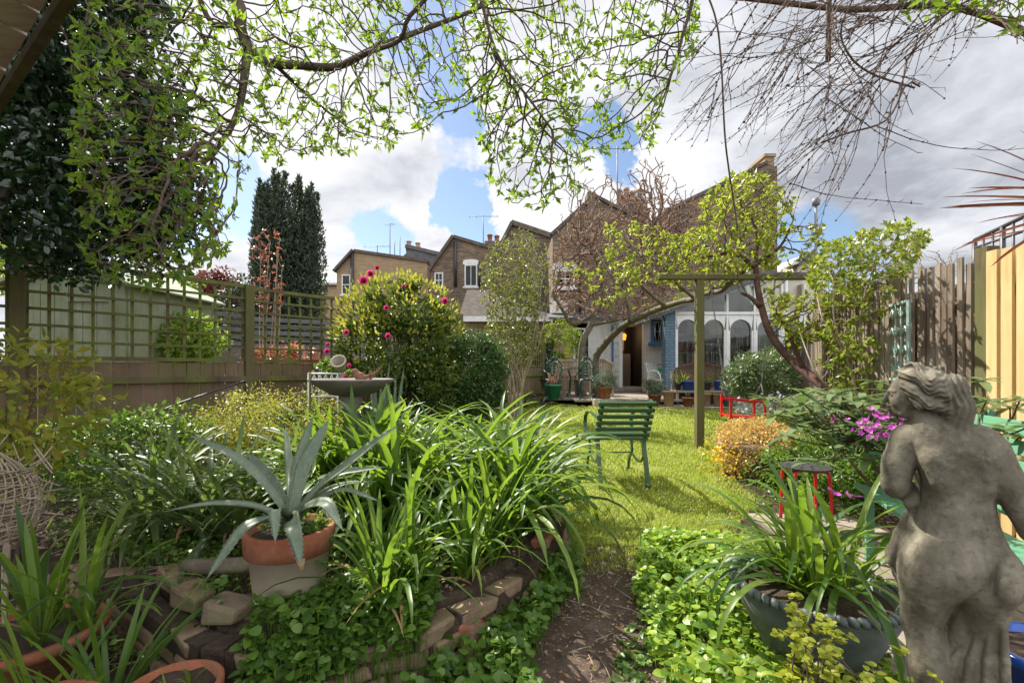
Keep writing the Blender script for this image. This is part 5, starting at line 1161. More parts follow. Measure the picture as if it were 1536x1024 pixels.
cover('bed_cover', 'small leaves carpeting the raised bed behind the agave', [(-2.5, 2.4), (-1.0, 2.0), (-.6, 2.2), (-.2, 2.5), (.2, 3.2), (.2, 4.4), (-1.2, 5), (-3, 4)], 14000, (.016, .034), (.01, .09), 'cover_leaf')
cover('border_cover', 'low leafy growth under the right hand shrubs', [(2.3, 3.4), (1.9, 3.6), (2.3, 4.7), (3.2, 5.6), (4.0, 6.6), (4.6, 8.4), (5.6, 9.0), (4.6, 7), (3.7, 5.4), (3.4, 3.4)], 9000, (.02, .04), (.01, .12), 'cover_leaf')
cover('yellow_ground_leaves', 'yellowing foliage and small flowers at the foot of the clump', [(.1, 2.9), (.35, 3.1), (.38, 3.9), (.2, 4.6), (.0, 4.2), (.08, 3.4)], 900, (.012, .028), (.01, .12), 'yellow_leaf')
cover('bed_cover', 'small weeds creeping between the loose bricks at lower left', [(-2.3, 2.5), (-2.0, 2.0), (-1.4, 1.72), (-1.05, 1.6), (-.98, 1.9), (-1.3, 2.2), (-1.8, 2.5)], 1500, (.012, .03), (.01, .1), 'cover_leaf')
# litter of twigs, chips and dead leaves
def litter(name, label, poly, n, L, mat, dz=.01):
    x, y = scatter(n, poly); n = len(x); p = np.stack([x, y, H(x, y) + dz + U(0, .012, n)], -1); az = U(0, 6.28, n); d = np.stack([np.cos(az), np.sin(az), U(-.1, .1, n)], -1); l = U(*L, n)
    m = MB(); leaves(m, p, d, rdir(n, 1.5), l, l * U(.15, .8, n), 'oval', fold=.4); return tag(m.build(name, M[mat]), label, 'litter', kind='stuff')
litter('leaf_litter', 'dry leaf scraps and chips strewn on the dirt path', PATH, 2800, (.006, .022), 'dry_leaf', .022)
litter('leaf_litter', 'dry leaf litter on the shaded soil of the left bed', [(-3, 1.0), (-.4, 1.0), (.1, 2.4), (.2, 4), (-3, 4)], 2600, (.01, .04), 'dry_leaf')
litter('leaf_litter', 'few dry leaf scraps scattered on the lawn', LAWN, 420, (.008, .03), 'dry_leaf', .03)
def sticks(name, label, poly, n, L, r=.0016, mat='twig_pale', dz=.012):
    x, y = scatter(n, poly); m = MB()
    for a, b in zip(x, y):
        t = U(0, 6.28); l = U(*L) / 2; z = float(H(a, b)) + dz; dx, dy = math.cos(t) * l, math.sin(t) * l
        tube(m, [(a - dx, b - dy, z + U(0, .01)), (a + U(-.01, .01), b + U(-.01, .01), z + .008), (a + dx, b + dy, z + U(0, .012))], r, 4)
    return tag(m.build(name, M[mat]), label, 'twigs', kind='stuff')
sticks('fallen_twigs', 'fallen twigs and straws lying on the dirt path', PATH, 110, (.03, .16), dz=.028)
sticks('fallen_twigs', 'fallen straws over the violet leaves right of the path', G2, 60, (.06, .2), dz=.07)
sticks('dry_stalks', 'dry stalks strewn round the wicker stand and pots', [(-3, 1.2), (-1.6, 1.2), (-1.3, 2.2), (-2.4, 2.8), (-3.2, 2.6)], 260, (.08, .35), .002)
# ================================================================ garden furniture and ornaments
def slat(mb, a, b, w, h, up=(0, 0, 1)):
    bar(mb, a, b, w, h, up=up)
ch = local_thing('garden_chair', 'dark green slatted armchair seen from behind on the lawn', 'chair', (1.01, 4.55, float(H(1.01, 4.55)) + .005), .02)
for s in (-.215, .215):
    m = MB()
    m2 = curve([(s, -.33, .03), (s, -.27, .2), (s, -.2, .38), (s, -.22, .5), (s, -.31, .65), (s, -.41, .8)], 30)
    for i in range(len(m2) - 1): bar(m, m2[i], m2[i+1] + (m2[i+1] - m2[i]) * .1, .034, .04, up=(0, 1, .2))
    q = curve([(s, .34, .03), (s, .3, .16), (s, .2, .24), (s, .21, .34), (s, .26, .42)], 24)
    for i in range(len(q) - 1): bar(m, q[i], q[i+1] + (q[i+1] - q[i]) * .1, .022, .028, up=(0, 1, .2))
    q = curve([(s, -.2, .4), (s, -.05, .405), (s, .12, .39), (s, .27, .42)], 12)
    for i in range(len(q) - 1): bar(m, q[i], q[i+1] + (q[i+1] - q[i]) * .1, .022, .03)
    q = curve([(s, .2, .24), (s, .08, .2), (s, -.1, .2), (s, -.22, .3)], 16)
    for i in range(len(q) - 1): bar(m, q[i], q[i+1], .014, .018)
    m.build('side_frame', M['chair_green'], ch)
    for yy in (-.335, .345):
        m = MB(); prism(m, [(yy + .026 * math.cos(t), .026 + .026 * math.sin(t)) for t in np.linspace(0, 2 * math.pi, 14)[:-1]], s - .02, s + .02, axis='x'); m.build('foot', M['chair_green'], ch, bevel=.003)
    m = MB(); so_ = s * 1.12
    q = curve([(s, -.3, .62), (so_, -.15, .655), (so_, .1, .66), (so_, .26, .62), (so_, .32, .54), (so_, .28, .46), (s, .22, .42)], 40)
    for i in range(len(q) - 1): bar(m, q[i], q[i+1] + (q[i+1] - q[i]) * .1, .036, .01, up=(0, 0, 1) if abs((q[i+1] - q[i])[2]) < .01 else (0, 1, 0))
    m.build('armrest', M['chair_green'], ch)
for i, t in enumerate(np.linspace(0, 1, 6)):
    y = -.225 - .19 * t; z = .475 + .3 * t; m = MB(); y -= .022
    bar(m, (-.255, y, z), (.255, y, z), .026, .04, up=(0, -.5, .86)); m.build('back_slat', M['chair_green'], ch, bevel=.006)
for i in range(7):
    y = -.2 + .077 * i; m = MB(); bar(m, (-.25, y, .435), (.25, y, .435), .05, .022); m.build('seat_slat', M['chair_green'], ch, bevel=.005)
m = MB(); tube(m, [(-.21, .22, .23), (.21, .22, .23)], .007, 6); m.build('cross_rod', M['black_metal'], ch)
# pergola
pg = thing('pergola', 'single post timber pergola frame standing on the lawn', 'pergola', gp(2.42, 6.08))
YPG = 6.08; pxp = (1049 - CX) / F * YPG; zbm = CH + (HY - 416) / F * YPG
m = MB(); bar(m, (pxp, YPG, .05), (pxp, YPG, zbm - .03), .098, .098, up=(0, 1, 0)); m.build('post', M['post_wood'], pg, bevel=.006)
m = MB(); bar(m, ((988 - CX) / F * YPG, YPG - .01, zbm), ((1262 - CX) / F * YPG, YPG - .01, zbm), .1, .062); m.build('beam', M['post_wood'], pg, bevel=.006)
xr_ = (1258 - CX) / F * YPG
m = MB(); bar(m, (xr_ + .02, YPG + .0, .08), (xr_ + .02, YPG, zbm - .033), .09, .09, up=(0, 1, 0)); m.build('post', M['post_wood'], pg, bevel=.006)
# swing
YS = 6.08; A = P(1089, 608, YS); sw = thing('swing', 'red wooden child swing hanging on chains from the pergola beam', 'swing', P(1114, 626, YS))
x0, x1 = P(1089, 0, YS)[0], P(1139, 0, YS)[0]; zt_, zb2 = P(0, 598, YS)[2], P(0, 623, YS)[2]
for yy in (-.11, .11):
    m = MB(); bar(m, (x0, YS + yy, zt_), (x1, YS + yy, zt_ - .035), .022, .03); m.build('rail', M['red_paint'], sw, bevel=.004)
for x, dz in ((x0, 0), (x1, -.035)):
    for yy in (-.13, .13):
        m = MB(); bar(m, (x, YS + yy, zb2 - .03 + dz), (x, YS + yy, zt_ + .05 + dz), .028, .028, up=(0, 1, 0)); m.build('corner_post', M['red_paint'], sw, bevel=.004)
m = MB(); 
for i in range(3): bar(m, (x0 - .01, YS - .1 + .1 * i, zb2 + .004 * i), (x1 + .01, YS - .1 + .1 * i, zb2 - .035 + .004 * i), .09, .02)
bar(m, (x0, YS - .125, zb2 - .01), (x1, YS - .125, zb2 - .045), .02, .045)
m.build('seat', M['red_paint'], sw, bevel=.003)
for x, dz, px in ((x0, 0, 1064), (x1, -.035, 1163)):
    m = MB(); a = np.array((x, YS, zt_ + .05 + dz)); b = P(px, 418, YS) - (0, 0, .0); L = np.linalg.norm(b - a); n = int(L / .03); d = (b - a) / L
    for yy in (-.12, .12): tube(m, [(x, YS + yy, zt_ + .05 + dz), a + d * .18], .006, 5)
    for i in range(6, n):
        c = a + d * (i + .5) * L / n; s_ = np.array((.008, 0, 0)) if i % 2 else np.array((0, .008, 0)); l = d * .02
        tube(m, [c - l, c - l * .5 + s_, c + l * .5 + s_, c + l, c + l * .5 - s_, c - l * .5 - s_, c - l], .0042, 4, cap=False)
    m.build('chain', M['grey_metal'], sw)
# bird bath
YB2 = 3.2; c = P(528, 571, YB2); zb0 = float(H(c[0], YB2)); bb = thing('bird_bath', 'round scalloped bird bath on a pedestal among strap leaves', 'bird bath', (c[0], YB2, zb0))
m = MB(); R = 61 / F * YB2
prof = [(.0, -.10), (.05, -.11), (.14, -.09), (.22, -.04), (R, 0.0), (R + .004, .012), (R - .012, .014), (R - .03, .006), (.18, -.03), (.08, -.05), (0, -.055)]
lathe(m, prof, c, 64, rim=(32, .012, 4)); m.build('bowl', stone_mat('lead_stone', [(.09, .075, .065), (.16, .135, .12), (.24, .2, .18)], rough=.7, scale=8, bump=.3), bb)
m = MB(); h = c[2] - .1 - zb0; lathe(m, [(.14, 0), (.14, .05), (.1, .08), (.05, .12), (.04, h * .5), (.055, h * .75), (.045, h * .85), (.08, h), (.05, h + .01)], (c[0], YB2, zb0), 24); m.build('pedestal', M['lead_stone'], bb)
bd = thing('bird_ornament', 'small brown metal bird perched in the bird bath bowl', 'ornament', c - (0, 0, .05))
m = MB(); bc = P(537, 566, YB2 - .02); q = curve([bc + (-.035, 0, .055), bc + (-.02, 0, .04), bc + (0, 0, .015), bc + (.035, 0, 0), bc + (.07, 0, .01), bc + (.095, 0, .045)], 20)
tube(m, q, np.interp(np.linspace(0, 1, len(q)), [0, .1, .25, .5, .7, .85, 1], [.004, .02, .022, .034, .018, .008, .004]), 10); tube(m, [bc + (-.035, 0, .055), bc + (-.062, 0, .05)], [.006, .001], 5); tube(m, [bc + (0.01, 0, 0), bc + (.01, 0, -.06)], .004, 5); m.build('body', stone_mat('rusty', [(.12, .06, .04), (.2, .1, .07), (.28, .16, .12)]), bd)
m = MB(); q = [bc + (.075, .02, -.02), bc + (.09, .02, .015), bc + (.125, .02, .04), bc + (.15, .02, .07)]; tube(m, curve(q, 10), [.012] * 5 + [.008] * 4 + [.003] * 1 if len(curve(q, 10)) == 10 else .009, 6); m.build('tail', M['rusty'], bd)
rd = thing('garden_stake', 'thin green metal stake standing left of the bird bath', 'stake', gp(-1.3, 3.0)); m = MB(); tube(m, [gp((465 - CX) / F * 3, 3.0, -.05), P(465, 559, 3.0)], .008, 6); m.build('rod', M['post_wood'], rd)
# wire stand with tipped pot and flowers behind
ws = thing('wire_plant_stand', 'white wire plant stand behind the bird bath', 'stand', P(490, 600, 4.6) * (1, 1, 0) + (0, 0, .3)); m = MB()
zt_ = P(0, 560, 4.6)[2]; x0, x1 = P(469, 0, 4.6)[0], P(512, 0, 4.6)[0]
for y in (4.5, 4.75):
    for x in (x0, x1): tube(m, [(x, y, .28), (x, y, zt_)], .008, 5)
    tube(m, [(x0, y, zt_), (x1, y, zt_)], .009, 5); tube(m, [(x0, y, zt_ - .22), (x1, y, zt_ - .22)], .006, 5)
    for i in range(5):
        xa, xb = x0 + (x1 - x0) * i / 5, x0 + (x1 - x0) * (i + 1) / 5; tube(m, [(xa, y, zt_), (xb, y, zt_ - .22)], .004, 4); tube(m, [(xb, y, zt_), (xa, y, zt_ - .22)], .004, 4)
for x in np.linspace(x0, x1, 7): tube(m, [(x, 4.5, zt_), (x, 4.75, zt_)], .006, 5)
m.build('wire_frame', M['white_paint'], ws)
tp_ = thing('tipped_stone_pot', 'pale stone pot tipped on its side on the wire stand', 'pot', P(516, 560, 4.6)); m = MB(); lathe(m, [(0, 0), (.04, 0), (.055, .07), (.065, .12), (.075, .12), (.075, .14), (.06, .14), (.045, .04), (0, .04)], (0, 0, 0), 20)
o = m.build('pot', M['garden_stone'], None, loc=(0, 0, 0)); o.parent = tp_; o.location = (-.02, 0, .04); o.rotation_euler = (.9, -.35, .3)
m = MB(); lathe(m, [(0, -.09), (.09, -.09), (.06, -.04), (.03, .03), (0, .03)], P(513, 573, 4.6) + (0, 0, .05), 14); m.build('foot', M['garden_stone'], tp_)
gr = bush('pelargonium', 'magenta flowered plant around the tipped stone pot', 'plant', P(500, 556, 4.75) + (0, 0, -.02), (.2, .14, .12), 420, .04, .034, 'cover_leaf', clumps=24, csize=.06, stems=4, kind='heart', stemr=.004, flowers=[(502, 544, 4.6, .035, 'pink_petal'), (519, 567, 4.5, .04, 'pink_petal'), (524, 548, 4.7, .025, 'pink_petal'), (481, 557, 4.7, .012, 'pink_petal')])
# potted agave
YA = 1.84; ca = P(435, 800, YA); pz = float(H(ca[0], YA)) + .0; pa = thing('agave_pot', 'cream pot with broad terracotta rim band leaning on the bed edge', 'pot', (ca[0], YA, pz))
hp = ca[2] - pz + .03; m = MB(); lathe(m, [(0, 0), (.118, 0), (.124, .02), (.146, hp * .72), (.148, hp * .72)], (ca[0], YA, pz), 36); m.build('body', M['cream_glaze'], pa)
m = MB(); lathe(m, [(.146, hp * .715), (.161, hp * .72), (.166, hp * .98), (.163, hp), (.146, hp), (.142, hp * .9), (.0, hp * .9)], (ca[0], YA, pz), 36); m.build('rim', M['terracotta'], pa)
m = MB(); lathe(m, [(0, hp * .93), (.142, hp * .91)], (ca[0], YA, pz), 20); m.build('soil', M['soil'], pa)
ag = thing('agave', 'blue grey spiny agave with one brown tipped leaf in the cream pot', 'plant', (ca[0], YA, pz + hp * .9))
cr0 = P(438, 772, YA)
def agave_leaf(tip, mid, w, tn=.012, up=(0, 0, 1), par=ag, name='leaf', mat='agave_leaf', c0=None):
    w = w * (.88 if c0 is None else 1); c0 = cr0 if c0 is None else c0
    q = resample([c0 - (0, 0, .03), (np.array(c0) + mid) / 2 + (0, 0, .01), mid, (np.array(mid) + tip) / 2 + (0, 0, .004), tip], np.linalg.norm(np.array(tip) - c0) / 22); n = len(q); t = np.linspace(0, 1, n)
    T = norm(np.gradient(q, axis=0)); up = np.array(up, float); S = norm(np.cross(T, up)); N_ = np.cross(S, T)
    W = w * np.interp(t, [0, .12, .5, .75, .92, 1], [.75, .6, 1, .85, .4, .02]); H_ = tn * np.interp(t, [0, .3, 1], [1.8, 1, .1])
    sec = [(-1, .32), (-.55, .06), (0, -.06), (.55, .06), (1, .32), (.5, -.32), (0, -.6), (-.5, -.32)]
    v = np.stack([q + S * (W * a)[:, None] + N_ * (b * W * .55 * (1 if b > 0 else .0) + b * H_ * 1.6)[:, None] for a, b in sec], 1)
    i = np.arange(n - 1)[:, None] * 8; j = np.arange(8)[None]; j2 = (j + 1) % 8; m = MB(); m.add(v.reshape(-1, 3), np.stack([i + j, i + j2, i + 8 + j2, i + 8 + j], -1).reshape(-1, 4), smooth=True)
    for s_ in (0, 4):
        for k in range(2, n - 2):
            if k % 2 == 0 or w > .02:
                a = v[k, s_]; o_ = (S[k] * (-1 if s_ == 0 else 1)); l = .006 * min(1, w / .03); m.add([a - T[k] * .0025, a + T[k] * .0025, a + o_ * l - T[k] * l * .6], [[0, 1, 2]])
    tube(m, [tip, np.array(tip) + T[-1] * .012], [.0016, .0003], 4)
    return m.build(name, M[mat], par)
def AP(px, py, Y): return P(px, py, Y)
for tip, mid, w, up in [((AP(493, 630, 1.98)), AP(458, 695, 1.9), .034, (.2, -1, .2)), (AP(470, 624, 2.05), AP(446, 700, 1.95), .026, (0, -1, .2)), (AP(370, 678, 1.98), AP(403, 715, 1.92), .028, (0, -1, .5)),
                        (AP(284, 652, 1.9), AP(360, 690, 1.86), .022, (0, -.6, 1)), (AP(250, 766, 1.66), AP(330, 755, 1.75), .02, (0, -.3, 1)), (AP(310, 868, 1.52), AP(368, 792, 1.64), .03, (-.2, -.7, 1)),
                        (AP(413, 812, 1.62), AP(414, 765, 1.66), .026, (0, -1, .7)), (AP(452, 850, 1.55), AP(441, 790, 1.6), .034, (0, -1, .6)), (AP(514, 794, 1.62), AP(488, 755, 1.68), .03, (.3, -.8, 1)),
                        (AP(600, 636, 1.72), AP(515, 702, 1.76), .028, (.1, -.7, 1)), (AP(578, 700, 2.0), AP(505, 712, 1.92), .022, (0, -.6, 1)), (AP(562, 722, 2.05), AP(510, 728, 1.95), .016, (0, -.4, 1)), (AP(570, 752, 1.9), AP(515, 735, 1.88), .016, (0, -.5, 1)), (AP(428, 640, 2.15), AP(436, 705, 2.0), .022, (0, -1, .2))]:
    agave_leaf(tip, mid, w, up=up)
m = MB(); q = [AP(451, 836, 1.567) + (0, -.004, 0), AP(452, 845, 1.553) + (0, -.003, 0), AP(453, 855, 1.55)]; C = np.array(q)[None]; ribbons(m, C, np.array([[(1., 0, 0)] * 3]), np.array([[.017, .011, .002]])); m.build('brown_tip', M['dry_leaf'], ag)
bush('pot_weeds', 'small green weeds under the agave leaves in its pot', 'plant', (ca[0] + .02, YA + .03, pz + hp + .0), (.12, .1, .035), 420, .022, .016, 'cover_leaf', clumps=26, csize=.03, stems=0, kind='heart')
# clay pots bottom left
def pot(name, label, c, r, h, mat='terracotta', soil=True, taper=.72, rim=.035, n=40, group=None, lip=1.08, rim_mat=None, cat='pot'):
    o = thing(name, label, cat, c, group); m = MB()
    lathe(m, [(0, 0), (r * taper, 0), (r * taper + .004, .006), (r * .97, h - rim), (r * lip, h - rim + .003), (r * lip, h - .004), (r * lip - .006, h), (r * .95, h), (r * .9, h - .03), (0, h - .035)], c, n); m.build('body', M[mat], o)
    if soil:
        m = MB(); k = 18; a = np.linspace(0, 2 * math.pi, k + 1)[:-1]; v = [(c[0], c[1], c[2] + h - .02)]; rr = [.35, .65, .92]
        for q in rr: v += [(c[0] + r * q * math.cos(t), c[1] + r * q * math.sin(t), c[2] + h - .022 + U(-.006, .008)) for t in a]
        f = [[0, 1 + i, 1 + (i + 1) % k] for i in range(k)]
        for z in range(2): f += [[1 + z*k + i, 1 + (z+1)*k + i, 1 + (z+1)*k + (i+1) % k, 1 + z*k + (i+1) % k] for i in range(k)]
        m.add(v, f, smooth=True); m.build('soil', M['soil'], o)
    return o
pot('clay_pot', 'wide clay bowl with strap leaves at far lower left', (-1.72, 1.66, .0), .205, .22, taper=.7)
pot('clay_pot', 'clay pot cut by the bottom left corner', (-1.32, 1.29, .0), .135, .2)
pot('clay_pot', 'round clay pot of dark soil at the bottom edge beside the old bricks', (-1.03, 1.41, .0), .128, .19)
clump('potted_iris', 'strap leaves springing from the wide clay bowl', 'plant', [(-1.62, 1.6, .22), (-1.72, 1.72, .22), (-1.56, 1.7, .22)], 15, (.3, .55), (.016, .026), 'strap_leaf', el=(.75, 1.5), droop=(.3, 1.8), rows=8, dry=2, cr=.04)
clump('potted_iris', 'strap leaves fanning between the clay pots at lower left', 'plant', [(-1.42, 1.42, .05), (-1.3, 1.5, .04)], 17, (.3, .52), (.014, .024), 'strap_leaf', el=(.6, 1.4), droop=(.2, 1.6), rows=8, cr=.03)
clump('seedling', 'small green seedling in the round clay pot', 'plant', [(-1.04, 1.41, .19), (-1.0, 1.45, .19)], 4, (.04, .09), (.006, .012), 'lime_leaf', el=(.8, 1.4), droop=(.4, 1.5), rows=5, cr=.01)
# bed retaining wall
def wall_point(s):
    w_ = np.array(WALL); d = np.r_[0, np.cumsum(np.linalg.norm(np.diff(w_, axis=0), axis=1))]; s = min(max(s, 0), d[-1] - 1e-6); i = np.searchsorted(d, s, 'right') - 1; t = (s - d[i]) / (d[i+1] - d[i]); return w_[i] + (w_[i+1] - w_[i]) * t, norm(w_[i+1] - w_[i])
wl = thing('bed_wall', 'low crumbling old brick wall holding up the raised bed', 'wall', (-.34, 1.74, 0)); m = MB(); mm = MB()
Ls = float(np.sum(np.linalg.norm(np.diff(np.array(WALL), axis=0), axis=1)))
def obrick(mb, c, t, l, w_, h, tilt=(0, 0), rough=.006):
    t = norm(np.array((t[0], t[1], tilt[0]))); s = norm(np.cross(t, (0, tilt[1], 1))); u = np.cross(s, t); v = []
    for dz in (-1, 1):
        for a, b in ((-1, -1), (1, -1), (1, 1), (-1, 1)): v.append(np.array(c) + t * a * l / 2 + s * b * w_ / 2 + u * dz * h / 2 + U(-rough, rough, 3))
    mb.add(v, BOXF)
for k in range(3):
    s = .1 * (k % 2)
    while s < Ls:
        l = .2 * U(.75, 1.1); p_, t = wall_point(s + l / 2); nrm = np.array((t[1], -t[0])); z = .028 + k * .066
        if rng.random() < (.95, .85, .6)[k]: obrick(m, (p_[0] + nrm[0] * (.03 - .008 * k + U(-.008, .008)), p_[1] + nrm[1] * (.03 - .008 * k + U(-.008, .008)), z + float(zg(p_[1]))), t, l - .012, .1, .058, (U(-.07, .07), U(-.12, .12)), .012)
        s += l
for i in range(60):
    a, t = wall_point(i * Ls / 60); b, _ = wall_point((i + 1) * Ls / 60); nrm = np.array((t[1], -t[0])) * .015
    bar(mm, (a[0] + nrm[0], a[1] + nrm[1], .09), (b[0] + nrm[0], b[1] + nrm[1], .09 + U(-.01, .01)), .09, .19)
m.build('bricks', M['old_brick'], wl, bevel=.012); mm.build('mortar', M['soil'], wl)
stone_mat('worn_brick', [(.09, .065, .045), (.18, .135, .095), (.28, .225, .165)], scale=7, bump=.8, bd=.008, moss=(.12, .12, .05))
def loose(label, x, y, rz, size=(.21, .1, .065), mat='old_brick', dz=.03, tilt=(0, 0), name='loose_brick', group='loose bricks along the bed edge'):
    m = MB(); z = float(H(x, y)) + dz; obrick(m, (x, y, z), (math.cos(rz), math.sin(rz)), *[q * U(.8, 1.0) for q in size], (tilt[0] + U(-.12, .12), tilt[1] + U(-.1, .1)), .014); o = m.build(name, M[mat], loc=(x, y, z), bevel=.014); return tag(o, label, 'brick', group)
loose('mossy old brick under a leaf at the left end of the dark gap', -1.86, 2.2, .35, (.2, .1, .1), dz=.06)
loose('broken old brick just left of the wooden log', -1.42, 2.0, -.6, (.2, .12, .07), dz=.04)
loose('square pale brick at the near corner of the bed', -1.06, 1.76, -.3, (.17, .12, .07), 'worn_brick', dz=.03)
loose('flat pale brick supporting the cream agave pot', -1.0, 1.84, .3, (.2, .16, .05), 'worn_brick', dz=.01)
loose('dark brick wedged behind the corner brick', -1.27, 1.88, -.5, (.17, .12, .08), dz=.02)
loose('bright red ridged edging brick in front of the iris', -.16, 1.9, .9, (.22, .085, .12), 'red_brick', dz=.1)
loose('upright brown brick on the wall end near the lawn', .1, 2.4, 1.25, (.14, .12, .16), 'old_brick', dz=.06)
loose('tilted orange brown brick behind the upright brick', .17, 2.62, 1.3, (.2, .1, .12), 'red_brick', dz=.03, tilt=(.1, .1))
loose('rough stone brick along the bed edge below the clump', -.02, 2.18, 1.0, (.2, .14, .1), 'worn_brick', dz=.02)
m = MB(); q = curve([(-1.4, 2.0, .3), (-1.25, 1.98, .31), (-1.1, 1.96, .33), (-1.0, 1.99, .36)], 16); tube(m, q, np.array([.022, .035, .04, .034, .038, .036, .032, .035, .033, .03, .035, .03, .022])[:len(q)] if len(q) <= 13 else .033, 9); tag(m.build('rotten_log', M['bark_grey'], loc=(-1.2, 1.97, .3)), 'short rotten log lying left of the agave pot', 'log')
# wicker stand
wk = thing('wicker_basket', 'ragged pale wicker basket on twisted stick legs at left edge', 'basket', (-1.86, 1.72, .1)); m = MB(); c = P(-14, 752, 1.75)
for i in range(30):
    z = -.12 + .24 * i / 29; r = .128 * (1 - .5 * (z / .14) ** 2 * (.5 if z < 0 else 1)); a = np.linspace(0, 6.28, 26); tube(m, np.stack([c[0] + r * np.cos(a) * 1.15 + U(-.005, .005, 26), c[1] + r * np.sin(a) + U(-.005, .005, 26), c[2] + z + .012 * np.sin(a * 2 + i) + U(-.004, .004, 26)], 1), .0026, 4, cap=False)
for i in range(34):
    a = 6.28 * i / 34; q = [(c[0] + .128 * (1 - .5 * (z / .14) ** 2 * (.5 if z < 0 else 1)) * 1.15 * math.cos(a + z), c[1] + .128 * (1 - .5 * (z / .14) ** 2 * (.5 if z < 0 else 1)) * math.sin(a + z), c[2] + z) for z in np.linspace(-.13, .12 + U(0, .06), 8)]; tube(m, q, .003, 4)
for i in range(70):
    a = U(0, 6.28); s_ = c + (.15 * math.cos(a), .13 * math.sin(a), U(-.12, .16)); d = rdir(1, .6)[0] * U(.06, .2); tube(m, [s_ - d * .5, s_ + U(-.01, .01, 3), s_ + d * .5 + (0, 0, .02)], .0028, 4)
m.build('basket', M['twig_pale'], wk); m2 = MB()
for x, y in ((c[0] + .1, c[1] - .03), (c[0] + .06, c[1] + .1), (c[0] - .1, c[1] + .02)):
    m = MB()
    for k in range(4): tube(m, resample([(x + U(-.008, .008), y, c[2] - .1), (x - .012 + U(-.01, .01), y, c[2] - .25), (x - .02 + U(-.01, .01), y, .02)], .05), .0055, 5)
    m.build('leg', M['twig_pale'], wk)
# hose / cable along the fence foot
m = MB(); tube(m, resample([P(205, 640, 3.9), P(250, 612, 4.2), P(310, 590, 4.6), P(366, 572, 5.0)], .1), .009, 6); tag(m.build('black_cable', M['black_metal'], loc=P(205, 640, 3.9)), 'black cable running diagonally in front of the left fence', 'cable')
# timber roof corner above
rf = thing('timber_roof', 'weathered plank roof corner overhead at the top left', 'roof', (-2.9, .6, 0)); e1 = np.array((-.35, .66)); e2 = np.array((-2.8, 2.34)); ed = norm(e2 - e1); pd = np.array((-ed[1], ed[0])); pd = pd if pd[1] < 0 else -pd; L_ = np.linalg.norm(e2 - e1)
m = MB(); k = int(L_ / .15)
for i in range(k):
    a = e1 + ed * (i + .5) * L_ / k; bar(m, (*a, 2.2 + U(-.004, .004)), (*(a + pd * 1.3), 2.3), L_ / k - .012, .02)
m.build('planks', M['canopy_wood'], rf); m = MB(); q0 = e1 + pd * .02; q1 = e2 + pd * .02; m.add([(*q0, 2.218), (*q1, 2.218), (*(q1 + pd * 1.3), 2.325), (*(q0 + pd * 1.3), 2.325), (*q0, 2.228), (*q1, 2.228), (*(q1 + pd * 1.3), 2.335), (*(q0 + pd * 1.3), 2.335)], BOXF); m.build('felt', M['slate'], rf); m = MB(); bar(m, (*(e1 - pd * .02), 2.165), (*(e2 - pd * .02), 2.18), .028, .035); m.build('edge_beam', M['bark_grey'], rf)
for q in (e2 + pd * .2 - ed * .02, e2 + pd * 1.2): m = MB(); bar(m, (*q, -.05), (*q, 2.2), .09, .09, up=(1, 0, 0)); m.build('post', M['board_wood'], rf)
# ================================================================ patio things
def at_patio(px, Y): return np.array(((px - CX) / F * Y, Y, PZ + .004))
cb_ = at_patio(872, 12.3); bn = thing('curved_bench', 'silvery curved wooden slatted bench on the patio', 'bench', cb_)
Rb = 1.05; th = np.linspace(-.88, .88, 25)
def arcp(r, t, z): return np.array((cb_[0] + r * math.sin(t), cb_[1] - .9 + r * math.cos(t), PZ + z))
for nm, r, zz_, hh, ww in (('top_rail', Rb, .93, .07, .05), ('lower_rail', Rb, .55, .05, .04)):
    m = MB()
    for a, b in zip(th[:-1], th[1:]): bar(m, arcp(r, a, zz_ - (.12 * max(0, abs(a) - .6) * 4 if nm == 'top_rail' else 0)), arcp(r, b, zz_ - (.12 * max(0, abs(b) - .6) * 4 if nm == 'top_rail' else 0)), ww, hh)
    m.build(nm, M['teak'], bn)
m = MB()
for t in np.linspace(-.84, .84, 42): bar(m, arcp(Rb, t, .56), arcp(Rb, t, .9 - .12 * max(0, abs(t) - .6) * 4), .028, .014, up=(math.sin(t), math.cos(t), 0))
m.build('back_slats', M['teak'], bn); m = MB()
for k in range(4):
    for a, b in zip(th[:-1], th[1:]): bar(m, arcp(Rb - .08 - .1 * k, a, .42), arcp(Rb - .08 - .1 * k, b, .42), .085, .022)
m.build('seat', M['teak'], bn)
for t in (-.84, -.28, .28, .84):
    for r in (Rb, Rb - .4): m = MB(); bar(m, arcp(r, t, 0), arcp(r, t, .41 if r < Rb else .85), .05, .05, up=(0, 1, 0)); m.build('leg', M['teak'], bn)
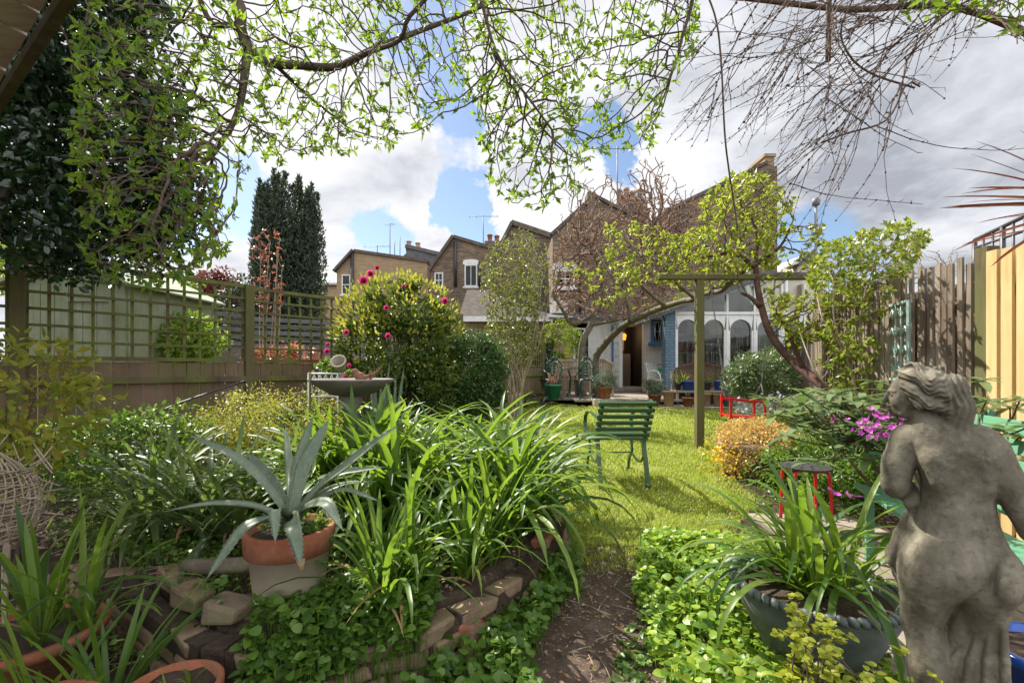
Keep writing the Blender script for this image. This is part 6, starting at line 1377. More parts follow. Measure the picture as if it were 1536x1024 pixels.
def ornate(label, loc, rz):
    o = local_thing('ornate_chair', label, 'chair', loc, rz, 'ornate green metal patio chairs')
    m = MB(); G = 'iron_green'
    lathe(m, [(0, .43), (.19, .43), (.2, .445), (.19, .46), (0, .455)], (0, 0, 0), 20); m.build('seat', M[G], o)
    m = MB(); a = np.linspace(-.6, math.pi + .6, 22); tube(m, [(.19 * math.cos(t), -.2, .68 + .25 * math.sin(t)) for t in a], .013, 6)
    a = np.linspace(0, 2 * math.pi, 20); tube(m, [(.085 * math.cos(t), -.2, .69 + .17 * math.sin(t)) for t in a], .01, 5)
    for s in (-1, 1):
        tube(m, curve([(s * .157, -.2, .54), (s * .1, -.19, .47), (0, -.19, .46)], 8), .012, 6)
        tube(m, curve([(s * .085, -.2, .7), (s * .14, -.2, .75), (s * .17, -.2, .68)], 8), .008, 5); tube(m, curve([(s * .06, -.2, .57), (s * .12, -.2, .6), (s * .17, -.2, .56)], 8), .008, 5)
        tube(m, curve([(s * .03, -.2, .82), (s * .1, -.2, .88), (s * .13, -.2, .84)], 8), .008, 5)
    for z in (.56, .63, .7, .77, .83): ball(m, (0, -.2, z), (.04, .014, .035), 8, 5)
    ball(m, (0, -.2, .95), (.045, .016, .05), 8, 5); ball(m, (0, -.2, 1.02), (.02, .014, .04), 8, 5); ball(m, (-.06, -.2, .94), (.035, .014, .025), 8, 5); ball(m, (.06, -.2, .94), (.035, .014, .025), 8, 5)
    m.build('backrest', M[G], o)
    for x, y in ((-.13, -.15), (.13, -.15), (-.14, .14), (.14, .14)):
        m = MB(); tube(m, curve([(x, y, .44), (x * 1.35, y * 1.3, .3), (x * .95, y * .95, .12), (x * 1.3, y * 1.3, .0)], 14), np.linspace(.018, .011, len(curve([(x, y, .44), (x * 1.35, y * 1.3, .3), (x * .95, y * .95, .12), (x * 1.3, y * 1.3, .0)], 14))), 6); m.build('leg', M[G], o)
    m = MB()
    for s in (-1, 1): tube(m, curve([(s * .17, -.19, .6), (s * .22, -.05, .66), (s * .21, .1, .62), (s * .17, .14, .47)], 12), .011, 6)
    m.build('armrest', M[G], o); return o
oc = ornate('ornate dark green metal chair just behind the green planter', at_patio(829, 11.15), .1)
copy_tree(oc, None, at_patio(881, 10.95), -.25, 'ornate dark green metal chair left of the lavender pot')
copy_tree(oc, None, at_patio(809, 11.7), 1.9, 'ornate dark green metal chair deepest in shade at far left of patio')
tb = thing('round_table', 'small round green metal table between the ornate chairs', 'table', at_patio(858, 11.6)); c = at_patio(858, 11.6); m = MB(); lathe(m, [(0, .7), (.3, .7), (.305, .71), (.3, .72), (0, .72)], c, 24); m.build('tabletop', M['iron_green'], tb)
for i in range(3):
    m = MB(); a = i * 2.094; tube(m, curve([c + (.18 * math.cos(a), .18 * math.sin(a), .7), c + (.06 * math.cos(a), .06 * math.sin(a), .4), c + (.12 * math.cos(a), .12 * math.sin(a), .15), c + (.26 * math.cos(a), .26 * math.sin(a), 0)], 14), .011, 6); m.build('leg', M['iron_green'], tb)
c = at_patio(830, 10.85); gpn = thing('green_planter', 'tapered green plastic planter holding dry brown stalks', 'planter', c); m = MB(); lathe(m, [(0, 0), (.13, 0), (.18, .3), (.205, .3), (.205, .34), (.18, .34), (.17, .3), (0, .3)], c, 28, smooth=True); m.build('body', M['plastic_green'], gpn)
dp_ = thing('dry_stalk_plant', 'dry brown stalks standing in the green planter', 'plant', c + (0, 0, .3)); m = MB()
for i in range(26): a = U(0, 6.28); tube(m, [c + (U(-.08, .08), U(-.08, .08), .28), c + (math.cos(a) * .13, math.sin(a) * .1, U(.45, .62))], .005, 4)
m.build('stalks', flat_mat('dry_stalk', (.42, .2, .12), .8), dp_)
def lav(label, c, r, z):
    return bush('lavender_plant', label, 'plant', (c[0], c[1], z), (r, r, r * .72), 3800, .055, .008, 'lavender_leaf', kind='long', clumps=50, csize=r * .35, stems=0, shell=.4, up=.9, group='potted lavenders')
c = at_patio(907, 10.55); m = MB(); bx(m, c[0] - .27, c[0] + .25, 10.35, 10.8, .25, PZ + .03); tag(m.build('stone_block', M['garden_stone'], loc=(c[0], 10.55, .25), bevel=.012), 'pale square stone block under the lavender pot', 'block')
pot('clay_pot', 'terracotta pot with lavender standing on the stone block', (c[0], 10.55, PZ + .032), .165, .27); lav('grey green lavender in the pot on the stone block', c, .27, PZ + .44)
c = at_patio(981, 10.75); c[2] = float(zg(10.5)) + .05; pot('clay_pot', 'terracotta lavender pot left of the blue brick pier', (c[0], 10.7, c[2]), .15, .24); lav('lavender plant beside the blue brick pier', c, .23, c[2] + .4)
zq = lambda Y: float(zg(Y)) + .05
for px, Y, r, h, mt, lb, lip in [(1003, 10.35, .125, .34, 'terracotta_pale', 'tall pale clay pot below the blue brick pier', 1.04), (1032, 10.3, .125, .2, 'terracotta', 'short orange clay pot with a small succulent', 1.1), (1060, 10.5, .098, .27, 'terracotta_pale', 'pale long clay pot hidden partly by the pergola post', 1.08), (1076, 10.45, .095, .27, 'terracotta_pale', 'pale long clay pot immediately left of the red swing', 1.08)]:
    pot('clay_pot', lb, ((px - CX) / F * Y, Y, zq(Y)), r, h, mt, lip=lip)
c = np.array(((1032 - CX) / F * 10.3, 10.3, zq(10.3) + .18)); sg = thing('succulent', 'small blue green succulent in the short orange pot', 'plant', c)
for i in range(7): a = i * .9; agave_leaf(c + (.1 * math.cos(a), .1 * math.sin(a), .1 + .03 * (i % 3)), c + (.05 * math.cos(a), .05 * math.sin(a), .07), .012, .006, par=sg, c0=c)
m = MB(); Y = 10.35; x = (1096 - CX) / F * Y; z = zq(Y); v = []
for q, s_ in ((0, .1), (.4, .135)): v += [(x - s_, Y - s_, z + q), (x + s_, Y - s_, z + q), (x + s_, Y + s_, z + q), (x - s_, Y + s_, z + q)]
m.add(v, BOXF); bx(m, x - .15, x + .15, Y - .15, Y + .15, z + .37, z + .41); tag(m.build('square_planter', flat_mat('slate_plastic', (.1, .115, .11), .6), loc=(x, Y, z), bevel=.006), 'tall dark grey square planter behind the red swing', 'planter')
# shelf bench with lattice back
Yh = 10.95; zz0 = zq(Yh); sb = thing('shelf_bench', 'wooden bench with arched lattice back holding potted plants', 'bench', ((1054 - CX) / F * Yh, Yh, zz0)); SXp = lambda px: (px - CX) / F * Yh; SZp = lambda py: CH + (HY - py) / F * Yh
m = MB(); bx(m, SXp(1010), SXp(1098), Yh - .22, Yh + .2, SZp(588), SZp(585)); m.build('seat', M['teak'], sb)
for px in (1012, 1096):
    for dy in (-.18, .18): m = MB(); bar(m, (SXp(px), Yh + dy, zz0), (SXp(px), Yh + dy, SZp(588) if dy < 0 else SZp(557)), .05, .05, up=(0, 1, 0)); m.build('leg', M['teak'], sb)
m = MB(); x0, x1 = SXp(1013), SXp(1096); cx_ = (x0 + x1) / 2; hw = (x1 - x0) / 2; zl = SZp(584)
topf = lambda x: SZp(560) + (SZp(545) - SZp(560)) * math.sqrt(max(0, 1 - ((x - cx_) / hw) ** 2))
for sgn in (-1, 1):
    u = -3.0
    while u < 3.0:
        pts = []
        for t in np.linspace(0, .75, 30):
            x = x0 + u + t * (1 if sgn > 0 else 1); z = zl + (t if sgn > 0 else .75 - t) 
            if x0 < x < x1 and zl < z < topf(x): pts.append((x, z))
        if len(pts) > 1: bar(m, (pts[0][0], Yh + .19 + .006 * sgn, pts[0][1]), (pts[-1][0], Yh + .19 + .006 * sgn, pts[-1][1]), .006, .016)
        u += .062
n = 18; xs = np.linspace(x0, x1, n)
for a, b in zip(xs[:-1], xs[1:]): bar(m, (a, Yh + .19, topf(a)), (b, Yh + .19, topf(b)), .04, .04)
m.build('lattice_back', wood_mat('red_wood', [(.07, .035, .025), (.12, .062, .045), (.18, .1, .075)]), sb)
m = MB(); bx(m, SXp(1014), SXp(1090), Yh - .02, Yh + .15, zz0, SZp(589)); tag(m.build('storage_box', flat_mat('navy_plastic', (.02, .03, .06), .5), loc=(SXp(1050), Yh, zz0), bevel=.01), 'dark navy storage box under the lattice backed bench', 'box')
zs_ = SZp(585) + .003
pot('glazed_bowl', 'wide navy glazed bowl on the left of the shelf bench', (SXp(1032), Yh - .05, zs_), .175, .22, 'blue_glaze', lip=1.05, group='pots on the shelf bench')
pot('black_pot', 'small black pot at the left end of the shelf bench', (SXp(1017), Yh + .02, zs_), .08, .16, 'dark_glaze', group='pots on the shelf bench')
pot('green_pot', 'dull green pot with seedlings in the middle of shelf bench', (SXp(1059), Yh - .04, zs_), .1, .19, 'dark_glaze', group='pots on the shelf bench')
pot('glazed_pot', 'bright blue glazed pot on the right of the shelf bench', (SXp(1076), Yh - .06, zs_), .11, .22, 'blue_glaze', group='pots on the shelf bench')
clump('spider_plant', 'pale arching spider plant at left of the shelf bench', 'plant', [(SXp(1018), Yh + .02, zs_ + .14), (SXp(1024), Yh - .03, zs_ + .18)], 16, (.25, .5), (.014, .022), 'lime_leaf', el=(.6, 1.4), droop=(.8, 2), rows=6)
clump('spiky_plant', 'thin grey green spiky plant behind the bright blue pot', 'plant', [(SXp(1082), Yh + .05, zs_ + .1)], 20, (.35, .6), (.012, .018), 'strap_grey', el=(.8, 1.5), droop=(.2, .9), rows=6)
bush('seedlings', 'fresh seedlings in the dull green pot', 'plant', (SXp(1059), Yh - .04, zs_ + .22), (.1, .1, .07), 160, .04, .03, 'lime_leaf', clumps=14, csize=.04, stems=0)
# green drum and white chair by the kitchen
c = at_patio(990, 13.6); gd_o = thing('watering_can', 'bright green plastic watering can beside the kitchen wall', 'watering can', c + (0, 0, .42)); m = MB(); lathe(m, [(0, .42), (.17, .42), (.18, .6), (.15, .68), (.05, .72), (0, .72)], c, 16, sx=1.3); m.build('body', flat_mat('bright_green', (.02, .3, .1), .4), gd_o)
m = MB(); tube(m, curve([c + (-.15, 0, .66), c + (-.05, 0, .82), c + (.12, 0, .8), c + (.17, 0, .6)], 12), .016, 6); m.build('handle', M['bright_green'], gd_o)
m = MB(); bx(m, c[0] - .45, c[0] + .3, 13.4, 13.85, PZ, PZ + .4); tag(m.build('slatted_crate', M['teak'], loc=c, bevel=.02), 'pale wooden crate under the green watering can', 'crate')
wc = local_thing('white_chair', 'white plastic armchair peeping past the blue brick pier', 'chair', at_patio(992, 12.9), .6); m = MB()
for s in (-1, 1): tube(m, curve([(s * .27, -.22, 0), (s * .27, -.2, .4), (s * .28, -.1, .62), (s * .28, .18, .62), (s * .27, .24, .4), (s * .26, .26, 0)], 20), .02, 6)
m.build('arm_frame', M['white_paint'], wc); m = MB(); bx(m, -.24, .24, -.22, .24, .38, .41); m.build('seat', M['white_paint'], wc, bevel=.01)
m = MB()
for x in np.linspace(-.2, .2, 6): bar(m, (x, .24, .42), (x * 1.1, .34, .82), .045, .015, up=(0, 1, 0))
bar(m, (-.25, .345, .84), (.25, .345, .84), .03, .06); m.build('backrest', M['white_paint'], wc)
# grey agaves by the thin shrub
for px, py, Y, lb in ((787, 585, 10.4, 'pale grey agave growing at the left end of the patio'), (812, 590, 10.7, 'small grey agave behind the planter at the patio edge')):
    c = P(px, 0, Y) * (1, 1, 0) + (0, 0, float(H(P(px, 0, Y)[0], Y)) + .05); o = thing('grey_agave', lb, 'plant', c)
    for i in range(13): a = i * 2.4; e = .25 + .8 * (i % 5) / 5; L = U(.35, .55); d = np.array((math.cos(a) * math.cos(e), math.sin(a) * math.cos(e), math.sin(e))); agave_leaf(c + d * L - (0, 0, .06), c + d * L * .55, .028, .008, par=o, c0=c)
for px, py0, py1, Y, lb in ((567, 540, 580, 4.3, 'tall broad upright grey agave leaf plant behind the bird bath'), (588, 548, 590, 4.2, 'narrow slanting agave plant right of the bird bath')):
    c = P(px, py1, Y); c[2] = float(H(c[0], Y)); o = thing('grey_agave', lb, 'plant', c)
    for i in range(4): tp2 = P(px + (-6, 6, 18, -12)[i], py0 + (8, 14, 2, 24)[i], Y + U(-.1, .1)); agave_leaf(tp2, (c + tp2) / 2 + (0, 0, .05), .019, .01, up=(0, -1, .2), par=o, c0=c)
# ================================================================ right-hand side things
c = gp(2.5, 4.75); sp_ = thing('stone_planter', 'weathered round stone planter overflowing with orange sedum', 'planter', c); m = MB(); lathe(m, [(0, 0), (.2, 0), (.22, .05), (.17, .09), (.22, .14), (.33, .26), (.37, .3), (.37, .33), (.33, .33), (.3, .28), (0, .27)], c, 32); m.build('bowl', stone_mat('planter_stone', [(.16, .1, .06), (.3, .21, .14), (.42, .33, .24)], scale=7), sp_)
sd = thing('sedum_plant', 'orange and yellow sedum mound spilling over the stone planter', 'plant', c + (0, 0, .3)); n = 9000; d = rdir(n); p = c + (0, 0, .34) + d * (.39, .38, .22) * (U(.75, 1.05, (n, 1))) * (.65 + .75 * lump(d * 2.2, 3, 4)[:, None]); keep = (p[:, 2] > c[2] + .2) | (d[:, 0] < -.2); p, d = p[keep], d[keep]; p[:, 2] = np.where((d[:, 0] < -.5) & (d[:, 2] < .1), p[:, 2] - U(0, .14, len(p)), p[:, 2])
m = MB(); n = len(p); leaves(m, p, norm(d + rdir(n) * .9), rdir(n, .8), U(.018, .036, n), U(.014, .024, n), 'oval', fold=.3); m.build('foliage', M['sedum'], sd)
m = MB(); k = 160; q = c + np.stack([U(-.52, -.25, k), U(-.3, .25, k), U(.02, .36, k)], 1); leaves(m, q, rdir(k), rdir(k, .5), .03, .03, 'heart'); tag(m.build('yellow_flowers', leaf_mat('gold_petal', [(.6, .35, .01), (.75, .45, .02), (.8, .5, .03)], .3), sd), kind='stuff')
c = P(1208, 700, 3.32) * (1, 1, 0); c[2] = float(H(c[0], c[1])); stl = thing('red_stool', 'stool with black perforated seat and bent red tube legs', 'stool', c); zs2 = P(0, 701, 3.32)[2]; r = .165
def disc_holes(mb, c, r, th, holes, hr, n=26):
    "flat round plate really pierced: built as grid cells outside the holes"
    s = r / 22; ii = np.arange(-22, 23) * s; cells = []
    X, Y_ = np.meshgrid(ii, ii); ok = X ** 2 + Y_ ** 2 < (r - s * .3) ** 2
    for hx, hy in holes: ok &= (X - hx) ** 2 + (Y_ - hy) ** 2 > hr ** 2
    idx = {}
    v = []; f = []
    def vid(a, b, z):
        k = (a, b, z)
        if k not in idx: idx[k] = len(v); x_ = (a - .5) * s; y_ = (b - .5) * s; rr = math.hypot(x_, y_); q_ = min(1, r / rr) if rr > 0 else 1; v.append((c[0] + x_ * q_, c[1] + y_ * q_, c[2] + (th if z else 0)))
        return idx[k]
    I = {(int(round(a / s)), int(round(b / s))) for a, b in zip(X[ok], Y_[ok])}
    for a, b in I:
        q_ = [(a, b), (a + 1, b), (a + 1, b + 1), (a, b + 1)]
        f.append([vid(*k, 1) for k in q_]); f.append([vid(*k, 0) for k in q_][::-1])
        for (da, db), (k0, k1) in (((0, -1), (0, 1)), ((1, 0), (1, 2)), ((0, 1), (2, 3)), ((-1, 0), (3, 0))):
            if (a + da, b + db) not in I: f.append([vid(*q_[k0], 0), vid(*q_[k1], 0), vid(*q_[k1], 1), vid(*q_[k0], 1)])
    mb.add(v, f)
m = MB(); hl = [(.05 * math.cos(t), .05 * math.sin(t)) for t in np.arange(5) * 1.257] + [(.11 * math.cos(t), .11 * math.sin(t)) for t in np.arange(10) * .628 + .2]; disc_holes(m, (c[0], c[1], zs2), r, .012, hl, .013); m.build('seat', M['black_metal'], stl)
for i in range(4):
    a = .6 + i * 1.5708; m = MB(); tube(m, curve([(c[0] + .05 * math.cos(a), c[1] + .05 * math.sin(a), zs2 - .012), (c[0] + .12 * math.cos(a), c[1] + .12 * math.sin(a), zs2 - .014), (c[0] + .155 * math.cos(a), c[1] + .155 * math.sin(a), zs2 - .06), (c[0] + .17 * math.cos(a), c[1] + .17 * math.sin(a), c[2])], 18), .012, 8); m.build('leg', M['red_paint'], stl)
# mint bench
bo = np.array((2.07, 2.83)); bd_ = norm(np.array((-.36, -1.0))); bp_ = np.array((-bd_[1], bd_[0])); bp_ = bp_ if bp_[0] > 0 else -bp_
mbn = thing('green_bench', 'mint green slatted garden bench half hidden behind the statue', 'bench', (*(bo + bd_ * .6 + bp_ * .2), 0)); BL = 1.22
for i in range(5):
    m = MB(); a = bo + bp_ * (.035 + .085 * i); b = a + bd_ * BL; z = .44 - .012 * i; bar(m, (*a, z), (*b, z), .068, .022); m.build('seat_slat', M['mint_paint'], mbn, bevel=.004)
for i in range(5):
    m = MB(); a = bo + bp_ * (.45 + .028 * i); b = a + bd_ * BL; z = .5 + .09 * i; bar(m, (*a, z), (*b, z), .022, .07, up=(*(bp_ * .3), 1)); m.build('back_slat', M['mint_paint'], mbn, bevel=.004)
for t in (.1, BL - .1):
    m = MB(); q = bo + bd_ * t
    for s_, zt2 in ((.05, .43), (.4, .38)): bar(m, (*(q + bp_ * s_), -.02), (*(q + bp_ * s_), zt2), .04, .03, up=(*bd_, 0))
    bar(m, (*(q + bp_ * .03), .405), (*(q + bp_ * .44), .36), .03, .03); bar(m, (*(q + bp_ * .42), .35), (*(q + bp_ * .6), .92), .03, .03, up=(*bd_, 0)); bar(m, (*(q + bp_ * .03), .66), (*(q + bp_ * .5), .68), .045, .02); bar(m, (*(q + bp_ * .05), .43), (*(q + bp_ * .05), .66), .03, .03, up=(*bd_, 0)) if False else None
    m.build('end_frame', M['mint_paint'], mbn)
# big bowl with agapanthus
c = np.array((1.15, 1.78, .03)); bw = thing('rope_rim_bowl', 'big dark grey glazed bowl planter with rope rim', 'planter', c); Rr = .285; hh = .3
m = MB(); lathe(m, [(0, 0), (.15, 0), (.165, .02), (.2, .1), (.25, .2), (.272, .25), (.268, .262), (.277, .275), (.27, hh), (.25, hh), (.235, .24), (0, .235)], c, 48); m.build('body', M['rope_glaze'], bw)
m = MB()
for i in range(54):
    a = i * 2 * math.pi / 54; ca_, sa_ = math.cos(a), math.sin(a); p0 = c + (Rr * math.cos(a - .05) * .955, Rr * math.sin(a - .05) * .955, hh + .012); p1 = c + (Rr * math.cos(a + .05) * 1.0, Rr * math.sin(a + .05) * 1.0, hh - .014)
    tube(m, [p0, p0 * .7 + p1 * .3, p0 * .3 + p1 * .7, p1], [.006, .0145, .0145, .006], 7)
m.build('rope_rim', M['rope_glaze'], bw); m = MB(); lathe(m, [(0, .272), (.1, .275), (.2, .265), (.248, .262)], c, 24, wob=.02); m.build('soil', M['soil'], bw)
clump('agapanthus', 'bright green arching agapanthus growing in the rope rim bowl', 'plant', [tuple(c + q) for q in ((-.06, .03, .27), (.05, .1, .27), (.0, -.04, .27), (.12, 0, .27))], 24, (.4, .66), (.018, .03), 'strap_leaf', el=(.55, 1.5), droop=(1.0, 2.6), rows=11, cr=.035, dry=2)
clump('agapanthus', 'second agapanthus tuft behind the bowl by the stool', 'plant', [gp(1.65, 2.3), gp(1.5, 2.45)], 14, (.2, .34), (.018, .028), 'strap_leaf', el=(.6, 1.45), droop=(.9, 2.4), rows=9, cr=.04)
# euphorbia stems
def euph(label, spots, L=.026):
    o = thing('euphorbia', label, 'plant', (spots[0][0], spots[0][1], 0)); m = MB(); lf = MB()
    for x, y, top in spots:
        b = np.array((x, y, 0.)); t = np.array((x + U(-.03, .03), y + U(-.03, .03), top)); q = curve([b, (b + t) / 2 + (U(-.02, .02), 0, 0), t], 10); tube(m, q, np.linspace(.0035, .0018, len(q)), 5)
        for k in range(int(U(8, 14))):
            s = q[int(U(4, len(q)))] ; e = s + np.array((U(-.055, .055), U(-.055, .055), U(.01, .07))); tube(m, [s, e], .0012, 4)
            n = int(U(5, 9)); az = U(0, 6.28, n); leaves(lf, np.repeat(e[None], n, 0) + rng.normal(size=(n, 3)) * .005, np.stack([np.cos(az), np.sin(az), U(-.2, .5, n)], 1), np.stack([rng.normal(size=n) * .3, rng.normal(size=n) * .3 - .3, np.ones(n)], 1), L * U(.6, 1, n), L * U(.55, .8, n), 'heart', fold=.15)
    m.build('stem', M['twig'], o); lf.build('leaves', M['euphorbia_leaf'], o)
euph('yellow green euphorbia left of the statue in front of the bowl', [((1215 - CX) / F * 1.38 + U(-.07, .05), 1.38 + U(-.08, .08), U(.3, .46)) for i in range(7)])
euph('yellow green euphorbia stems crossing the statue thigh', [((1330 - CX) / F * 1.0 + U(-.08, .05), .97 + U(-.05, .04), U(.32, .56)) for i in range(13)], .021)
euph('low euphorbia tuft at the bottom edge right of centre', [((1260 - CX) / F * 1.3 + U(-.06, .06), 1.25 + U(-.05, .05), U(.1, .22)) for i in range(5)])
o = pot('blue_pot', 'glossy blue glazed pot low behind the statue', (1.73, 1.47, .0), .17, .26, 'blue_glaze', lip=1.08)
# small bust
c = P(1212, 622, 5.6); bsx = thing('small_bust', 'tiny pale stone bust standing in the border', 'statue', c - (0, 0, .0)); m = MB(); zb3 = float(H(c[0], 5.6))
lathe(m, [(0, zb3 - c[2]), (.05, zb3 - c[2]), (.05, -.03), (.035, -.02), (.08, .0), (.085, .04), (.05, .075), (.03, .09), (.028, .11), (.045, .13), (.052, .165), (.045, .2), (.02, .22), (0, .222)], c, 18, sy=.8); ball(m, c + (0, -.045, .15), (.008, .012, .012), 6, 5); ball(m, c + (-.02, .01, .19), (.04, .045, .035), 8, 6); m.build('figure', M['planter_stone'] if False else M['garden_stone'], bsx)
# ================================================================ stone statue, carved as a distance field
def surface_nets(f, org, h):
    s = f < 0; nx, ny, nz = f.shape
    c = np.zeros((nx-1, ny-1, nz-1), int)
    for i in (0, 1):
        for j in (0, 1):
            for k in (0, 1): c += s[i:nx-1+i, j:ny-1+j, k:nz-1+k]
    mix = (c > 0) & (c < 8); idx = -np.ones(mix.shape, int); I, J, K = np.where(mix); idx[I, J, K] = np.arange(len(I))
    acc = np.zeros((len(I), 3)); cnt = np.zeros(len(I))
    cor = [(i, j, k) for i in (0, 1) for j in (0, 1) for k in (0, 1)]
    for a in range(8):
        for b in range(a + 1, 8):
            A, B = cor[a], cor[b]
            if sum(abs(p - q) for p, q in zip(A, B)) != 1: continue
            fa = f[I+A[0], J+A[1], K+A[2]]; fb = f[I+B[0], J+B[1], K+B[2]]; x = (fa < 0) != (fb < 0)
            t = np.where(x, fa / np.where(x, fa - fb, 1), 0)[:, None]
            acc += np.where(x[:, None], np.array(A) + (np.array(B) - np.array(A)) * t, 0); cnt += x
    V = np.stack([I, J, K], 1) + acc / cnt[:, None]; V = np.stack([np.interp(V[:, q], np.arange(len(org[q])), org[q]) for q in range(3)], 1)
    fs = []
    for ax in range(3):
        u, v = [(1, 2), (2, 0), (0, 1)][ax]
        sl0 = [slice(None)] * 3; sl1 = [slice(None)] * 3; sl0[ax] = slice(0, -1); sl1[ax] = slice(1, None)
        a, b = s[tuple(sl0)], s[tuple(sl1)]; e = np.stack(np.where(a != b), 1); e = e[(e[:, u] > 0) & (e[:, v] > 0) & (e[:, u] < f.shape[u]-1) & (e[:, v] < f.shape[v]-1)]
        def at(du, dv):
            q = e.copy(); q[:, u] -= du; q[:, v] -= dv; return idx[q[:, 0], q[:, 1], q[:, 2]]
        q = np.stack([at(1, 1), at(0, 1), at(0, 0), at(1, 0)], 1); fl = ~s[e[:, 0], e[:, 1], e[:, 2]]; q[fl] = q[fl][:, ::-1]; fs.append(q)
    Fq = np.concatenate(fs); return V, Fq[(Fq >= 0).all(1)]
def smin(a, b, k):
    h = np.maximum(k - np.abs(a - b), 0) / k; return np.minimum(a, b) - h * h * k * .25
def smax(a, b, k): return -smin(-a, -b, k)
HS = 2.2
gx_ = np.r_[np.arange(1300, 1326, 2.4), np.arange(1326, 1404, 1.25), np.arange(1404, 1590, 2.4)].astype('f4'); gd_ = np.r_[np.arange(-84, -36, 2.4), np.arange(-36, 26, 1.7), np.arange(26, 112, 3)].astype('f4'); gz_ = np.r_[np.arange(-1168, -632, 2.5), np.arange(-632, -536, 1.25)].astype('f4')
GXX, GD, GZZ = np.meshgrid(gx_, gd_, gz_, indexing='ij'); GZZ = -GZZ          # GZZ grows downwards like a picture row
def ell(c, r, rot=0):
    x, d, z = GXX - c[0], GD - c[2], GZZ - c[1]
    if rot: ca, sa = math.cos(rot), math.sin(rot); x, z = x * ca + z * sa, -x * sa + z * ca
    k0 = np.sqrt((x / r[0]) ** 2 + (z / r[1]) ** 2 + (d / r[2]) ** 2); k1 = np.sqrt((x / r[0]**2) ** 2 + (z / r[1]**2) ** 2 + (d / r[2]**2) ** 2) + 1e-9
    return k0 * (k0 - 1) / k1
def cone(a, b, ra, rb):
    ax, az, ad = a; bx_, bz, bd = b; ux, uz, ud = bx_ - ax, bz - az, bd - ad; L2 = ux*ux + uz*uz + ud*ud + 1e-9
    x, z, d = GXX - ax, GZZ - az, GD - ad; t = np.clip((x * ux + z * uz + d * ud) / L2, 0, 1)
    return np.sqrt((x - ux*t) ** 2 + (z - uz*t) ** 2 + (d - ud*t) ** 2) - (ra + (rb - ra) * t)
def chain(pts, rs, k=4):
    o = None
    for i in range(len(pts) - 1):
        q = cone(pts[i], pts[i+1], rs[i], rs[i+1]); o = q if o is None else smin(o, q, k)
    return o
body = smin(cone((1376, 670, 6), (1474, 668, 12), 30, 31), ell((1439, 712, 8), (54, 72, 40)), 26)
body = smin(body, ell((1441, 775, 6), (54, 48, 38)), 26)
body = smin(body, ell((1436, 832, 6), (82, 58, 44)), 30)
body = smin(body, ell((1420, 846, -24), (58, 44, 36), -.1), 16)
body = smin(body, ell((1503, 848, -14), (27, 40, 34), .1), 9)
body = smin(body, cone((1405, 690, -22), (1412, 718, -24), 13, 9), 26)      # shoulder blade
body = smin(body, cone((1484, 690, -16), (1482, 720, -18), 12, 8), 26)
body = smax(body, -cone((1452, 668, -48), (1476, 800, -50), 11, 10), 26)      # spine hollow
body = smax(body, -ell((1486, 848, -52), (4.5, 44, 22), .1), 7)         # cleft
for c in ((1447, 800, -50), (1494, 800, -44)): body = smax(body, -ell(c, (7, 7, 7)), 14)
# trapezius, neck
body = smin(body, cone((1400, 660, 6), (1386, 618, 8), 27, 21), 16)
body = smin(body, cone((1440, 662, -2), (1400, 640, 2), 16, 16), 20)
# left arm and hand
arm = chain([(1364, 669, 4), (1353, 705, -6), (1349, 732, -10)], [27, 25, 23.5], 10)
arm = smin(arm, cone((1351, 736, -2), (1384, 768, 52), 21, 14), 10)
body = smin(body, arm, 5)
hand = ell((1374, 752, 14), (9, 15, 9))
for i, (dx, l) in enumerate([(-6, 20), (-1, 25), (4, 24), (9, 18)]):
    hand = smin(hand, chain([(1372 + dx, 752, 6 + i), (1371 + dx, 752 + l * .55, 1 + i), (1373 + dx, 752 + l, 5 + i)], [5, 4.4, 3.6], 3), 2.2)
body = smin(body, hand, 3)
# right arm
arm = chain([(1488, 674, 10), (1510, 722, 8), (1538, 774, 12)], [27, 24, 21], 10)
arm = smin(arm, cone((1541, 778, 14), (1578, 800, 56), 19, 14), 10); body = smin(body, arm, 5)
# legs
body = smin(body, cone((1400, 876, -2), (1388, 946, 8), 50, 31), 18)
body = smin(body, chain([(1388, 946, 8), (1402, 1004, 0), (1408, 1060, 4), (1404, 1128, 8)], [30, 32, 25, 16], 14), 12)
body = smin(body, cone((1482, 880, 2), (1470, 965, 30), 36, 30), 10)
# crease under the buttocks
body = smax(body, -cone((1385, 892, -62), (1452, 884, -64), 8, 11), 9)
# drapery from the hip down
dr = smin(cone((1482, 905, 14), (1470, 1145, 14), 18, 32), cone((1446, 940, 26), (1440, 1145, 20), 20, 40), 16)
dr = smin(dr, cone((1458, 896, 10), (1444, 960, 18), 16, 24), 10)
for i in range(9):
    dr = smin(dr, chain([(1500 - 6 * i, 886 + 9 * i, -10 + 2.5 * i), (1502 - 11 * i, 960 + 4 * i, -20 + (3 if i % 2 else -3) + 2 * i), (1506 - 17 * i, 1145, -28 + (4 if i % 2 else -4) + 3 * i)], [5, 7, 10], 3), 3)
body = smin(body, dr, 5)
dl = smin(chain([(1373, 774, 18), (1354, 820, 14), (1345, 852, 8)], [7, 10, 13], 5), chain([(1345, 852, 8), (1352, 880, 8), (1360, 900, 6)], [13, 9, 6], 5), 5)
for q in ((1368, 782, 6, 1340, 862, -2), (1374, 785, 4, 1358, 862, -10)): dl = smin(dl, cone(q[:3], q[3:], 3, 6), 4)
body = smin(body, dl, 6)
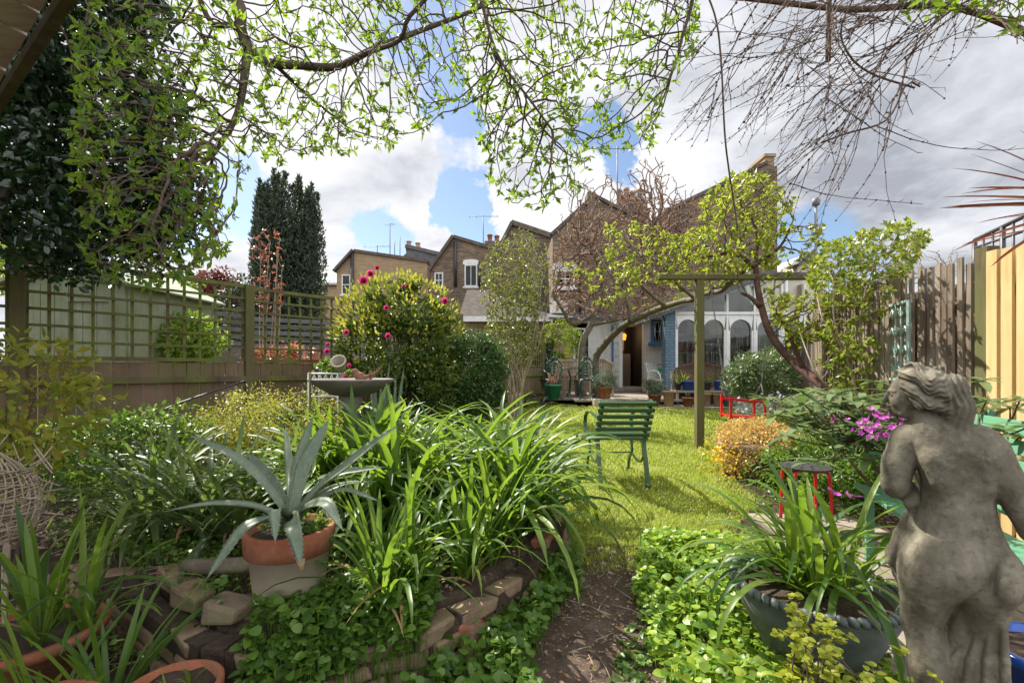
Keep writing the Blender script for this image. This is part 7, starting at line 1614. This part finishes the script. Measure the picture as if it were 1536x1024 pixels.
# head: face in profile looking left
face = smin(ell((1376, 590, 9), (34, 35, 32)), ell((1357, 598, 9), (20, 27, 23)), 10)
face = smin(face, cone((1345, 618, 9), (1362, 622, -4), 9, 9), 9)             # jaw
face = smin(face, ell((1349, 621, 9), (9, 8, 9)), 5)
face = smin(face, cone((1339, 587, 6), (1331, 604, 5), 2.6, 4.8), 4)          # nose
face = smin(face, ell((1338, 612.5, 5), (5.5, 2.3, 8)), 2); face = smin(face, ell((1339.5, 617.3, 5), (5.5, 2.6, 7)), 2)
face = smax(face, -ell((1342, 594.5, -7), (6.5, 4.5, 7)), 4); face = smin(face, ell((1345.5, 594.5, -6), (4.2, 3.4, 5)), 1)
face = smin(face, cone((1338, 588, 0), (1349, 589, -13), 2.2, 2), 3)          # brow
face = smin(face, cone((1340, 592, -4), (1350, 594.5, -13), 1.1, 1.1), .8)
face = smin(face, ell((1352, 606, -7), (9, 8, 7)), 6)
face = smax(face, -ell((1337, 615, 2), (2.5, 1.0, 8)), 1.2)
body = smin(body, face, 6)
hair = smin(ell((1396, 577, 8), (40, 28, 35), .12), ell((1408, 590, 6), (32, 30, 32)), 12)
hair = smin(hair, chain([(1366, 580, -18), (1378, 588, -26), (1392, 602, -26), (1414, 608, -20)], [8, 10, 11, 10], 6), 6)
hair = smin(hair, chain([(1360, 566, -6), (1376, 564, -18), (1404, 575, -24), (1426, 592, -16)], [8, 11, 12, 10], 6), 5)
hair = smin(hair, chain([(1358, 558, 4), (1370, 552, -2), (1386, 552, -6), (1398, 560, -10)], [6, 8, 8, 7], 4), 4)
hair = smin(hair, cone((1376, 558, -16), (1392, 566, -20), 6, 6), 2)
bun = chain([(1436, 582, 6), (1444, 612, 2), (1453, 645, -8)], [21, 20, 10], 10); hair = smin(hair, smin(bun, cone((1420, 602, 4), (1444, 646, -6), 17, 12), 8), 7)
nz_ = np.sin(GXX * .11 + 1.3) * 5 + np.sin(GXX * .23 + GD * .1) * 2
st_ = np.sin((GZZ * .85 - GXX * .25 + nz_ + GD * .25) * .95) * 1.1 + np.sin((GZZ * .7 - GXX * .4 + nz_ * .6) * .42) * 1.3
stb = np.sin((GXX * .95 + np.sin(GZZ * .09) * 5 + GD * .5) * .62) * 1.4
wgt = np.clip((GXX - 1424) / 10, 0, 1); hair = hair + st_ * (1 - wgt) + stb * wgt
body = smin(body, hair, 1.5)
body = smin(body, np.maximum(np.sqrt((GXX - 1440) ** 2 + (GD - 8) ** 2) - 92, np.abs(GZZ - 1150) - 12), 8)
# weathering
body = body + .35 * np.sin(GXX * .35 + GD * .2) * np.sin(GZZ * .31 + 1 + GXX * .1) * np.sin(GD * .33 + GZZ * .17)
V, Fq = surface_nets(body, (gx_, gd_, gz_), 1)
SX, SY = 1430, 1.07; sc_ = SY / F
ta = math.atan2(SX - CX, F); la = (V[:, 0] - SX - 5) * sc_ * .78; dd_ = V[:, 1] * sc_
W3 = np.stack([(SX - CX) / F * SY + la * math.cos(ta) + dd_ * math.sin(ta), SY - la * math.sin(ta) + dd_ * math.cos(ta), CH + (HY + V[:, 2]) * sc_], 1)
NS = NT('statue_stone'); v = NS.coord(); a = NS.noise(v, 7, 8, .65); b = NS.noise(v, 60, 5, .6); c_ = NS.noise(v, 19, 6, .7)
col = NS.ramp(a, [(.3, (.085, .075, .052)), (.5, (.16, .142, .104)), (.7, (.26, .235, .18))])
col = NS.mix(NS.ramp(NS.noise(NS.coord('Object', (30, 30, 3)), 1.0, 5, .6), [(.45, (0, 0, 0)), (.7, (.6,) * 3)]), col, (.1, .085, .06))
col = NS.mix(NS.ramp(c_, [(.5, (0, 0, 0)), (.66, (.4,) * 3)]), col, (.34, .31, .24)); col = NS.mix(NS.ramp(b, [(.52, (0, 0, 0)), (.7, (.6,) * 3)]), col, (.07, .06, .045))
NS.end(NS.bsdf(col, .9, NS.bump(NS.math('ADD', b, NS.math('MULTIPLY', c_, .7)), .8, .003), spec=.2))
stt = thing('statue', 'weathered grey stone statue of a draped nude woman seen from behind', 'statue', (W3[:, 0].mean(), SY, 0))
m = MB(); m.add(W3, Fq, smooth=True); m.build('figure', M['statue_stone'], stt)
bx0 = (1440 - CX) / F * SY; zb_ = CH + (HY - 1160) * sc_; m = MB(); bx(m, bx0 - .15, bx0 + .15, SY - .14, SY + .17, -.02, zb_ + .002); m.build('plinth', M['garden_stone'], stt, bevel=.01)
